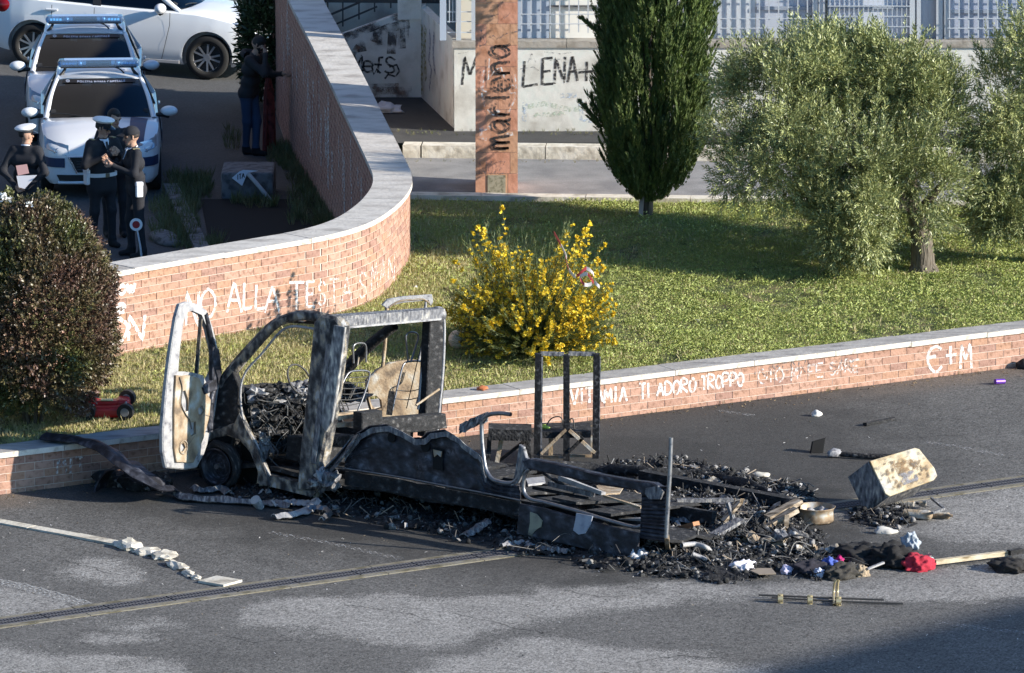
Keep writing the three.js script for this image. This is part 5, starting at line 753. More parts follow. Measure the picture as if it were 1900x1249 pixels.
function sdfMesh(prims, cell, k) {
  const lo = V3(9, 9, 9), hi = V3(-9, -9, -9); prims.forEach(p => { lo.min(p.lo); hi.max(p.hi); }); lo.subScalar(cell * 2 + k * 0.5); hi.addScalar(cell * 2 + k * 0.5);
  const nx = Math.ceil((hi.x - lo.x) / cell) + 1, ny = Math.ceil((hi.y - lo.y) / cell) + 1, nz = Math.ceil((hi.z - lo.z) / cell) + 1, F = new Float32Array(nx * ny * nz).fill(1e3);
  const id = (i, j, l) => (l * ny + j) * nx + i, m = cell * 2 + k;
  for (const q of prims) { // only near each piece
    const i0 = Math.max(0, Math.floor((q.lo.x - m - lo.x) / cell)), i1 = Math.min(nx - 1, Math.ceil((q.hi.x + m - lo.x) / cell)), j0 = Math.max(0, Math.floor((q.lo.y - m - lo.y) / cell)), j1 = Math.min(ny - 1, Math.ceil((q.hi.y + m - lo.y) / cell)), l0 = Math.max(0, Math.floor((q.lo.z - m - lo.z) / cell)), l1 = Math.min(nz - 1, Math.ceil((q.hi.z + m - lo.z) / cell));
    for (let l = l0; l <= l1; l++) for (let j = j0; j <= j1; j++) for (let i = i0; i <= i1; i++) { const d = dist(q, lo.x + i * cell, lo.y + j * cell, lo.z + l * cell), n = id(i, j, l), f = F[n]; const h = Math.max(k - Math.abs(d - f), 0) / k; F[n] = Math.min(d, f) - h * h * k * 0.25; }
  }
  const pos = [], col = [], idx = [], vid = new Int32Array(nx * ny * nz).fill(-1); const E = [[0, 1], [2, 3], [4, 5], [6, 7], [0, 2], [1, 3], [4, 6], [5, 7], [0, 4], [1, 5], [2, 6], [3, 7]];
  for (let l = 0; l < nz - 1; l++) for (let j = 0; j < ny - 1; j++) for (let i = 0; i < nx - 1; i++) {
    const v = []; let s = 0; for (let c = 0; c < 8; c++) { const f = F[id(i + (c & 1), j + (c >> 1 & 1), l + (c >> 2))]; v.push(f); if (f < 0) s++; } if (!s || s === 8) continue;
    let x = 0, y = 0, z = 0, n = 0; for (const [a, b] of E) if ((v[a] < 0) !== (v[b] < 0)) { const t = v[a] / (v[a] - v[b]); x += mixn(a & 1, b & 1, t); y += mixn(a >> 1 & 1, b >> 1 & 1, t); z += mixn(a >> 2, b >> 2, t); n++; }
    const X = lo.x + (i + x / n) * cell, Y = lo.y + (j + y / n) * cell, Z = lo.z + (l + z / n) * cell; vid[id(i, j, l)] = pos.length / 3; pos.push(X, Y, Z);
    let best = 1e3, c = [1, 1, 1]; for (const q of prims) { if (X < q.lo.x - 0.05 || X > q.hi.x + 0.05 || Y < q.lo.y - 0.05 || Y > q.hi.y + 0.05) continue; const d = dist(q, X, Y, Z); if (d < best) { best = d; c = q.c; } } col.push(...c);
  }
  const quad = (a, b, c, d, fl) => fl ? idx.push(a, c, b, a, d, c) : idx.push(a, b, c, a, c, d);
  for (let l = 1; l < nz - 1; l++) for (let j = 1; j < ny - 1; j++) for (let i = 1; i < nx - 1; i++) {
    const f = F[id(i, j, l)] < 0; if (f !== F[id(i + 1, j, l)] < 0) quad(vid[id(i, j - 1, l - 1)], vid[id(i, j, l - 1)], vid[id(i, j, l)], vid[id(i, j - 1, l)], !f);
    if (f !== F[id(i, j + 1, l)] < 0) quad(vid[id(i - 1, j, l - 1)], vid[id(i - 1, j, l)], vid[id(i, j, l)], vid[id(i, j, l - 1)], !f);
    if (f !== F[id(i, j, l + 1)] < 0) quad(vid[id(i - 1, j - 1, l)], vid[id(i, j - 1, l)], vid[id(i, j, l)], vid[id(i - 1, j, l)], !f);
  }
  const g = new THREE.BufferGeometry(); g.setAttribute('position', new THREE.Float32BufferAttribute(pos, 3)); g.setAttribute('color', new THREE.Float32BufferAttribute(col, 3)); g.setIndex(idx); g.computeVertexNormals(); return g;
}
const bodyMat = new THREE.MeshStandardMaterial({ vertexColors: true, roughness: 0.85, side: THREE.DoubleSide });
const SKIN = [0.42, 0.25, 0.175], NAVY = [0.012, 0.013, 0.018], SHOE = [0.008, 0.008, 0.009];
// hand: wrist, direction of the palm, direction the fingers curl towards, thumb side
function handPrims(w, d, curlDir, side, curl = 0.7, c = SKIN) {
  d = d.clone().normalize(); const n = curlDir.clone().addScaledVector(d, -curlDir.dot(d)).normalize(), s = d.clone().cross(n).normalize().multiplyScalar(side); const out = [cap(w.clone(), w.clone().addScaledVector(d, 0.035), 0.026, 0.03, c), cap(w.clone().addScaledVector(d, 0.04).addScaledVector(s, 0.018), w.clone().addScaledVector(d, 0.08).addScaledVector(s, 0.024), 0.018, 0.015, c), cap(w.clone().addScaledVector(d, 0.04).addScaledVector(s, -0.016), w.clone().addScaledVector(d, 0.078).addScaledVector(s, -0.024), 0.018, 0.014, c)];
  [[0.03, 0.072], [0.011, 0.08], [-0.01, 0.075], [-0.03, 0.058]].forEach(([o, L], i) => { const b = w.clone().addScaledVector(d, 0.085).addScaledVector(s, o); const k = curl * (0.9 + 0.12 * i); const m = b.clone().addScaledVector(d, L * 0.5 * Math.cos(k * 0.8)).addScaledVector(n, L * 0.5 * Math.sin(k * 0.8)), t = m.clone().addScaledVector(d, L * 0.5 * Math.cos(k * 2)).addScaledVector(n, L * 0.5 * Math.sin(k * 2)); out.push(cap(b, m, 0.0095, 0.009, c), cap(m, t, 0.009, 0.0075, c)); });
  const tb = w.clone().addScaledVector(d, 0.03).addScaledVector(s, 0.03), tm = tb.clone().addScaledVector(d, 0.03).addScaledVector(s, 0.024).addScaledVector(n, 0.012); out.push(cap(tb, tm, 0.014, 0.011, c), cap(tm, tm.clone().addScaledVector(d, 0.03).addScaledVector(n, 0.02), 0.0105, 0.008, c)); return out;
}
function person(label, pos, yaw, o) {
  const P = thing('person', label, 'person', pos, yaw, o.group); const J = o.jacket || NAVY, T = o.trousers || NAVY, sh = o.shoes || SHOE, lean = o.lean || 0, bend = o.bend || 0;
  const hipY = 0.93, chest = V3(0, 1.27, lean * 0.6), neck = V3(0, 1.47, lean), hip = V3(0, hipY, 0), w = o.wide || 1;
  const sL = V3(0.185 * w, 1.425, lean * 0.95), sR = V3(-0.185 * w, 1.425, lean * 0.95);
  const head = V3(0, 1.62, lean + 0.02 + bend * 0.06);
  const B = [
    cap(V3(-0.085, hipY, 0), V3(0.085, hipY, 0), 0.118 * w, 0.118 * w, J), cap(V3(-0.07, 1.08, lean * 0.3), V3(0.07, 1.08, lean * 0.3), 0.112 * w, 0.112 * w, J), cap(V3(-0.1 * w, 1.28, lean * 0.65), V3(0.1 * w, 1.28, lean * 0.65), 0.118, 0.118, J), cap(V3(-0.13 * w, 1.41, lean * 0.92), V3(0.13 * w, 1.41, lean * 0.92), 0.072, 0.072, J),
    cap(neck.clone().add(V3(0, -0.05, 0)), neck, 0.085, 0.062, J), cap(neck.clone(), head.clone().add(V3(0, -0.05, -0.005)), 0.054, 0.05, SKIN),
  ];
  if (o.skirt) B.push(cap(V3(-0.09, 0.82, 0), V3(0.09, 0.82, 0), 0.13, 0.13, J));
  const hands = [];
  for (const [k, S, side] of [['L', sL, 1], ['R', sR, -1]]) {
    const [e, wr, hd, curlD, cu] = o.arms[k]; B.push(cap(S, e, 0.064, 0.051, J), cap(e, wr, 0.05, 0.034, J)); const hdir = hd || wr.clone().sub(e).normalize(); B.push(cap(wr, wr.clone().addScaledVector(hdir, 0.03), 0.029, 0.027, SKIN)); hands.push(handPrims(wr.clone().addScaledVector(hdir, 0.012), hdir, curlD || V3(0, 0, 1), side, cu ?? 0.7));
    const [kn, an, toe] = o.legs[k]; const hp = V3(side * 0.095, 0.9, 0); B.push(cap(hp, kn, 0.092, 0.064, T), cap(kn, an.clone().add(V3(0, 0.04, 0)), 0.063, 0.05, T), cap(an.clone().setY(0.05), an.clone().add(toe || V3(0, 0, 0.15)).setY(0.035), 0.046, 0.036, sh), cap(an.clone().setY(0.1), an.clone().setY(0.045), 0.05, 0.046, sh));
  }
  const hq = new THREE.Quaternion().setFromEuler(new THREE.Euler(o.headPitch || 0, o.headYaw || 0, o.headRoll || 0, 'YXZ')); const hp = (x, y, z) => V3(x, y, z).applyQuaternion(hq).add(head);
  const beard = o.beard ? o.hair : SKIN;
  const Hd = [ell(head.clone().add(V3(0, 0.03, -0.008)), V3(0.078, 0.1, 0.096), SKIN), cap(hp(0, -0.03, 0.03), hp(0, -0.075, 0.05), 0.06, 0.036, beard), cap(hp(0, 0.02, 0.085), hp(0, -0.022, 0.108), 0.011, 0.014, SKIN), cap(hp(-0.05, 0.03, 0.07), hp(0.05, 0.03, 0.07), 0.017, 0.017, SKIN), ell(hp(0.032, 0.008, 0.082), V3(0.013, 0.007, 0.01), [0.03, 0.02, 0.015]), ell(hp(-0.032, 0.008, 0.082), V3(0.013, 0.007, 0.01), [0.03, 0.02, 0.015]), cap(hp(-0.022, -0.052, 0.082), hp(0.022, -0.052, 0.082), 0.008, 0.008, [0.3, 0.12, 0.1]), cap(hp(0.08, 0.025, -0.005), hp(0.082, -0.015, 0), 0.014, 0.011, SKIN), cap(hp(-0.08, 0.025, -0.005), hp(-0.082, -0.015, 0), 0.014, 0.011, SKIN), cap(head.clone().add(V3(0, -0.05, -0.01)), neck.clone(), 0.052, 0.054, SKIN)];
  const body = mergeGeometries([sdfMesh(B, 0.014, 0.045), sdfMesh(Hd, 0.006, 0.014), ...hands.map(h => sdfMesh(h, 0.005, 0.008))]);
  mk('body', body, bodyMat, P);
  if (o.hair) { const g = new THREE.SphereGeometry(1, 24, 18), p = g.attributes.position; for (let i = 0; i < p.count; i++) { let x = p.getX(i), y = p.getY(i), z = p.getZ(i); const front = z > 0.35 && y < 0.45; const low = y < -0.45; const k = (front || low ? 0.86 : 1.0) * (1 + 0.06 * n3(x * 6, y * 6, z * 6) * (o.messy || 0.4)); p.setXYZ(i, x * 0.088 * k, 0.035 + y * 0.108 * k, -0.012 + z * 0.104 * k); } g.applyQuaternion(hq); g.translate(head.x, head.y, head.z); g.computeVertexNormals(); mk('hair', g, mat(o.hair, 0.7), P); }
  const onHead = g => { g.applyQuaternion(hq); return g.translate(head.x, head.y, head.z); };
  if (o.cap === 'peaked') {
    const white = mat([0.78, 0.78, 0.78], 0.6); const cr = new THREE.LatheGeometry([[0, 0.165], [0.06, 0.168], [0.115, 0.158], [0.14, 0.138], [0.135, 0.122], [0.1, 0.1], [0.094, 0.095]].map(p => new THREE.Vector2(...p)), 28); cr.scale(1, 1, 1.12); cr.rotateX(-0.12); cr.translate(0, -0.01, 0);
    const c = mk('cap', onHead(cr), white, P); const band = new THREE.CylinderGeometry(0.096, 0.096, 0.045, 28, 1, true); band.scale(1, 1, 1.12); band.translate(0, 0.075, -0.004); mk('cap_band', onHead(band), mat(NAVY, 0.8), c);
    const vis = new THREE.CylinderGeometry(0.098, 0.125, 0.012, 20, 1, true, -1.1, 2.2); const v = shell(12, 3, (u, t) => { const a = mixn(-1.15, 1.15, u); const r = mixn(0.094, 0.094 + 0.062 * Math.cos(a * 1.1), t); return V3(Math.sin(a) * r, 0.062 - t * 0.03, Math.cos(a) * r * 1.12); }, 0.006); mk('cap_visor', onHead(v), mat([0.01, 0.01, 0.011], 0.15), c);
    if (o.badge !== false) mk('cap_badge', onHead(new THREE.SphereGeometry(0.016, 8, 6).scale(1, 1.2, 0.5).translate(0, 0.1, 0.112)), mat([0.6, 0.5, 0.2], 0.35, { metalness: 0.6 }), c);
  }
  if (o.cap === 'soft') { const g = new THREE.SphereGeometry(1, 24, 14, 0, 6.29, 0, 1.7); g.scale(0.097, 0.1, 0.115); g.translate(0, 0.055, -0.008); const c = mk('cap', onHead(g), mat(NAVY, 0.85), P); mk('cap_visor', onHead(shell(12, 4, (u, t) => { const a = mixn(-0.9, 0.9, u); const r = 0.105 + t * 0.085 * Math.cos(a * 1.2); return V3(Math.sin(a) * (0.09 + t * 0.01), 0.07 - t * 0.022 - 0.015 * a * a, 0.005 + Math.cos(a * 0.6) * r); }, 0.006)), mat(NAVY, 0.85), c); }
  if (o.collar) { const g = new THREE.TorusGeometry(0.062, 0.017, 8, 20); g.rotateX(Math.PI / 2 + 0.25); g.translate(neck.x, neck.y + 0.012, neck.z + 0.008); mk('shirt_collar', g, mat([0.62, 0.65, 0.72], 0.8), P); mk('shirt_front', plate([V3(-0.045, 1.47, 0), V3(0.045, 1.47, 0), V3(0, 1.33, 0)].map(p => p.setZ(lean + (1.47 - p.y) * 0.35 + 0.088)), V3(0, 0.35, 1), 0.012), mat([0.62, 0.65, 0.72], 0.8), P); mk('tie', plate([V3(-0.014, 1.455, 0), V3(0.014, 1.455, 0), V3(0.018, 1.35, 0), V3(0, 1.335, 0), V3(-0.018, 1.35, 0)].map(p => p.setZ(lean + (1.47 - p.y) * 0.35 + 0.1)), V3(0, 0.35, 1), 0.008), mat(NAVY, 0.7), P); }
  if (o.belt) { const m = mat([0.7, 0.7, 0.7], 0.6); const pts = []; for (let i = 0; i < 16; i++) { const a = i / 16 * 6.2832; pts.push(V3(Math.cos(a) * 0.212 * w, o.beltY || 1.0, Math.sin(a) * 0.138 + lean * 0.12)); } const g = shell(32, 1, (u, v) => { const a = u * 6.2832; return V3(Math.cos(a) * 0.206 * w, (o.beltY || 1.0) + (v - 0.5) * 0.05, Math.sin(a) * 0.134 * w + lean * 0.12); }, 0.012); mk('belt', g, m, P); mk('belt_buckle', box(0.06, 0.055, 0.02, 0, o.beltY || 1.0, 0.142 * w + lean * 0.12, 0.006), mat([0.25, 0.22, 0.15], 0.4, { metalness: 0.6 }), P); }
  if (o.holster) { const [x, y, z] = o.holster; mk('holster', box(0.06, 0.2, 0.1, x, y, z, 0.02), mat([0.7, 0.72, 0.74], 0.5), P); mk('holster_flap', box(0.066, 0.07, 0.11, x, y + 0.08, z, 0.02), mat([0.6, 0.62, 0.66], 0.5), P); }
  if (o.epaulette) for (const s of [-1, 1]) mk('epaulette', box(0.05, 0.014, 0.1, s * 0.155 * w, 1.488, lean * 0.95, 0.005), mat([0.25, 0.22, 0.12], 0.6), P);
  return P;
}
const stand = { L: [V3(0.11, 0.5, 0.02), V3(0.11, 0.09, 0)], R: [V3(-0.11, 0.5, 0.02), V3(-0.11, 0.09, -0.01)] };
{
  const G0 = (px, py) => at(px, py, 0.006);
  const GR = 'people standing in the street';
  // seen from behind, papers held at the back
  const A = G0(50, 466); const a1 = person('officer in white cap seen from behind, dark jacket, papers behind the back', A, Math.PI - 0.25, { group: GR, cap: 'peaked', badge: false, hair: [0.012, 0.01, 0.009], headYaw: -0.7, lean: 0.02, skirt: true, legs: stand, belt: false, collar: true, arms: { L: [V3(0.31, 1.14, -0.1), V3(0.09, 0.95, -0.2), V3(-0.8, -0.2, -0.2).normalize(), V3(0, 0, 1), 0.6], R: [V3(-0.31, 1.14, -0.1), V3(-0.07, 0.93, -0.21), V3(0.8, -0.2, -0.2).normalize(), V3(0, 0, 1), 0.6] } });
  a1.scale.setScalar(0.965);
  const hb = A.clone().add(V3(0.02, 0.915, 0)).add(V3(-0.05, 0, 0.235)); const paper = (pts, m, label) => solo('paper_sheet', plate(pts.map(p => hb.clone().add(V3(...p))), V3(-0.1, 0.2, 1), 0.004), m, label, 'paper', 'papers held by the officer in front of the bush');
  paper([[-0.09, 0.28, -0.055], [0.06, 0.3, -0.06], [0.09, 0.18, -0.035], [-0.06, 0.15, -0.03]], mat([0.62, 0.36, 0.33], 0.8), 'pink slip of paper held behind the back of the white-capped officer');
  paper([[-0.08, 0.15, -0.01], [0.2, 0.16, -0.012], [0.03, -0.02, 0.025], [-0.05, 0.0, 0.02]], mat([0.72, 0.7, 0.72], 0.8), 'white folded sheet of paper held behind the back of the white-capped officer');
  // the two talking
  person('officer in white peaked cap and white belt, hands raised to the chest', G0(190, 458), 0.62, { group: GR, cap: 'peaked', hair: [0.015, 0.012, 0.01], headYaw: 0.5, headPitch: 0.22, lean: 0.03, collar: true, belt: true, beltY: 1.0, epaulette: true, holster: [-0.235, 0.97, 0.0], skirt: true, wide: 1.06, legs: { L: [V3(0.12, 0.5, 0.05), V3(0.13, 0.09, 0.04)], R: [V3(-0.13, 0.5, 0.02), V3(-0.14, 0.09, -0.02)] }, arms: { L: [V3(0.3, 1.16, 0.08), V3(0.1, 1.32, 0.26), V3(-0.7, 0.45, 0.4).normalize(), V3(0, 0, -1), 0.9], R: [V3(-0.3, 1.15, 0.06), V3(-0.03, 1.3, 0.27), V3(0.75, 0.4, 0.35).normalize(), V3(0, 0, -1), 0.9] } });
  const C = G0(254, 476); const cy = -1.25;
  person('officer in dark visored cap seen from the side, arms raised', C, cy, { group: GR, cap: 'soft', hair: [0.03, 0.022, 0.018], headPitch: 0.1, headYaw: -0.05, lean: 0.04, collar: true, belt: false, epaulette: true, holster: [0.225, 0.94, 0.02], wide: 1.04, legs: { L: [V3(0.13, 0.5, 0.0), V3(0.15, 0.09, -0.04)], R: [V3(-0.11, 0.5, 0.06), V3(-0.12, 0.09, 0.04)] }, arms: { L: [V3(0.28, 1.16, 0.1), V3(0.1, 1.26, 0.34), V3(-0.35, 0.5, 0.7).normalize(), V3(-1, 0, 0), 0.6], R: [V3(-0.27, 1.16, 0.12), V3(-0.06, 1.3, 0.36), V3(0.2, 0.7, 0.6).normalize(), V3(1, 0, 0), 0.6] } });
  person('person in plain dark clothing standing behind the two talking officers', G0(214, 438), 0.15, { group: GR, hair: [0.012, 0.011, 0.011], headPitch: 0.25, headYaw: 0.5, jacket: [0.016, 0.016, 0.02], legs: stand, arms: { L: [V3(0.29, 1.15, 0.02), V3(0.24, 0.93, 0.14)], R: [V3(-0.29, 1.15, 0.02), V3(-0.2, 0.95, 0.16)] } });
  // signal paddle tucked into the boot of the officer in the soft cap
  const pd = C.clone().add(V3(0.06, 0.1, 0.2)), tp = pd.clone().add(V3(-0.055, 0.37, 0.0)); const pdl = thing('signal_paddle', 'round white signal paddle with a red centre tucked in an officer\'s boot', 'paddle', pd);
  const disc = (r, t, z, m, n) => mk(n, new THREE.CylinderGeometry(r, r, t, 32).rotateX(Math.PI / 2).translate(tp.x - pd.x, tp.y - pd.y, z), m, pdl);
  mk('handle', limb([V3(0.01, -0.06, 0), V3(0, 0.05, 0), tp.clone().sub(pd).add(V3(0.012, -0.07, 0))], 0.014, 0.012, 8), mat([0.6, 0.6, 0.62], 0.5), pdl); disc(0.085, 0.014, 0, mat([0.78, 0.78, 0.78], 0.5), 'disc'); disc(0.05, 0.018, 0, mat([0.3, 0.015, 0.02], 0.5), 'red_centre');
  // the man by the wall
  const E = G0(462, 287); const j = [0.03, 0.026, 0.026], jeans = [0.035, 0.06, 0.115];
  person('man in dark hooded jacket and blue jeans leaning with a hand to the forehead', E, 1.15, { group: GR, hair: [0.012, 0.01, 0.009], messy: 1.4, beard: true, jacket: j, trousers: jeans, headPitch: 0.5, headYaw: 0.05, lean: 0.1, bend: 0.8, legs: { L: [V3(0.06, 0.5, 0.1), V3(-0.02, 0.09, 0.12)], R: [V3(-0.06, 0.5, 0.0), V3(0.02, 0.09, -0.06)] }, arms: { L: [V3(0.25, 1.16, 0.24), V3(0.14, 1.2, 0.48), V3(-0.2, 0.15, 0.9).normalize(), V3(0, -1, 0.2), 1.1], R: [V3(-0.2, 1.24, 0.36), V3(-0.07, 1.5, 0.31), V3(0.4, 0.8, -0.3).normalize(), V3(0.2, 0, -1), 0.9] } });
  mk('hood', (() => { const g = new THREE.TorusGeometry(0.1, 0.05, 8, 18, 3.6); g.rotateX(Math.PI / 2 - 0.3); g.rotateY(-1.8 - 1.57); g.translate(0, 1.475, 0.03); return g; })(), mat(j, 0.9), scene.children[scene.children.length - 1]);
  // red barrier he leans on
  const bp = G0(497, 284), bar0 = thing('red_barrier', 'bent red and white metal barrier the man is leaning on', 'barrier', bp); const redP = mat([0.22, 0.04, 0.035], 0.75, { map: rep(blotchTex(256, 5, [[0.2, [0.35, 0.3, 0.3]], [0.6, [1, 1, 1]], [0.85, [1.6, 3.5, 3.5]]], 141, 0.2), 2) });
  const bq = (px, py, dz = 0) => atZ(px, py, bp.z + dz).sub(bp);
  for (const [L, r] of [[[[491, 286], [492, 230], [494, 170], [497, 144]], 0.035], [[[497, 144, -0.2], [502, 160, -0.2], [506, 210, -0.25], [508, 284, -0.25]], 0.035]]) mk('post', limb(L.map(([x, y, d]) => bq(x, y - (y > 280 ? 0 : 0), d || 0)), r, r, 8), redP, bar0);
  mk('top_rail', limb([bq(494, 146), bq(499, 141, -0.1), bq(498, 145, -0.2)], 0.035, 0.035, 7), redP, bar0); mk('panel', shell(5, 8, (u, v) => bq(mixn(494, 508, u), mixn(270, 165, v), -0.12 * u - 0.05 * Math.sin(v * 5 + u * 3)), 0.02), redP, bar0);
}
// ---------------------------------------------------------------- kerb, concrete block and fallen sign on the street side
{
  const gray = mat([0.2, 0.19, 0.19], 0.95, { map: rep(blotchTex(256, 5, [[0.2, [0.4, 0.4, 0.4]], [0.6, [0.9, 0.9, 0.9]], [0.9, [1, 1, 1]]], 151, 0.3), 1.5), bumpMap: rep(bumpRough, 3), bumpScale: 0.01 });
  const k = thing('street_kerb', 'old stone kerb overgrown with weeds on the street beside the officers', 'kerb', at(320, 350, 0)); const run = [[316, 348], [330, 378], [347, 410], [362, 440], [378, 472]];
  for (let i = 0; i < run.length - 1; i++) part('kerb_stone', boxUV(bar(at(run[i][0], run[i][1], 0.05), at(run[i + 1][0] - 1, run[i + 1][1] - 1.5, 0.05), 0.2, 0.12)), gray, k);
  solo('stone_slab', boxUV(move(lump(0.18, 0.1, 0.5, 0.12, 2, 3), at(306, 448, 0), 0.3)), gray, 'worn kerb slab lying by the officer with the paddle', 'slab');
  const c0 = at(410, 372, 0), c1 = at(508, 372, 0); solo('concrete_block', boxUV(box(c1.x - c0.x, 0.4, 0.9, (c0.x + c1.x) / 2, 0.2, c0.z - 0.45, 0.04)), gray, 'low concrete block by the curved wall under a fallen sign', 'block');
  struct('earth_strip', (() => { const P = polyPx([[372, 372], [600, 372], [640, 440], [560, 470], [392, 470]]); const g = new THREE.ShapeGeometry(new THREE.Shape(P.map(p => new THREE.Vector2(p[0], p[1])))); g.rotateX(Math.PI / 2); g.translate(0, 0.02, 0); const q = g.attributes.position, u = g.attributes.uv; for (let i = 0; i < q.count; i++) u.setXY(i, q.getX(i), q.getZ(i)); return g; })(), mat([0.035, 0.032, 0.03], 1, { map: rep(asphaltTile, 0.7) }));
  const z = c0.z + 0.04, sq = (px, py, dz = 0) => atZ(px, py, z + dz), o = sq(450, 330); const s = thing('fallen_sign', 'bent white arrow sign with black lettering fallen on the concrete block', 'sign', o);
  const n = V3(0.1, 0.5, 1).normalize(), wm = mat([0.62, 0.64, 0.66], 0.6); part('sign_plate', plate([sq(430, 331), sq(446, 345), sq(449, 347), sq(459, 320), sq(480, 314), sq(452, 313), sq(444, 317)].map((p, i) => onPlaneP(p, o, n)), n, 0.006), wm, s);
  part('lettering', merge(textPx('ITA', 440, 334, 4.5, 9, 1.2, -0.3).map(st => stroke(st.map(([x, y]) => onPlane(x, y, o, n)), n, 0.012, 0.005))), mat([0.02, 0.02, 0.02], 0.8), s);
  part('sign_post', limb([sq(460, 322, 0.02), sq(480, 345, 0.1), at(502, 372, 0.03)], 0.03, 0.03, 9), mat([0.5, 0.48, 0.47], 0.7), s);
}
function onPlaneP(p, o, n) { const q = p.clone().sub(o); return p.clone().addScaledVector(n, -q.dot(n)); }
// ---------------------------------------------------------------- burnt-out van
const charTex = blotchTex(512, 10, [[0.1, [0.004, 0.004, 0.005]], [0.5, [0.012, 0.012, 0.013]], [0.72, [0.03, 0.029, 0.03]], [0.9, [0.11, 0.105, 0.1]]], 161, 0.8);
const ashTex = blotchTex(512, 11, [[0.1, [0.05, 0.05, 0.055]], [0.36, [0.12, 0.122, 0.13]], [0.55, [0.19, 0.19, 0.2]], [0.72, [0.3, 0.29, 0.27]], [0.95, [0.46, 0.44, 0.39]]], 162, 0.4);
const rustTex = blotchTex(512, 5, [[0.1, [0.15, 0.11, 0.075]], [0.35, [0.28, 0.2, 0.125]], [0.58, [0.36, 0.28, 0.19]], [0.8, [0.4, 0.36, 0.3]], [0.95, [0.44, 0.43, 0.4]]], 163, 0.3);
const whiteAshTex = blotchTex(512, 5, [[0.06, [0.18, 0.18, 0.2]], [0.24, [0.44, 0.44, 0.47]], [0.5, [0.6, 0.6, 0.61]], [0.85, [0.68, 0.67, 0.65]]], 164, 0.25);
const scorchTex = blotchTex(512, 7, [[0.1, [0.01, 0.01, 0.012]], [0.3, [0.03, 0.03, 0.033]], [0.46, [0.085, 0.083, 0.082]], [0.58, [0.19, 0.18, 0.165]], [0.72, [0.29, 0.24, 0.17]], [0.88, [0.42, 0.41, 0.39]]], 166, 0.5);
const M = {
  scorch: mat([1, 1, 1], 0.6, { map: rep(scorchTex, 2, 0.9), bumpMap: rep(bumpRough, 6), bumpScale: 0.008, metalness: 0.2 }),
  char: mat([1, 1, 1], 0.85, { map: rep(charTex, 1.5), bumpMap: rep(bumpRough, 5), bumpScale: 0.012 }), charBlue: mat([1.0, 1.05, 1.2], 0.5, { map: rep(blotchTex(512, 8, [[0.1, [0.008, 0.008, 0.01]], [0.45, [0.022, 0.022, 0.026]], [0.7, [0.05, 0.05, 0.056]], [0.95, [0.13, 0.13, 0.135]]], 165, 0.5), 1.2), bumpMap: rep(bumpRough, 3), bumpScale: 0.008, metalness: 0.3 }),
  ash: mat([0.9, 0.9, 0.92], 0.6, { map: rep(ashTex, 3.2, 0.8), bumpMap: rep(bumpRough, 5), bumpScale: 0.006, metalness: 0.25 }), rust: mat([1, 1, 1], 0.8, { map: rep(rustTex, 1.3, 1.0), bumpMap: rep(bumpRough, 6), bumpScale: 0.006 }), white: mat([0.55, 0.54, 0.53], 0.65, { map: rep(whiteAshTex, 2.2), bumpMap: rep(bumpRough, 6), bumpScale: 0.005 }),
  bare: mat([0.4, 0.4, 0.41], 0.38, { metalness: 0.75, map: rep(whiteAshTex, 3) }), black: mat([0.006, 0.006, 0.006], 0.95), wire: mat([0.05, 0.048, 0.046], 0.7), cloth: c => mat(c, 0.95),
};
const VO = at(405, 905, 0), VA = rad(38), VR = rad(6.5);
const VL = V3(Math.cos(VA), 0, Math.sin(VA)), VW0 = V3(Math.sin(VA), 0, -Math.cos(VA)), VW = VW0.clone().multiplyScalar(Math.cos(VR)).addScaledVector(UPV, -Math.sin(VR)), VU = UPV.clone().multiplyScalar(Math.cos(VR)).addScaledVector(VW0, Math.sin(VR));
const Vp = (l, w, h) => VO.clone().addScaledVector(VL, l).addScaledVector(VW, w).addScaledVector(VU, h);
const sideP = (x, y, w = 0) => onPlane(x, y, Vp(0, w, 0), VW);                       // a point of the plane of the near (or a further) side
const crossP = (x, y, l) => onPlane(x, y, Vp(l, 0, 0), VL);                          // a point of a plane across the van
const pxs = (L, f, k) => L.map(([x, y]) => f(x, y, k));
const flag = (pts, amp, s) => pts;                                                   // (outline as measured)
const van = thing('burnt_van', 'burnt-out camper van with gutted cab, open door and torn side panel', 'van', VO.clone());
const sub = (name, g, m, parent = van, label) => { const o = part(name, g, m, parent); if (label) o.userData.label = label; return o; };
const bend = (g, amp, f, s, n) => { const p = g.attributes.position; for (let i = 0; i < p.count; i++) { const x = p.getX(i), y = p.getY(i), z = p.getZ(i), k = amp * n3(x * f + s, y * f, z * f - s); p.setXYZ(i, x + n.x * k, y + n.y * k, z + n.z * k); } g.computeVertexNormals(); return g; };
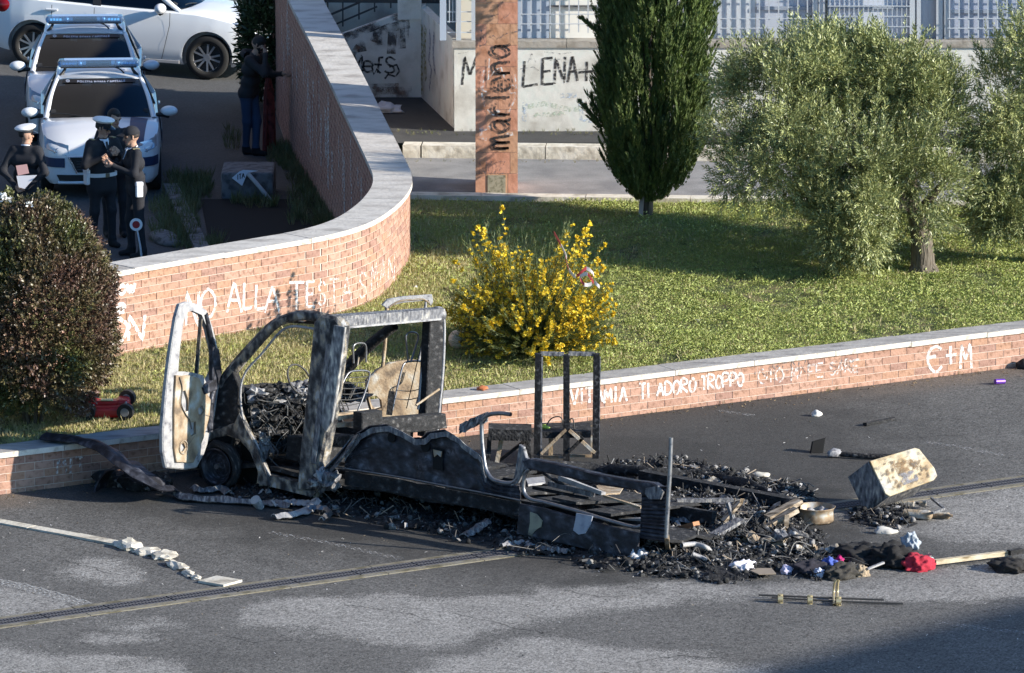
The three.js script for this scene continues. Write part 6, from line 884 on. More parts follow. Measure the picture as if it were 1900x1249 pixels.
// cab shell, near side
sub('windscreen_pillar', boxUV(limb(pxs([[412, 716], [428, 692], [470, 642], [512, 600], [540, 588]], sideP, 0.03), 0.075, 0.055, 8)), M.scorch, van, 'blackened windscreen pillar');
sub('roof_rail', boxUV(limb(pxs([[532, 591], [560, 585], [600, 590], [618, 596]], sideP, 0.03), 0.055, 0.066, 8)), M.scorch);
sub('door_pillar', boxUV(bend(plate(pxs([[593, 600], [604, 588], [628, 592], [640, 606], [634, 660], [626, 720], [616, 780], [602, 850], [599, 906], [562, 906], [566, 850], [574, 780], [584, 690]], sideP, 0.02), VW, 0.11, [], 0.03), 0.02, 7, 3, VW)), M.scorch, van, 'scorched door pillar, black in front and pale behind');
sub('pillar_flange', boxUV(bend(plate(pxs([[622, 604], [641, 608], [635, 660], [627, 720], [617, 782], [606, 800], [598, 790], [604, 720], [612, 660]], sideP, -0.075), VW, 0.02, [], 0.006), 0.012, 8, 5, VW)), mat([1.5, 1.45, 1.35], 0.65, { map: rep(ashTex, 2.5, 0.7) })); sub('pillar_flange', boxUV(bend(plate(pxs([[606, 640], [616, 640], [607, 720], [594, 800], [586, 860], [578, 860], [586, 790], [598, 710]], sideP, -0.07), VW, 0.02, [], 0.006), 0.012, 8, 6, VW)), M.ash);
sub('sill', boxUV(bend(bar(sideP(486, 886, 0.04), sideP(592, 913, 0.04), 0.16, 0.12, VU), 0.016, 8, 1, VU)), M.scorch);
sub('door_flange', boxUV(pipe(pxs([[596, 612], [540, 606], [522, 614], [486, 656], [456, 690], [447, 716], [447, 752], [455, 790], [476, 824], [490, 862], [502, 884]], sideP, -0.03), 0.014, 6)), M.white);
sub('cowl_panel', boxUV(bend(plate(pxs([[412, 700], [436, 690], [447, 718], [446, 760], [455, 792], [430, 802], [397, 808], [396, 770], [400, 730]], sideP, 0.02), VW, 0.08, [], 0.01), 0.015, 7, 2, VW)), M.char);
sub('front_wing', boxUV(bend(plate(pxs([[447, 766], [462, 800], [482, 836], [498, 882], [503, 900], [484, 900], [482, 872], [468, 838], [448, 815], [424, 806], [400, 810], [386, 818], [392, 802], [420, 792], [440, 786]], sideP, -0.02), VW, 0.05, [], 0.012), 0.02, 7, 4, VW)), M.scorch, van, 'scorched front wing over the wheel');
sub('wheel_well', boxUV(plate(pxs([[372, 850], [386, 818], [424, 805], [462, 830], [484, 880], [484, 905], [372, 905]], sideP, 0.3), VW, 0.04)), M.black);
{ // front wheel: bare burnt rim, and what is left of the tyre
  const c = sideP(409, 864, -0.02), w = new THREE.Group(); w.name = 'wheel'; w.position.copy(c.clone().sub(van.position)); w.quaternion.setFromUnitVectors(V3(0, 0, 1), VW0.clone().negate()); van.add(w);
  mk('rim', merge([new THREE.LatheGeometry([[0.17, -0.1], [0.205, -0.1], [0.215, -0.09], [0.2, -0.06], [0.185, 0.04], [0.205, 0.07], [0.215, 0.085], [0.2, 0.09], [0.175, 0.05], [0.16, 0.02]].map(p => new THREE.Vector2(...p)), 32).rotateX(Math.PI / 2), new THREE.LatheGeometry([[0, 0.03], [0.06, 0.035], [0.07, 0.015], [0.12, 0.0], [0.165, 0.025]].map(p => new THREE.Vector2(...p)), 32).rotateX(Math.PI / 2)]), M.charBlue, w); mk('hub', new THREE.CylinderGeometry(0.03, 0.035, 0.06, 12).rotateX(Math.PI / 2).translate(0, 0, 0.05), M.bare, w);
  mk('tyre', (() => { const g = new THREE.TorusGeometry(0.24, 0.045, 8, 40); const p = g.attributes.position; for (let i = 0; i < p.count; i++) { const k = 1 + 0.1 * n3(p.getX(i) * 9, p.getY(i) * 9, p.getZ(i) * 9); p.setXYZ(i, p.getX(i) * k, p.getY(i) * k, p.getZ(i) * 1.6 * k); } g.computeVertexNormals(); return g; })(), M.char, w);
}
// open driver's door, swung out almost square to the van
{
  const hinge = sideP(398, 768, -0.05), fi = rad(84), dd = VL.clone().multiplyScalar(Math.cos(fi)).addScaledVector(VW0, -Math.sin(fi)), lean = UPV.clone().addScaledVector(dd, -0.12).normalize(), nd = dd.clone().cross(lean).normalize(); if (nd.z < 0) nd.negate();
  const D = (x, y, o = 0) => onPlane(x, y, hinge.clone().addScaledVector(nd, o), nd), dp = (L, o) => L.map(([x, y]) => D(x, y, o));
  const door = new THREE.Group(); door.name = 'door'; van.add(door); door.userData.label = 'open driver door, bare rusted metal without its window';
  const out = [[331, 566], [344, 562], [362, 566], [380, 578], [390, 606], [400, 648], [407, 690], [401, 724], [394, 770], [384, 812], [374, 842], [361, 866], [340, 869], [306, 866], [300, 838], [299, 800], [305, 730], [309, 690], [316, 640], [324, 590]];
  const hole = [[340, 580], [352, 576], [370, 584], [382, 612], [392, 655], [391, 690], [380, 712], [372, 696], [350, 690], [326, 690], [329, 650], [335, 604]];
  sub('frame', boxUV(bend(plate(dp(out, 0), nd, 0.035, [dp(hole, 0)], 0.014), 0.006, 6, 2, nd)), M.white, door);
  const inner = [[325, 697], [350, 697], [368, 702], [379, 724], [389, 742], [387, 770], [376, 812], [366, 838], [357, 858], [326, 857], [322, 830], [322, 760]];
  const ip = sub('inner_panel', boxUV(bend(plate(dp(inner, 0.045), nd, 0.02, [dp([[336, 726], [342, 724], [347, 740], [348, 762], [340, 764], [334, 746]], 0.045), dp([[366, 758], [373, 752], [378, 762], [373, 770], [367, 768]], 0.045), dp([[352, 784], [361, 782], [361, 804], [353, 810], [349, 798]], 0.045), dp([[331, 826], [339, 822], [343, 830], [338, 838], [331, 836]], 0.045)], 0.004), 0.008, 8, 6, nd)), M.rust, door); ip.userData.label = 'ochre rusted inner door skin with holes';
  sub('backing', plate(dp([[324, 712], [366, 712], [384, 748], [372, 812], [356, 852], [324, 852]], 0.018), nd, 0.004), M.black, door);
  sub('window_divider', boxUV(bar(D(372, 584, 0.01), D(363, 696, 0.01), 0.035, 0.03)), M.char, door); sub('window_divider', boxUV(bar(D(375, 588, 0.012), D(367, 696, 0.012), 0.012, 0.02)), M.rust, door);
  sub('hinge_edge', boxUV(limb(dp([[381, 582], [391, 628], [400, 668], [402, 700], [393, 730], [388, 770], [389, 800]], 0.03), 0.03, 0.05, 7)), M.charBlue, door); sub('mirror_bracket', boxUV(plate(dp([[391, 640], [403, 650], [407, 690], [399, 722], [378, 730], [374, 720], [392, 706]], 0.05), nd, 0.04, [], 0.01)), M.charBlue, door);
  sub('speaker_ring', (() => { const g = new THREE.TorusGeometry(0.075, 0.01, 6, 24); g.applyQuaternion(new THREE.Quaternion().setFromUnitVectors(V3(0, 0, 1), nd)); const c = D(340, 830, 0.06); return g.translate(c.x, c.y, c.z); })(), M.rust, door);
  sub('cable', pipe(dp([[333, 700], [338, 720], [336, 748], [344, 768], [352, 780], [355, 796]], 0.07), 0.006, 5), M.wire, door);
}
// roof hoop behind the cab, far side
const LB = 1.36;
sub('roof_hoop', boxUV(bend(bar(Vp(LB, 0.05, 2.06), Vp(LB, 2.08, 2.07), 0.17, 0.12, VU), 0.02, 6, 8, VU)), M.ash, van, 'grey scorched roof hoop behind the cab');
sub('hoop_lip', boxUV(bar(crossP(640, 608, LB + 0.09), crossP(818, 592, LB + 0.09), 0.02, 0.022, VU)), M.white);
sub('hoop_corner', boxUV(move(new THREE.SphereGeometry(0.1, 12, 8), Vp(LB, 2.06, 2.05))), M.ash); sub('hoop_corner', boxUV(move(new THREE.SphereGeometry(0.1, 12, 8), Vp(LB, 0.03, 2.04))), M.ash);
sub('roof_skin', boxUV(shell(14, 8, (u, v) => { const q = Vp(mixn(0.82, LB - 0.06, v), mixn(0.08, 2.0, u), 2.06 - 0.08 * (1 - v) - 0.1 * Math.sin(u * Math.PI) * Math.sin(v * 2.2) + 0.03 * n3(u * 5, v * 4, 2)); return q; }, 0.014)), M.char, van, 'sagging blackened cab roof');
sub('door_pillar', boxUV(plate(pxs([[792, 590], [818, 588], [818, 690], [808, 808], [782, 808], [787, 690]], crossP, LB), VL, 0.1, [], 0.01)), M.char);
sub('pillar_edge', boxUV(pipe(pxs([[822, 586], [824, 600], [822, 680], [814, 770], [811, 805]], crossP, LB + 0.06), 0.018, 6)), M.white); sub('pillar_edge', boxUV(pipe(pxs([[789, 594], [787, 640], [782, 690], [776, 760]], crossP, LB - 0.04), 0.016, 6)), M.white);
sub('windscreen_pillar', boxUV(limb(pxs([[630, 700], [662, 664], [696, 632], [732, 604]], sideP, 2.0), 0.075, 0.06, 8)), M.char);
sub('quarter_post', boxUV(pipe(pxs([[677, 640], [668, 652], [663, 678]], sideP, 1.95), 0.012, 6)), M.rust);
{ /* passenger door, standing ajar */ const pn = VL.clone().multiplyScalar(0.85).addScaledVector(VW, -0.5).normalize(), p0 = sideP(690, 720, 2.03), Q = (x, y, o = 0) => onPlane(x, y, p0.clone().addScaledVector(pn, o), pn), qs = (L, o) => L.map(([x, y]) => Q(x, y, o)); const top = new THREE.Group(); top.name = 'passenger_door'; van.add(top); top.userData.label = 'pale rusted inside of the passenger door';
  sub('inner_panel', boxUV(bend(plate(qs([[680, 706], [698, 688], [722, 674], [762, 668], [792, 672], [790, 740], [782, 784], [694, 784], [682, 740]]), pn, 0.05, [qs([[684, 736], [696, 733], [706, 742], [708, 756], [696, 760], [688, 750]])], 0.01), 0.02, 5, 3, pn)), M.rust, top); sub('window_post', boxUV(pipe(qs([[718, 572], [716, 602], [714, 640], [709, 690]], 0.01), 0.022, 6)), M.rust, top); sub('window_post', boxUV(pipe(qs([[790, 560], [784, 640], [776, 672]], 0.01), 0.016, 6)), M.white, top); sub('cable', pipe(qs([[752, 690], [744, 712], [730, 720], [724, 740]], 0.05), 0.006, 5), M.wire, top);
  sub('frame_rail', boxUV(plate(qs([[709, 566], [718, 556], [744, 551], [800, 547], [802, 560], [798, 566], [794, 556], [746, 561], [726, 566], [718, 572]]), pn, 0.03, [], 0.006)), M.white, top); sub('frame_rail', pipe(qs([[722, 570], [738, 560], [770, 556], [786, 556], [797, 563]], 0.02), 0.012, 5), M.rust, top); }
// seat frames
{
  const seat = (L, bars, l) => { const s = new THREE.Group(); s.name = 'seat_frame'; van.add(s); sub('back_hoop', pipe(pxs(L, crossP, l), 0.012, 6), M.bare, s); for (const b of bars) sub('cross_wire', pipe(pxs(b, crossP, l + 0.01), 0.006, 5), M.wire, s); };
  seat([[611, 766], [628, 728], [645, 694], [650, 690], [682, 689], [686, 693], [677, 728], [664, 762]], [0, 1, 2, 3, 4, 5].map(i => { const t = (i + 0.7) / 6.6; return [[mixn(647, 614, t), mixn(694, 760, t)], [mixn(664, 640, t), mixn(693, 762, t)], [mixn(684, 666, t), mixn(692, 757, t)]]; }), 1.0);
  seat([[656, 674], [656, 642], [660, 638], [676, 638], [679, 644], [679, 672]], [], 0.95);
  seat([[728, 762], [738, 716], [749, 676], [754, 672], [786, 672], [790, 677], [782, 716], [772, 752]], [[[754, 758], [764, 716], [774, 672], [786, 620]], [[736, 724], [760, 726], [780, 722]], [[733, 740], [756, 742], [776, 738]]], 1.15);
  seat([[757, 672], [754, 622], [757, 618], [772, 618], [776, 624], [762, 672]], [], 1.15);
}
// dashboard, bulkhead and the tangle behind it
sub('bulkhead', boxUV(shell(12, 8, (u, v) => Vp(0.1 + 0.12 * n3(u * 4, v * 4, 3), mixn(0.08, 2.0, u), mixn(0.35, 1.16 + 0.06 * n3(u * 6, 1), v)), 0.03)), M.char);
sub('cab_floor', boxUV(shell(8, 6, (u, v) => Vp(mixn(0.1, 1.5, u), mixn(0.06, 1.95, v), 0.3 + 0.05 * n3(u * 5, v * 5, 9)), 0.05)), M.char);
sub('seat_base', boxUV(bend(box(0.5, 0.3, 0.6).applyMatrix4(new THREE.Matrix4().makeBasis(VL, VU, VW).setPosition(Vp(1.0, 0.55, 0.55))), 0.05, 5, 2, VU)), M.char); sub('seat_base', boxUV(bend(box(0.5, 0.3, 0.8).applyMatrix4(new THREE.Matrix4().makeBasis(VL, VU, VW).setPosition(Vp(1.0, 1.5, 0.6))), 0.05, 5, 4, VU)), M.char);
for (let i = 0; i < 34; i++) { const u = i / 33; const g = toCreasedNormals(lump(rr(0.05, 0.15), rr(0.03, 0.07), rr(0.05, 0.14), 1.3, 3, i + 20, false), 0.4); sub('dashboard_wreck', boxUV(move(g, Vp(0.3 + rr(-0.12, 0.16), 0.15 + u * 1.75, 1.02 + rr(-0.06, 0.1)), rr(0, 6))), i % 4 === 1 ? M.white : i % 4 === 3 ? M.ash : M.char); }
for (let i = 0; i < 22; i++) sub('dashboard_wreck', boxUV(move(toCreasedNormals(lump(rr(0.04, 0.11), rr(0.03, 0.1), rr(0.04, 0.11), 1.4, 3, i + 60, false), 0.4), Vp(0.38 + rr(-0.1, 0.25), rr(0.1, 1.2), rr(0.45, 1.0)), rr(0, 6))), i % 5 === 0 ? M.ash : M.char);
{ const gs = []; for (let i = 0; i < 170; i++) { const p = Vp(rr(0.25, 0.75), rr(0.05, 1.5), rr(0.45, 1.1)), q = p.clone().add(V3(rr(-0.25, 0.25), rr(-0.25, 0.15), rr(-0.25, 0.25))); gs.push(pipe([p, p.clone().lerp(q, 0.5).add(V3(rr(-0.1, 0.1), rr(-0.12, 0.12), rr(-0.1, 0.1))), q], rr(0.004, 0.009), 4)); } const w = sub('wiring', merge(gs), mat([0.09, 0.088, 0.085], 0.5, { metalness: 0.4 })); w.userData.kind = 'stuff'; }
sub('steering_wheel', (() => { const g = new THREE.TorusGeometry(0.19, 0.012, 6, 30, 4.6); g.applyQuaternion(new THREE.Quaternion().setFromUnitVectors(V3(0, 0, 1), VL.clone().addScaledVector(VU, 0.6).normalize())); const c = sideP(556, 705, 0.45); return g.translate(c.x, c.y, c.z); })(), M.wire);
sub('bonnet_remains', boxUV(shell(10, 6, (u, v) => Vp(mixn(-0.55, 0.1, v), mixn(0.15, 1.95, u), mixn(0.82, 1.12, v) + 0.05 * n3(u * 6, v * 5, 12)), 0.02)), M.char); sub('front_wall', boxUV(shell(10, 5, (u, v) => Vp(-0.6 + 0.06 * n3(u * 5, v * 3, 2), mixn(0.15, 1.95, u), mixn(0.12, 0.84, v)), 0.03)), M.char);
// chassis and charred beams behind the cab
sub('chassis_rail', boxUV(bar(Vp(-0.5, 0.55, 0.28), Vp(5.9, 0.55, 0.3), 0.09, 0.14, VU)), M.char); sub('chassis_rail', boxUV(bar(Vp(-0.5, 1.4, 0.36), Vp(5.9, 1.4, 0.38), 0.09, 0.14, VU)), M.char);
sub('cross_beam', boxUV(bend(plate(pxs([[664, 766], [700, 762], [700, 778], [818, 768], [820, 792], [760, 800], [664, 796]], crossP, 1.75), VL, 0.12, [], 0.01), 0.01, 6, 1, VL)), M.char); sub('cross_beam', boxUV(bar(crossP(600, 776, 1.5), crossP(668, 768, 1.5), 0.06, 0.07, VU)), M.rust); sub('cross_beam', boxUV(bar(crossP(600, 790, 1.5), crossP(668, 786, 1.5), 0.06, 0.05, VU)), M.rust);
sub('strut', boxUV(bar(crossP(722, 770, 1.7), crossP(727, 726, 1.7), 0.07)), M.char); sub('strut', boxUV(pipe([crossP(772, 752, 1.6), crossP(815, 722, 1.6)], 0.014, 5, false)), M.rust);
for (let i = 0; i < 8; i++) sub('floor_board', boxUV(bend(bar(Vp(1.8 + i * 0.5 + rr(-0.1, 0.1), 0.1, 0.42 + rr(-0.05, 0.08)), Vp(1.85 + i * 0.5 + rr(-0.15, 0.15), 1.95, 0.44 + rr(-0.05, 0.08)), 0.34, 0.03), 0.03, 4, i, VU)), M.char);
// torn side panel: sheet with a ragged, curled upper edge, traced along the side of the van
{
  const top = [[640, 842], [652, 824], [668, 803], [690, 790], [722, 787], [745, 797], [770, 812], [786, 812], [800, 801], [830, 797], [850, 809], [868, 826], [886, 838], [894, 846], [900, 880], [925, 898], [966, 902]];
  const bot = [[640, 872], [652, 873], [668, 875], [690, 879], [722, 884], [745, 888], [770, 893], [786, 896], [800, 899], [830, 905], [850, 909], [868, 912], [886, 915], [894, 917], [900, 918], [925, 922], [966, 929]];
  const ev = (L, u) => { const t = u * (L.length - 1), i = Math.min(L.length - 2, Math.floor(t)), f = t - i; return [mixn(L[i][0], L[i + 1][0], f), mixn(L[i][1], L[i + 1][1], f)]; };
  const sheet = shell(96, 26, (u, v) => { const a = ev(top, u), b = ev(bot, u); const q = sideP(mixn(b[0], a[0], v), mixn(b[1], a[1] + 1.6 * n3(u * 30, 3), v)); const curl = v > 0.86 ? ((v - 0.86) / 0.14) : 0; return q.addScaledVector(VW, -0.003 * Math.sin(v * 72) - 0.05 * curl * curl + 0.03 * n3(u * 7, v * 3, 5)); }, 0.012);
  const pn = sub('side_panel', boxUV(sheet), M.charBlue, van, 'torn blackened side panel with fine ribs and a ragged edge');
  sub('panel_edge', boxUV(shell(96, 2, (u, v) => { const a = ev(top, Math.min(u * 0.88, 1)); return sideP(a[0], a[1] + 3 - 11 * (1 - v) * -1 + 1.6 * n3(u * 26, 3) + (v < 0.5 ? 3 * n3(u * 14, 7) : 0), -0.06 - 0.02 * n3(u * 12, 2)); }, 0.014)), M.ash, pn, 'pale melted edge of the panel');
  sub('rub_rail', boxUV(pipe(pxs([[612, 864], [660, 872], [740, 885], [830, 902], [920, 919], [966, 929]], sideP, -0.03), 0.011, 5)), M.bare); sub('skirt', boxUV(bend(shell(30, 4, (u, v) => { const b = ev(bot, u); return sideP(b[0], b[1] + 2 + 26 * (1 - v) + 5 * n3(u * 9, 1), 0.03); }, 0.012), 0.02, 5, 4, VW)), M.char);
  for (const [x, y, r] of [[727, 812, 0.055], [790, 829, 0.06]]) { const g = new THREE.CylinderGeometry(r, r, 0.02, 20); g.applyQuaternion(new THREE.Quaternion().setFromUnitVectors(UPV, VW)); const c = sideP(x, y, -0.02); sub('vent_cover', g.translate(c.x, c.y, c.z), M.black, pn); }
  sub('fitting_hole', plate(pxs([[802, 831], [822, 835], [821, 874], [804, 870]], sideP, -0.02), VW, 0.012), M.black, pn); sub('fitting', boxUV(plate(pxs([[804, 834], [820, 838], [818, 848], [812, 843], [806, 848]], sideP, -0.032), VW, 0.012)), M.rust, pn);
  // crumpled sheet hanging at the front of the panel
  const fold = [[[668, 804], [652, 812]], [[654, 826], [636, 832]], [[640, 846], [618, 852]], [[622, 868], [598, 872]], [[606, 884], [588, 884]], [[604, 898], [588, 898]], [[612, 904], [592, 914]]];
  sub('crumpled_strip', boxUV(shell(24, 6, (u, v) => { const t = u * (fold.length - 1), i = Math.min(fold.length - 2, Math.floor(t)), f = t - i; const a = [0, 1].map(k => mixn(fold[i][0][k], fold[i + 1][0][k], f)), b = [0, 1].map(k => mixn(fold[i][1][k], fold[i + 1][1][k], f)); return sideP(mixn(a[0], b[0], v), mixn(a[1], b[1], v), -0.05 - 0.09 * Math.sin(v * 6 + u * 3) * 0.6 + 0.05 * n3(u * 9, v * 4, 1)); }, 0.012)), M.ash, van, 'crumpled pale strip of sheet metal');
  for (let i = 0; i < 5; i++) sub('crumpled_scrap', boxUV(move(lump(rr(0.06, 0.12), rr(0.05, 0.1), rr(0.04, 0.1), 1.2, 2, 80 + i, false), sideP(594 + i * 5, 893 + rr(-8, 10), -0.1), i)), i % 2 ? M.white : M.ash);
  // window frames of the camper body
  sub('window_frame', boxUV(pipe(pxs([[948, 769], [926, 767], [904, 771], [895, 782], [894, 810], [897, 845], [902, 872], [912, 888], [930, 895], [950, 896], [960, 888], [966, 862], [972, 832]], sideP, -0.03), 0.024, 8)), M.bare, van, 'bare pale frame of a lost window'); sub('frame_scrap', boxUV(bend(shell(10, 4, (u, v) => sideP(mixn(853, 905, u), mixn(795, 772, u) + mixn(10, -8, v) + 6 * n3(u * 8, v * 3, 4), -0.02 + 0.05 * n3(u * 5, v * 5, 2)), 0.012), 0.02, 6, 3, VW)), M.ash);
  sub('frame_spike', boxUV(plate(pxs([[966, 826], [972, 830], [978, 850], [992, 858], [990, 868], [972, 872], [962, 896], [950, 902], [958, 880]], sideP, -0.02), VW, 0.04, [], 0.006)), M.ash);
  sub('window_frame', boxUV(pipe(pxs([[984, 870], [976, 876], [972, 892], [972, 912], [980, 924], [1010, 932], [1070, 948], [1130, 966], [1180, 978], [1190, 976]], sideP, -0.03), 0.022, 8)), M.bare, van, 'lower rail of the rear window');
  sub('upper_rail', boxUV(bend(plate(pxs([[976, 856], [990, 852], [1040, 862], [1120, 882], [1180, 893], [1216, 897], [1230, 906], [1228, 922], [1200, 918], [1190, 908], [1120, 898], [1040, 880], [986, 868]], sideP, 0), VW, 0.1, [], 0.012), 0.012, 8, 5, VW)), M.charBlue);
  sub('rear_panel', boxUV(shell(14, 40, (u, v) => sideP(mixn(1192, 1238, u) - 4 * (1 - v), mixn(mixn(998, 1006, u), mixn(906, 902, u), v), -0.02 - 0.008 * Math.sin(v * 90) - 0.05 * Math.max(0, v - 0.85) * 4 * u), 0.014)), M.charBlue, van, 'ribbed blackened rear corner panel'); sub('panel_burr', boxUV(plate(pxs([[1200, 906], [1222, 902], [1232, 912], [1226, 926], [1206, 926], [1198, 916]], sideP, -0.05), VW, 0.02, [], 0.005)), M.ash);
  const skirt = sub('lower_skirt', boxUV(bend(plate(pxs([[966, 936], [1010, 944], [1080, 964], [1150, 982], [1186, 990], [1182, 1030], [1150, 1032], [1080, 1016], [1010, 1000], [960, 990]], sideP, -0.06), VW, 0.03, [], 0.008), 0.03, 4, 7, VW)), M.charBlue, van, 'dark lower skirt with two unburnt patches');
  const patch = (L, c, s) => sub('paint_patch', boxUV(plate(pxs(L, sideP, -0.085), VW, 0.014)), mat(c, 0.5, { map: rep(whiteAshTex, 2) }), skirt); patch([[984, 950], [996, 954], [1006, 966], [1004, 978], [994, 984], [986, 994], [980, 992], [984, 970]], [0.5, 0.48, 0.34]); patch([[1070, 952], [1100, 958], [1096, 974], [1086, 990], [1074, 992], [1064, 984], [1068, 966]], [0.62, 0.66, 0.74]);
  sub('corner_post', boxUV(pipe(pxs([[1245, 812], [1243, 870], [1239, 940], [1236, 998]], sideP, -0.08), 0.025, 9)), M.bare, van, 'bright upright tube at the rear corner'); sub('post_stub', boxUV(bar(sideP(1237, 996, -0.08), at(1240, 1030, 0.0), 0.05)), M.rust);
}
// far side remains: long charred beam curving to the back, and inner frames
sub('far_wall_remains', boxUV(bend(limb([[930, 872], [1010, 868], [1100, 870], [1200, 876], [1300, 884], [1380, 898], [1440, 924], [1476, 946]].map(([x, y], i) => at(x, y, 0.16 + 0.05 * (i % 2))), 0.07, 0.06, 8), 0.06, 7, 3, UPV)), M.char, van, 'long charred bar of the collapsed far wall');
sub('floor_pan', boxUV(shell(16, 8, (u, v) => Vp(mixn(1.5, 6.3, u), mixn(0.05, 2.0, v), 0.27 - 0.02 * v + 0.06 * n3(u * 8, v * 6, 1)), 0.03)), M.char);
sub('rear_beam', boxUV(bar(at(1190, 880, 0.25), at(1478, 934, 0.2), 0.12, 0.1)), M.char);
for (const [a, b, r, m] of [[[1020, 898], [1100, 918], 0.05, 'ash'], [[1040, 886], [1120, 916], 0.05, 'white'], [[1010, 876], [1050, 905], 0.03, 'char'], [[990, 905], [1090, 925], 0.03, 'char'], [[1120, 920], [1190, 940], 0.02, 'rust'], [[1150, 965], [1192, 962], 0.025, 'white'], [[1060, 930], [1150, 950], 0.04, 'char']]) sub('inner_frame', boxUV(bend(bar(onPlane(a[0], a[1], Vp(0, 0.5, 0), VW), onPlane(b[0], b[1], Vp(0, 0.5, 0), VW), r * 1.6, r), 0.03, 9, a[0], VU)), M[m]);
sub('floor_plate', boxUV(bend(plate([[1106, 902], [1130, 894], [1158, 902], [1150, 916], [1118, 918]].map(([x, y]) => onPlane(x, y, Vp(0, 0.8, 0.45), VU)), VU, 0.02), 0.02, 6, 2, VU)), M.rust); sub('sheet_scrap', boxUV(bend(plate([[975, 888], [1010, 884], [1012, 896], [980, 900]].map(([x, y]) => onPlane(x, y, Vp(0, 1, 0.45), VU)), VU, 0.02), 0.03, 6, 3, VU)), M.white);
// ---------------------------------------------------------------- charred steel rack and bench behind the van
{
  const zr = at(1052, 862, 0).z, q = (x, y, d = 0) => atZ(x, y, zr + d), b = at(1052, 862, 0); const steelChar = mat([0.9, 0.92, 1], 0.55, { map: rep(charTex, 2), metalness: 0.3, bumpMap: rep(bumpRough, 6), bumpScale: 0.004 });
  const r = thing('steel_rack', 'tall charred steel rack frame standing behind the burnt van', 'rack', b); const S = 0.075;
  for (const [x0, y0, x1, y1] of [[999, 656, 996, 852], [1051, 658, 1051, 861], [1107, 656, 1105, 850]]) part('upright', boxUV(bar(q(x0, y0), q(x1, y1), S, S)), steelChar, r);
  for (const [x0, x1] of [[1003, 1047], [1055, 1103]]) part('top_bar', boxUV(bar(q(x0, 656), q(x1, 657), 0.06, 0.04)), M.ash, r);
  for (const [x, y0, y1] of [[1006, 662, 842], [1113, 662, 846]]) part('edge_angle', boxUV(bar(q(x, y0, 0.02), q(x - 2, y1, 0.02), 0.02, 0.03)), M.ash, r);
  for (const [a, c, d, e, m] of [[1004, 842, 1050, 797, 'rust'], [1056, 798, 1104, 840, 'rust'], [1056, 838, 1082, 812, 'char'], [922, 858, 990, 806, 'char']]) part('brace', boxUV(bar(q(a, c, 0.03), q(d, e, 0.03), 0.045, 0.035)), M[m], r);
  part('shelf', boxUV(bar(q(1006, 799, -0.25), q(1096, 798, -0.25), 0.5, 0.075)), M.char, r);
  for (const [x0, x1, y] of [[1008, 1046, 848], [1058, 1100, 846]]) part('low_bar', boxUV(bar(q(x0, y, -0.1), q(x1, y, -0.1), 0.03, 0.03)), M.rust, r);
  for (const [x, y0, y1] of [[1022, 808, 858], [1100, 808, 858]]) part('leg', boxUV(bar(q(x, y0, -0.4), q(x, y1 - 12, -0.4), 0.05)), M.rust, r);
  part('cable', pipe([q(1012, 792, -0.2), q(1024, 776, -0.2), q(1040, 774, -0.2), q(1046, 794, -0.2)], 0.008, 5), M.wire, r); part('cable', pipe([q(1056, 780), q(1062, 776), q(1066, 796)], 0.008, 5), M.wire, r);
  solo('yellow_strap', boxUV(move(lump(0.06, 0.03, 0.04, 0.8, 2, 4), q(1011, 795, -0.2))), mat([0.5, 0.62, 0.1], 0.7), 'small lime yellow strap lying on the charred rack shelf', 'strap');
  const bn = thing('charred_bench', 'charred wooden bench beside the steel rack', 'bench', at(950, 866, 0)); const zb = at(950, 866, 0).z, u = (x, y, d = 0) => atZ(x, y, zb + d);
  part('seat_board', boxUV(bar(u(906, 801), u(986, 803), 0.34, 0.13)), M.char, bn); part('leg', boxUV(bar(u(931, 812), u(922, 858), 0.05)), M.rust, bn); part('leg', boxUV(bar(u(978, 812), u(984, 866), 0.06)), M.char, bn); part('leg', boxUV(bar(u(908, 812), u(906, 856), 0.05)), M.char, bn);
}
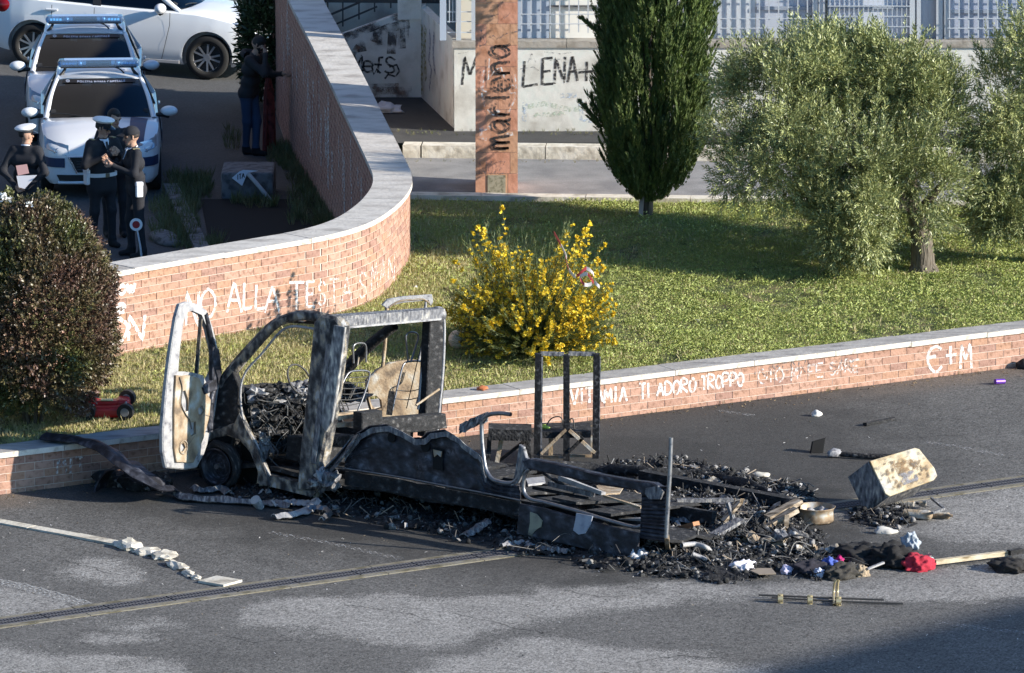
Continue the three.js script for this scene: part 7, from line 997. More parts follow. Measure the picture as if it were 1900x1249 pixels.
// ---------------------------------------------------------------- ash heap behind and below the wreck
{
  const g0 = at(1330, 1000, 0); const heap = thing('ash_heap', 'heap of black ash and charred rubbish spilling from the rear of the van', 'heap', g0, 0); heap.userData.kind = 'stuff';
  const blobs = [[1290, 1010, 0.6, 0.16], [1360, 990, 0.7, 0.2], [1330, 950, 0.8, 0.24], [1420, 1000, 0.6, 0.14], [1400, 950, 0.6, 0.22], [1270, 960, 0.7, 0.24], [1450, 1030, 0.5, 0.08], [1520, 1050, 0.4, 0.06], [1240, 1040, 0.5, 0.1], [1340, 1040, 0.6, 0.1], [1150, 1030, 0.5, 0.06], [1000, 1000, 0.5, 0.06], [880, 975, 0.5, 0.05], [760, 955, 0.45, 0.05], [640, 935, 0.4, 0.05], [1440, 930, 0.4, 0.2], [1080, 960, 1.0, 0.12], [1230, 900, 0.8, 0.2], [1320, 915, 0.7, 0.2], [500, 915, 0.4, 0.04], [1640, 960, 0.35, 0.05]].map(([x, y, r, h]) => { const p = at(x, y, 0); return [p.x, p.z, r, h]; });
  const H = (x, z) => { let s = 0; for (const [a, b, r, h] of blobs) { const d = Math.hypot(x - a, (z - b) * 0.62) / r + 0.25 * n3(x * 3, z * 2, 6); if (d < 1) s = Math.max(s, 0.6 * h * (1 - d * d)); } return s; };
  const st = 0.06, pos = [], idx = [], uv = [], id = {}; const P = at(300, 900), Q = at(1720, 1060); const v = (i, j) => { const k = i * 1000 + j; if (!(k in id)) { const x = -4.5 + i * st, z = -79 + j * st; const h = H(x, z); id[k] = pos.length / 3; pos.push(x - g0.x, h > 0 ? Math.max(-0.02, h * (1 + 0.9 * n3(x * 5, z * 5, 1)) + 0.05 * n3(x * 14, z * 14, 3) + 0.02) : -0.03, z - g0.z); uv.push(x, z); } return id[k]; };
  for (let i = 0; i < 160; i++) for (let j = 0; j < 165; j++) { const x = -4.5 + (i + 0.5) * st, z = -79 + (j + 0.5) * st; if (H(x, z) > 0) { const a = v(i, j), b = v(i + 1, j), c = v(i + 1, j + 1), d = v(i, j + 1); idx.push(a, d, c, a, c, b); } }
  const g = new THREE.BufferGeometry(); g.setAttribute('position', new THREE.Float32BufferAttribute(pos, 3)); g.setAttribute('uv', new THREE.Float32BufferAttribute(uv, 2)); g.setIndex(idx); g.computeVertexNormals();
  mk('ash_bed', toCreasedNormals(g, 0.6), M.char, heap).userData.kind = 'stuff';
  // crumbs: charred lumps, grey ash flakes, pale scraps
  const lumpG = lump(0.021, 0.018, 0.021, 1.0, 1, 3, false), flakeG = (() => { const q = new THREE.BoxGeometry(0.05, 0.004, 0.026, 2, 1, 1), p = q.attributes.position; for (let i = 0; i < p.count; i++) p.setY(i, p.getY(i) + 0.012 * Math.sin(p.getX(i) * 40)); return q; })(), stickG = new THREE.CylinderGeometry(0.005, 0.004, 0.17, 5);
  const A = [], B = [], C = []; const cols = [[0.009, 0.009, 0.01], [0.015, 0.015, 0.015], [0.03, 0.03, 0.03], [0.08, 0.08, 0.08], [0.22, 0.21, 0.2]];
  for (let n = 0; n < 30000; n++) { const b = pick(blobs); if (R() > 0.15 + b[3] * 4.5) continue; const a = rr(0, 6.28), r = b[2] * Math.pow(R(), 0.75) * 1.15, x = b[0] + Math.cos(a) * r, z = b[1] + Math.sin(a) * r / 0.62, y = Math.max(0, H(x, z) * (1 + 0.9 * n3(x * 5, z * 5, 1)) + 0.05 * n3(x * 14, z * 14, 3) + (H(x, z) > 0 ? 0.02 : 0)); const k = R(); const c = lin(...cols[Math.floor(Math.pow(R(), 1.7) * 5)]); const p = V3(x - g0.x, y + 0.004, z - g0.z); if (k < 0.55) A.push({ p, d: unit(), s: Math.pow(R(), 4) * 1.9 + 0.16, c }); else if (k < 0.955) B.push({ p: p.add(V3(0, 0.01, 0)), d: V3(rr(-0.5, 0.5), 1, rr(-0.5, 0.5)).normalize(), s: Math.pow(R(), 2.5) * 1.4 + 0.2, c: R() < 0.1 ? lin(0.4, 0.39, 0.38) : c }); else C.push({ p: p.add(V3(0, 0.02, 0)), d: V3(rr(-1, 1), rr(0, 0.7), rr(-1, 1)).normalize(), s: rr(0.4, 1.6), c: R() < 0.25 ? lin(0.25, 0.2, 0.15) : c }); }
  const W = []; for (let i = 0; i < 150; i++) { const b = blobs[Math.floor(R() * 16)], a = rr(0, 6.28), r = b[2] * Math.sqrt(R()), x = b[0] + Math.cos(a) * r - g0.x, z = b[1] + Math.sin(a) * r / 0.62 - g0.z, y = H(x + g0.x, z + g0.z) + 0.03; const p = V3(x, y, z), d = V3(rr(-1, 1), rr(-0.05, 0.35), rr(-1, 1)).multiplyScalar(rr(0.15, 0.5)); W.push(pipe([p, p.clone().addScaledVector(d, 0.5).add(V3(rr(-0.08, 0.08), rr(0, 0.12), rr(-0.08, 0.08))), p.clone().add(d)], rr(0.003, 0.009), 4)); }
  const wm = mk('tangled_wire', merge(W), mat([0.12, 0.115, 0.11], 0.5, { metalness: 0.4 }), heap); wm.userData.kind = 'stuff';
  for (let i = 0; i < 26; i++) { const b = blobs[i % 8], a = rr(0, 6.28), r = b[2] * Math.sqrt(R()) * 0.9, x = b[0] + Math.cos(a) * r, z = b[1] + Math.sin(a) * r / 0.62, L = rr(0.12, 0.38), w = rr(0.06, 0.2), yaw = rr(0, 6.28), tl = rr(-0.5, 0.5); const g = shell(8, 4, (u, v) => V3((u - 0.5) * L, 0.05 * n3(u * 3 + i, v * 2, 1) + 0.04 * Math.sin(u * 5 + i), (v - 0.5) * w * (1 + 0.4 * n3(u * 4, i))), 0.006); g.rotateX(tl); g.rotateZ(rr(-0.4, 0.4)); g.rotateY(yaw); g.translate(x - g0.x, H(x, z) + 0.07, z - g0.z); mk('sheet_scrap', boxUV(g), i % 6 === 0 ? M.ash : i % 7 === 0 ? M.rust : M.scorch, heap); }
  const cm = () => new THREE.MeshStandardMaterial({ color: 0xffffff, roughness: 0.85, side: THREE.DoubleSide });
  scatter('charred_crumbs', lumpG, cm(), A, heap); scatter('ash_flakes', flakeG, cm(), B, heap); scatter('charred_sticks', stickG, cm(), C, heap);
  // fine litter over the lot
  const L = []; for (let n = 0; n < 900; n++) { const p = at(rr(-20, 1900), 720 + 530 * Math.pow(R(), 0.8), 0.004); const d = (p.x - WA.x) * wallN.x + (p.z - WA.z) * wallN.z; if (d < 0.05) continue; const nearV = H(p.x, p.z) > 0; L.push({ p, d: V3(rr(-0.2, 0.2), 1, rr(-0.2, 0.2)).normalize(), s: rr(0.12, 0.5), c: R() < 0.4 ? lin(0.5, 0.48, 0.45) : R() < 0.5 ? lin(0.03, 0.03, 0.03) : lin(0.2, 0.16, 0.11) }); }
  for (let n = 0; n < 420; n++) { const s = rr(0, lowLen), p = WA.clone().addScaledVector(wallN, Math.abs(rr(-0.6, 0.6)) * R() + 0.02).addScaledVector(wallDir, s).setY(0.004); L.push({ p, d: V3(rr(-0.3, 0.3), 1, rr(-0.3, 0.3)).normalize(), s: rr(0.2, 0.7), c: tint([0.3, 0.22, 0.12], [0.12, 0.08, 0.05], R()) }); }
  const lit = new THREE.Group(); lit.name = 'litter'; scene.add(lit); tag(lit, 'fine grit, ash flecks and dry leaves strewn over the asphalt', 'litter', null, 'stuff'); scatter('litter_flecks', flakeG, cm(), L, lit);
}
// ---------------------------------------------------------------- pieces lying about
const woodBurnt = mat([1, 1, 1], 0.9, { map: rep(blotchTex(256, 7, [[0.12, [0.03, 0.025, 0.02]], [0.4, [0.2, 0.15, 0.1]], [0.7, [0.42, 0.34, 0.25]], [0.95, [0.5, 0.43, 0.34]]], 171, 0.3), 1.2, 3) });
const lay = (name, a, b, w, h, m, label, cat, group, amp = 0.015) => solo(name, boxUV(bend(bar(a, b, w, h), amp, 6, a.x, UPV)), m, label, cat, group);
const BG = 'half-burnt boards on the ash heap';
lay('burnt_board', at(1408, 986, 0.1), at(1478, 944, 0.3), 0.1, 0.05, woodBurnt, 'long pale half-burnt board propped on a charred post', 'board', BG);
lay('burnt_board', at(1424, 962, 0.2), at(1484, 930, 0.34), 0.12, 0.05, woodBurnt, 'grey burnt board lying behind the long pale one', 'board', BG);
lay('burnt_board', at(1325, 994, 0.15), at(1374, 964, 0.26), 0.12, 0.04, M.ash, 'two-toned grey board beside the crossed slats', 'board', BG);
lay('burnt_board', at(1342, 968, 0.2), at(1372, 932, 0.4), 0.1, 0.03, woodBurnt, 'tilted slat crossing another near the rear corner', 'board', BG); lay('burnt_board', at(1350, 934, 0.4), at(1362, 968, 0.2), 0.08, 0.03, M.ash, 'grey slat crossed by a tilted one', 'board', BG);
lay('burnt_board', at(1246, 985, 0.1), at(1292, 972, 0.24), 0.1, 0.05, mat([0.36, 0.17, 0.08], 0.8), 'orange-brown board lying by the upright rear tube', 'board', BG);
lay('burnt_board', at(1255, 930, 0.3), at(1360, 926, 0.3), 0.06, 0.04, M.ash, 'long grey batten lying inside the collapsed rear', 'board', BG);
solo('charred_post', boxUV(bar(at(1458, 1002, 0.0), at(1460, 1000, 0.0).add(V3(0, 0.27, 0)), 0.05)), woodBurnt, 'short upright charred post under the propped board', 'post');
solo('stone_chunk', boxUV(move(lump(0.16, 0.07, 0.09, 0.4, 2, 6), at(1438, 1008, 0.06), 0.3)), woodBurnt, 'pale lump of burnt wood below the propped board', 'wood');
{ // wheel rim lying flat
  const p = at(1513, 968, 0); const g = new THREE.LatheGeometry([[0.12, 0.06], [0.17, 0.02], [0.19, 0.0], [0.205, 0.02], [0.2, 0.1], [0.195, 0.12], [0.212, 0.16], [0.222, 0.17], [0.212, 0.175], [0.19, 0.13], [0.185, 0.06], [0.12, 0.06]].map(a => new THREE.Vector2(...a)), 36); const r = thing('wheel_rim', 'burnt steel wheel rim lying flat on the asphalt beside the ash heap', 'wheel rim', p); mk('rim', boxUV(g), mat([1, 1, 1], 0.5, { map: rep(rustTex, 2), metalness: 0.3 }), r); mk('disc', boxUV(new THREE.CylinderGeometry(0.13, 0.13, 0.02, 24).translate(0, 0.06, 0)), M.ash, r); for (let i = 0; i < 7; i++) mk('ash_lump', boxUV(move(lump(0.05, 0.04, 0.05, 0.8, 1, i), V3(rr(-0.1, 0.1), 0.09, rr(-0.1, 0.1)))), M.white, r);
}
{ // tipped appliance
  const base = at(1655, 950, 0), n = V3(0.45, 0.52, 0.72).normalize(), q = (x, y) => onPlane(x, y, base.clone().add(V3(0.1, 0.42, 0.0)), n), P = [q(1611, 857), q(1696, 832), q(1704, 834), q(1733, 870), q(1738, 884), q(1732, 892), q(1648, 923), q(1640, 918)];
  const ext = V3(-0.16, -0.15, -0.1); { const low = Math.min(...P.map(p => Math.min(p.y, p.y + ext.y * 1.35))), d = sight(1660, 890).normalize(), k = (0.012 - low) / d.y; for (const p of P) p.addScaledVector(d, k); }
  const t = thing('burnt_appliance', 'tipped cream-coloured metal appliance box scorched brown in the middle', 'appliance', base);
  const pos = [], idx = []; const N = P.length; for (const k of [0, 1]) for (const p of P) { const a = p.clone().addScaledVector(ext, k * 1.35); pos.push(a.x, a.y, a.z); } for (let i = 0; i < N; i++) { const j = (i + 1) % N; idx.push(i, i + N, j, j, i + N, j + N); } for (let i = 1; i < N - 1; i++) idx.push(0, i, i + 1, N, N + i + 1, N + i);
  const g = new THREE.BufferGeometry(); g.setAttribute('position', new THREE.Float32BufferAttribute(pos, 3)); g.setIndex(idx); const gg = boxUV(toCreasedNormals(g, 0.4));
  part('casing', gg, M.ash, t);
  const fc = P.reduce((a, b) => a.add(b.clone().multiplyScalar(1 / N)), V3(0, 0, 0)); const fm = mat([1, 1, 1], 0.6, { map: rep(blotchTex(256, 3, [[0.05, [0.24, 0.15, 0.07]], [0.3, [0.34, 0.25, 0.13]], [0.5, [0.42, 0.36, 0.24]], [0.75, [0.43, 0.39, 0.31]], [0.98, [0.34, 0.34, 0.35]]], 181, 0.2), 1.3) });
  part('front_panel', boxUV(plate(P.map(p => p.clone().lerp(fc, 0.03).addScaledVector(n, 0.012)), n, 0.016, [], 0.006)), fm, t);
  { const stain = (k, dx, dy, c, lo, o) => { const e = V3(dx, dy, 0); part('scorch_stain', boxUV(plate(P.map(p => p.clone().lerp(fc, k).addScaledVector(n, 0.027 + o)).map(p => p.add(e.clone().addScaledVector(n, -e.dot(n)))), n, 0.002)), mat(c, 0.7, { alphaMap: rep(wornAlpha(lo, 15), 2.2), transparent: true }), t); }; stain(0.62, -0.02, 0.04, [0.24, 0.12, 0.045], 0.45, 0); stain(0.3, 0, 0, [0.34, 0.22, 0.1], 0.05, 0.004); stain(0.7, -0.04, -0.1, [0.26, 0.26, 0.29], 0.4, 0.008); stain(0.05, 0, 0, [0.14, 0.12, 0.1], -0.25, 0.012); }
  for (const [x0, y0, x1, y1, r, m] of [[1678, 944, 1722, 948, 0.055, 'rust'], [1724, 946, 1758, 949, 0.038, 'rust']]) { const c0 = at(x0, y0 + 9, r), c1 = at(x1, y1 + 8, r); part('cylinder', boxUV(limb([c0, c0.clone().lerp(c1, 0.5), c1], r, r, 14)), M[m], t); const k = move(new THREE.SphereGeometry(r, 14, 8), c1); part('cylinder_cap', boxUV(k), M[m], t); }
  part('valve', boxUV(limb([at(1757, 956, 0.05), at(1764, 957, 0.05), at(1768, 957, 0.05)], 0.02, 0.015, 8)), M.rust, t);
  for (const [a, b, w] of [[[1702, 920], [1722, 936], 0.05], [[1728, 910], [1752, 938], 0.025], [[1730, 938], [1752, 938], 0.025]]) part('bracket', boxUV(bar(at(a[0], a[1] + 14, 0.12), at(b[0], b[1] + 6, 0.05), w, 0.025)), w > 0.03 ? M.char : M.ash, t);
  for (const [x, y, m] of [[1648, 948, 'ash'], [1662, 946, 'white'], [1690, 938, 'rust'], [1640, 956, 'char'], [1668, 958, 'char'], [1712, 938, 'rust']]) part('fitting', boxUV(move(box(0.08, 0.06, 0.06, 0, 0.03, 0, 0.01), at(x, y + 2, 0.02), x)), M[m], t);
}
{ // burnt tube with a block at its end
  const p = at(1530, 862, 0), t = thing('charred_tube', 'charred tube with a black plate at one end and a white joint', 'tube', p); part('plate', boxUV(bend(plate([at(1508, 820, 0.12), at(1528, 816, 0.12), at(1532, 850, 0.03), at(1530, 866, 0.01), at(1512, 862, 0.02)], V3(0.1, 0.4, 1), 0.05, [], 0.01), 0.02, 8, 1, UPV)), M.black, t); part('tube', boxUV(limb([at(1560, 843, 0.04), at(1600, 846, 0.04), at(1664, 848, 0.04)], 0.03, 0.035, 8)), M.char, t); part('joint', boxUV(move(lump(0.09, 0.06, 0.05, 0.4, 2, 3), at(1548, 846, 0.02), 0.2)), M.white, t);
}
{ // long pale wooden pole with a hook at one end
  const t = thing('wooden_pole', 'long pale wooden pole with a hooked end lying beside the red cloth', 'pole', at(1800, 1040, 0)); part('shaft', boxUV(bar(at(1735, 1043, 0.05), at(1888, 1024, 0.06), 0.06, 0.05)), mat([1, 1, 1], 0.8, { map: rep(blotchTex(256, 7, [[0.1, [0.2, 0.15, 0.08]], [0.45, [0.48, 0.4, 0.27]], [0.9, [0.62, 0.54, 0.4]]], 191, 0.2), 1, 4) }), t); part('hook', boxUV(pipe([at(1742, 1042, 0.05), at(1728, 1040, 0.06), at(1722, 1034, 0.1), at(1726, 1028, 0.14)], 0.022, 7)), M.white, t); part('charred_end', boxUV(bar(at(1872, 1026, 0.07), at(1896, 1022, 0.07), 0.07, 0.055)), M.char, t);
}
{ // plumbing assembly
  const z = at(1540, 1112, 0).z; const t = thing('pipe_assembly', 'thin rods with brass fittings and an upright loop lying on bare asphalt', 'pipe', at(1540, 1112, 0)); const brass = mat([0.55, 0.46, 0.27], 0.35, { metalness: 0.6 });
  part('rod', pipe([at(1408, 1104, 0.03), at(1550, 1110, 0.03), at(1640, 1113, 0.03)], 0.011, 6), M.wire, t); part('rod', pipe([at(1432, 1109, 0.02), at(1560, 1116, 0.02), at(1676, 1120, 0.02)], 0.011, 6), M.wire, t); part('rod', pipe([at(1400, 1111, 0.015), at(1450, 1114, 0.015)], 0.008, 5), M.ash, t);
  for (const [x, y] of [[1448, 1108], [1503, 1110], [1556, 1113]]) part('fitting', merge([move(new THREE.CylinderGeometry(0.045, 0.045, 0.05, 12).rotateZ(1.57), at(x, y + 3, 0.045)), move(new THREE.CylinderGeometry(0.03, 0.03, 0.1, 10), at(x, y + 3, 0.045))]), brass, t);
  for (const dx of [-3, 4]) part('loop', pipe([at(1551 + dx, 1122, 0.02), atZ(1550 + dx, 1100, z), atZ(1552 + dx * 0.8, 1080, z), atZ(1554 + dx * 0.6, 1076, z)], 0.014, 6), brass, t);
}
// cloth and rags
const rag = (x, y, rx, ry, rz, c, label, s, cat = 'cloth', grp = 'rags strewn at the edge of the ash') => { const g = lump(rx, ry * 0.8, rz, 0.35, 9, s); const p = g.attributes.position; for (let i = 0; i < p.count; i++) { const X = p.getX(i) + s * 3.1, Y = p.getY(i), Z = p.getZ(i); const k = 0.9 + 0.3 * (0.5 - Math.abs(n3(X * 11, Y * 14, Z * 11 + 2))) + 0.16 * (0.4 - Math.abs(n3(X * 26, Y * 26, Z * 26))); p.setXYZ(i, p.getX(i) * k, p.getY(i) * k, p.getZ(i) * k); } g.computeVertexNormals(); return solo('rag', move(g, at(x, y, 0), s), mat(c, 0.95), label, cat, grp); };
rag(1703, 1056, 0.17, 0.15, 0.16, [0.36, 0.02, 0.04], 'bright red bundled cloth at the end of the dark rags', 1); rag(1655, 1048, 0.24, 0.2, 0.25, [0.012, 0.011, 0.011], 'large black heap of cloth beside the red bundle', 2); rag(1600, 1040, 0.3, 0.16, 0.3, [0.014, 0.013, 0.013], 'black heap of cloth behind the coloured rags', 3); rag(1560, 1070, 0.22, 0.13, 0.16, [0.04, 0.036, 0.03], 'dark brown crumpled cloth near the brass loop', 4); rag(1540, 1058, 0.1, 0.12, 0.1, [0.06, 0.1, 0.35], 'blue rag between the black and brown cloths', 5); rag(1558, 1050, 0.05, 0.1, 0.05, [0.5, 0.02, 0.16], 'tiny pink rag on top of the coloured heap', 6); rag(1505, 1062, 0.22, 0.12, 0.18, [0.02, 0.018, 0.026], 'black and purple crumpled cloth left of the blue rag', 7); rag(1520, 1072, 0.07, 0.09, 0.06, [0.4, 0.44, 0.55], 'pale blue scrap of cloth in front of the purple cloth', 8); rag(1598, 1068, 0.08, 0.1, 0.08, [0.32, 0.25, 0.17], 'tan rag at the right of the coloured heap', 9);
rag(1380, 1060, 0.15, 0.11, 0.12, [0.66, 0.64, 0.68], 'white crumpled cloth next to the folded cardboard', 10); rag(1460, 1064, 0.08, 0.08, 0.07, [0.5, 0.47, 0.6], 'small lilac cloth ball on the asphalt', 11); rag(1315, 1052, 0.16, 0.07, 0.1, [0.42, 0.46, 0.52], 'flat grey-blue rag left of the white cloth', 12); rag(1185, 1042, 0.12, 0.14, 0.1, [0.55, 0.55, 0.56], 'white burnt rag hanging below the rear skirt', 13); rag(1215, 1020, 0.14, 0.16, 0.1, [0.5, 0.49, 0.48], 'pale crumpled foil at the foot of the rear corner', 14); rag(1690, 1018, 0.1, 0.16, 0.08, [0.34, 0.38, 0.42], 'grey plastic scrap standing on the black cloth', 15); rag(1262, 978, 0.1, 0.12, 0.1, [0.2, 0.24, 0.5], 'blue-violet plastic scrap behind the rear tube', 16); rag(1720, 1046, 0.1, 0.07, 0.1, [0.3, 0.36, 0.36], 'grey-green rag touching the hooked pole', 17); rag(1870, 1058, 0.22, 0.12, 0.16, [0.02, 0.018, 0.017], 'charred bundle of twigs and cloth at the picture edge', 18);
solo('cardboard_sheet', boxUV(bend(plate([[1392, 1060], [1406, 1050], [1432, 1055], [1440, 1066], [1408, 1072]].map(([x, y], i) => at(x, y, i === 1 ? 0.08 : i === 4 ? 0.02 : 0.05)), UPV, 0.012), 0.03, 8, 2, UPV)), mat([0.26, 0.21, 0.16], 0.9), 'folded brown cardboard sheet beside the white cloth', 'cardboard');
solo('bent_arm', boxUV(pipe([at(1265, 1012, 0.22), at(1290, 1010, 0.2), at(1310, 1016, 0.18), at(1318, 1024, 0.12)], 0.028, 7)), M.white, 'white curved plastic arm lying by the rear corner', 'plastic'); solo('bent_arm', boxUV(pipe([at(1285, 1028, 0.16), at(1300, 1034, 0.12), at(1314, 1040, 0.1)], 0.024, 7)), M.white, 'short white plastic piece below the curved arm', 'plastic');
solo('white_stick', boxUV(bar(at(1610, 1056, 0.08), at(1640, 1044, 0.12), 0.03, 0.02)), M.white, 'white stick lying on the black cloth heap', 'stick');
// strips of bodywork lying along the van
const SG = 'bodywork strips lying beside the van';
const strip = (L, w, m, label, h = 0.03) => { const c = new THREE.CatmullRomCurve3(L.map(([x, y, k]) => at(x, y, k ?? h))); return solo('body_strip', boxUV(shell(30, 3, (u, v) => { const p = c.getPoint(u), t = c.getTangent(u); const s = t.clone().cross(UPV).normalize(); return p.addScaledVector(s, (v - 0.5) * w * (1 + 0.4 * n3(u * 7, 2))).addScaledVector(UPV, 0.04 * Math.sin(v * 3.1) + 0.03 * n3(u * 9, v * 2, L[0][0])); }, 0.012)), m, label, 'trim', SG); };
strip([[326, 916], [350, 926], [420, 930], [500, 936], [540, 940]], 0.14, M.ash, 'long grey bumper strip lying in front of the burnt wheel'); strip([[505, 938], [540, 934], [580, 938]], 0.16, M.white, 'pale bent strip lying below the cab sill'); strip([[508, 960], [545, 956], [575, 944], [588, 930, 0.1]], 0.16, M.white, 'white curled sheet lying nearest the viewer below the cab'); strip([[575, 944], [600, 946], [612, 952], [596, 966]], 0.06, M.bare, 'thin bent wire-like strip right of the white curled sheet', 0.06); strip([[860, 996], [885, 982, 0.08], [905, 968, 0.14]], 0.14, M.ash, 'grey torn strip leaning under the middle of the van'); strip([[360, 906], [380, 912], [410, 908], [425, 918]], 0.12, M.ash, 'crumpled grey scrap at the foot of the front wheel'); strip([[930, 1014], [965, 1010], [990, 1016]], 0.1, M.white, 'white flattened scrap lying under the rear skirt'); strip([[1000, 1018], [1030, 1022], [1055, 1026]], 0.1, M.ash, 'grey flattened scrap right of the white one under the skirt');
solo('metal_cup', boxUV(move(new THREE.CylinderGeometry(0.06, 0.05, 0.14, 14), at(478, 934, 0.07), 0, 0.6, 0.5)), M.white, 'small pale metal can on the bumper strip', 'can');
// bumper and wing thrown off at the front, over the garden wall
{
  const t = thing('fallen_bumper', 'black burnt front bumper thrown across the low garden wall', 'bumper', at(240, 906, 0));
  const c = new THREE.CatmullRomCurve3([at(84, 812, 0.52), at(150, 820, 0.53), at(196, 836, 0.5), at(240, 872, 0.36), at(290, 905, 0.18), at(318, 912, 0.05)]);
  part('bumper_skin', boxUV(shell(36, 5, (u, v) => { const p = c.getPoint(u), s = c.getTangent(u).cross(UPV).normalize(); return p.addScaledVector(s, (v - 0.5) * 0.22).addScaledVector(UPV, 0.05 * Math.sin(v * 3.1) + 0.03 * n3(u * 8, v * 3, 1)); }, 0.02)), M.charBlue, t);
  const a = new THREE.CatmullRomCurve3([at(186, 908, 0.02), at(192, 890, 0.12), at(214, 866, 0.3), at(240, 862, 0.34), at(268, 884, 0.26), at(296, 900, 0.14), at(310, 908, 0.03)]);
  part('arch_liner', boxUV(shell(30, 4, (u, v) => a.getPoint(u).add(V3((v - 0.5) * -0.12, 0.02 * n3(u * 9, v * 3, 4), (v - 0.5) * 0.34)), 0.018)), M.charBlue, t);
  for (let i = 0; i < 9; i++) part('melted_lump', boxUV(move(lump(rr(0.07, 0.16), rr(0.06, 0.14), rr(0.07, 0.15), 0.7, 2, 30 + i), at(195 + i * 13, 906 + rr(-6, 4), 0), i)), i % 4 === 2 ? M.ash : M.char, t);
}
// ---------------------------------------------------------------- on the grass
const onLawn = (px, py) => { let h = 0.6; for (let i = 0; i < 6; i++) { const p = at(px, py, h); h = lawnH(p.x, p.z); } return at(px, py, h); };
{ const b = onLawn(850, 648), r = 0.118; const t = thing('white_globe', 'cream-coloured ball with a dark hole lying beside the yellow bush', 'ball', b); mk('ball', new THREE.SphereGeometry(r, 32, 24).translate(0, r, 0), mat([0.62, 0.55, 0.43], 0.55), t); mk('hole', new THREE.CylinderGeometry(0.02, 0.02, 0.012, 14).scale(1, 1, 1.8).rotateX(1.3).rotateY(0.15).translate(0.045, r * 0.9, r * 0.93), mat([0.06, 0.045, 0.03], 0.9), t); }
{ // red toy car on its back
  const b = onLawn(196, 774), t = thing('red_toy_car', 'red and green ride-on toy car lying overturned on the grass', 'toy', b); const S = 1 / 160, red = mat([0.42, 0.016, 0.02], 0.45), grn = mat([0.1, 0.32, 0.08], 0.5), blk = mat([0.012, 0.012, 0.012], 0.7), gry = mat([0.2, 0.2, 0.21], 0.6);
  mk('body', (() => { const g = new RoundedBoxGeometry(0.6, 0.14, 0.36, 4, 0.05); const p = g.attributes.position; for (let i = 0; i < p.count; i++) { const x = p.getX(i); if (Math.abs(x) < 0.12) p.setZ(i, p.getZ(i) * 0.72); if (p.getY(i) > 0) p.setY(i, p.getY(i) + 0.03 * Math.sin(x * 12)); } g.computeVertexNormals(); return g.translate(0, 0.09, 0); })(), red, t);
  mk('mudguard', box(0.2, 0.07, 0.34, -0.2, 0.2, -0.02, 0.03), red, t); mk('chassis', box(0.3, 0.05, 0.16, 0.04, 0.18, 0, 0.015), red, t); mk('side_panel', box(0.03, 0.2, 0.1, -0.33, 0.13, 0.08, 0.012), grn, t); mk('sticker', box(0.14, 0.012, 0.1, 0.02, 0.212, 0.04, 0.004), mat([0.45, 0.5, 0.25], 0.5), t);
  for (const [x, z] of [[-0.2, 0.18], [-0.18, -0.18], [0.24, 0.18], [0.24, -0.18]]) { const w = new THREE.Group(); w.name = 'wheel'; w.position.set(x, z > 0 ? 0.1 : 0.19, z); w.rotation.y = -0.2; t.add(w); mk('tyre', new THREE.CylinderGeometry(0.095, 0.095, 0.09, 20).rotateX(1.5708), blk, w); mk('hub_cap', new THREE.CylinderGeometry(0.05, 0.05, 0.1, 16).rotateX(1.5708), gry, w); }
  mk('axle', new THREE.CylinderGeometry(0.014, 0.014, 0.36, 8).rotateX(1.5708).translate(-0.2, 0.19, 0), gry, t); mk('axle', new THREE.CylinderGeometry(0.014, 0.014, 0.36, 8).rotateX(1.5708).translate(0.24, 0.19, 0), gry, t); mk('seat', box(0.16, 0.1, 0.26, 0.2, 0.17, -0.04, 0.04), red, t);
}
solo('earth_clod', boxUV(move(lump(0.14, 0.1, 0.1, 0.4, 2, 9), onLawn(88, 742))), mat([0.05, 0.045, 0.04], 0.95), 'dark stone lying at the foot of the red-leaved bush', 'stone');
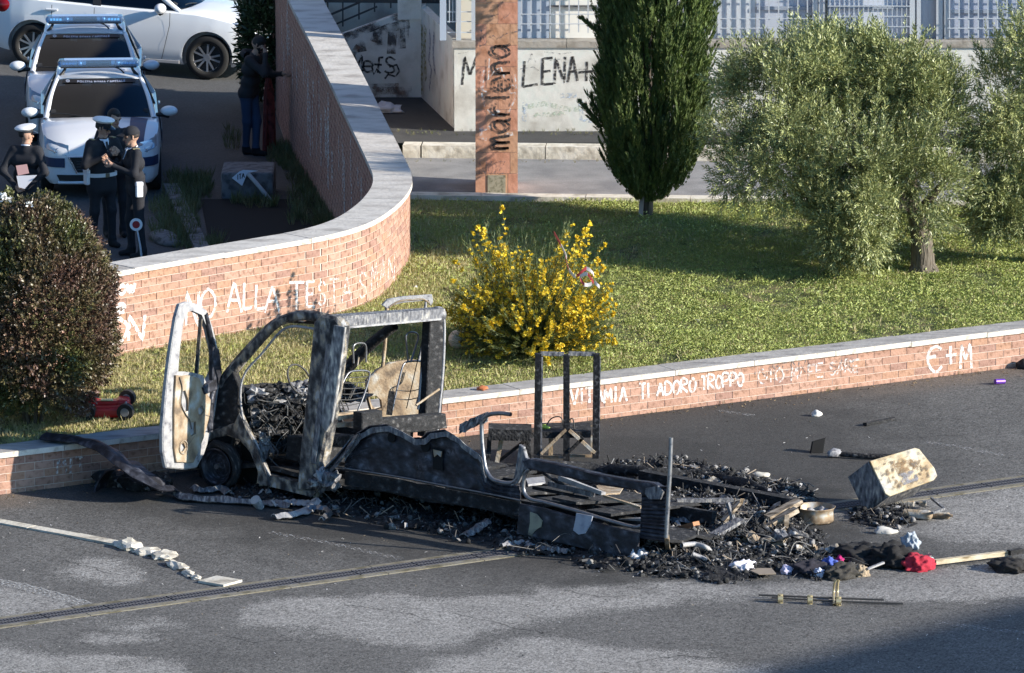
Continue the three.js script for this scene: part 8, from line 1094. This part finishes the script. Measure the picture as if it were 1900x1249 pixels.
solo('orange_scrap', boxUV(move(lump(0.07, 0.03, 0.05, 0.7, 2, 3), WA.clone().addScaledVector(wallDir, at(890, 722, HW).distanceTo(WA)).addScaledVector(wallN, -0.2).setY(HW))), mat([0.5, 0.16, 0.06], 0.8), 'small orange scrap on the coping of the low wall', 'scrap');
for (const [x, y, i, l] of [[1295, 597, 1, 'tiny white paper scrap in the sunlit grass near the lettered wall'], [1490, 475, 2, 'small white paper scrap in the shade under the olive crown'], [770, 535, 3, 'white paper scrap between the curved wall and the yellow bush'], [1690, 560, 4, 'tiny white paper scrap in the grass below the olive trunk']]) solo('paper_scrap', boxUV(move(lump(0.035, 0.025, 0.03, 0.6, 1, i), onLawn(x, y))), mat([0.6, 0.6, 0.62], 0.8), l, 'paper', 'paper scraps on the lawn');
solo('purple_can', boxUV(move(new THREE.CylinderGeometry(0.033, 0.033, 0.13, 16).rotateZ(1.5), at(1855, 708, 0.035), 0.5)), mat([0.16, 0.06, 0.42], 0.35, { metalness: 0.3 }), 'crushed purple can lying near the low wall', 'can');
solo('white_lump', boxUV(move(lump(0.06, 0.05, 0.05, 0.5, 2, 5), at(1515, 772, 0))), mat([0.62, 0.6, 0.56], 0.8), 'white lump of plaster on the soot-black asphalt', 'plaster'); solo('plaster_flake', boxUV(move(lump(0.1, 0.04, 0.06, 0.5, 2, 7), at(1413, 884, 0))), mat([0.5, 0.47, 0.4], 0.9), 'flat cream flake on the asphalt behind the ash heap', 'plaster'); solo('plaster_flake', boxUV(move(lump(0.12, 0.05, 0.06, 0.5, 2, 8), at(1642, 990, 0))), mat([0.5, 0.48, 0.44], 0.9), 'flat pale flake in front of the tipped appliance', 'plaster');
lay('burnt_stick', at(1605, 788, 0.02), at(1660, 776, 0.02), 0.06, 0.03, M.char, 'charred stick lying alone on the asphalt by the wall', 'stick'); solo('dark_stone', boxUV(move(lump(0.12, 0.09, 0.08, 0.4, 2, 2), at(1905, 684, 0))), M.char, 'dark lump lying against the low wall at the picture edge', 'stone');
solo('plastic_bag', boxUV(move(lump(0.2, 0.1, 0.12, 0.8, 3, 4), at(720, 208, PAVE))), mat([0.5, 0.52, 0.58], 0.6), 'grey plastic bag lying in the shaded recess by the steps', 'bag');

renderer.render(scene, camera);
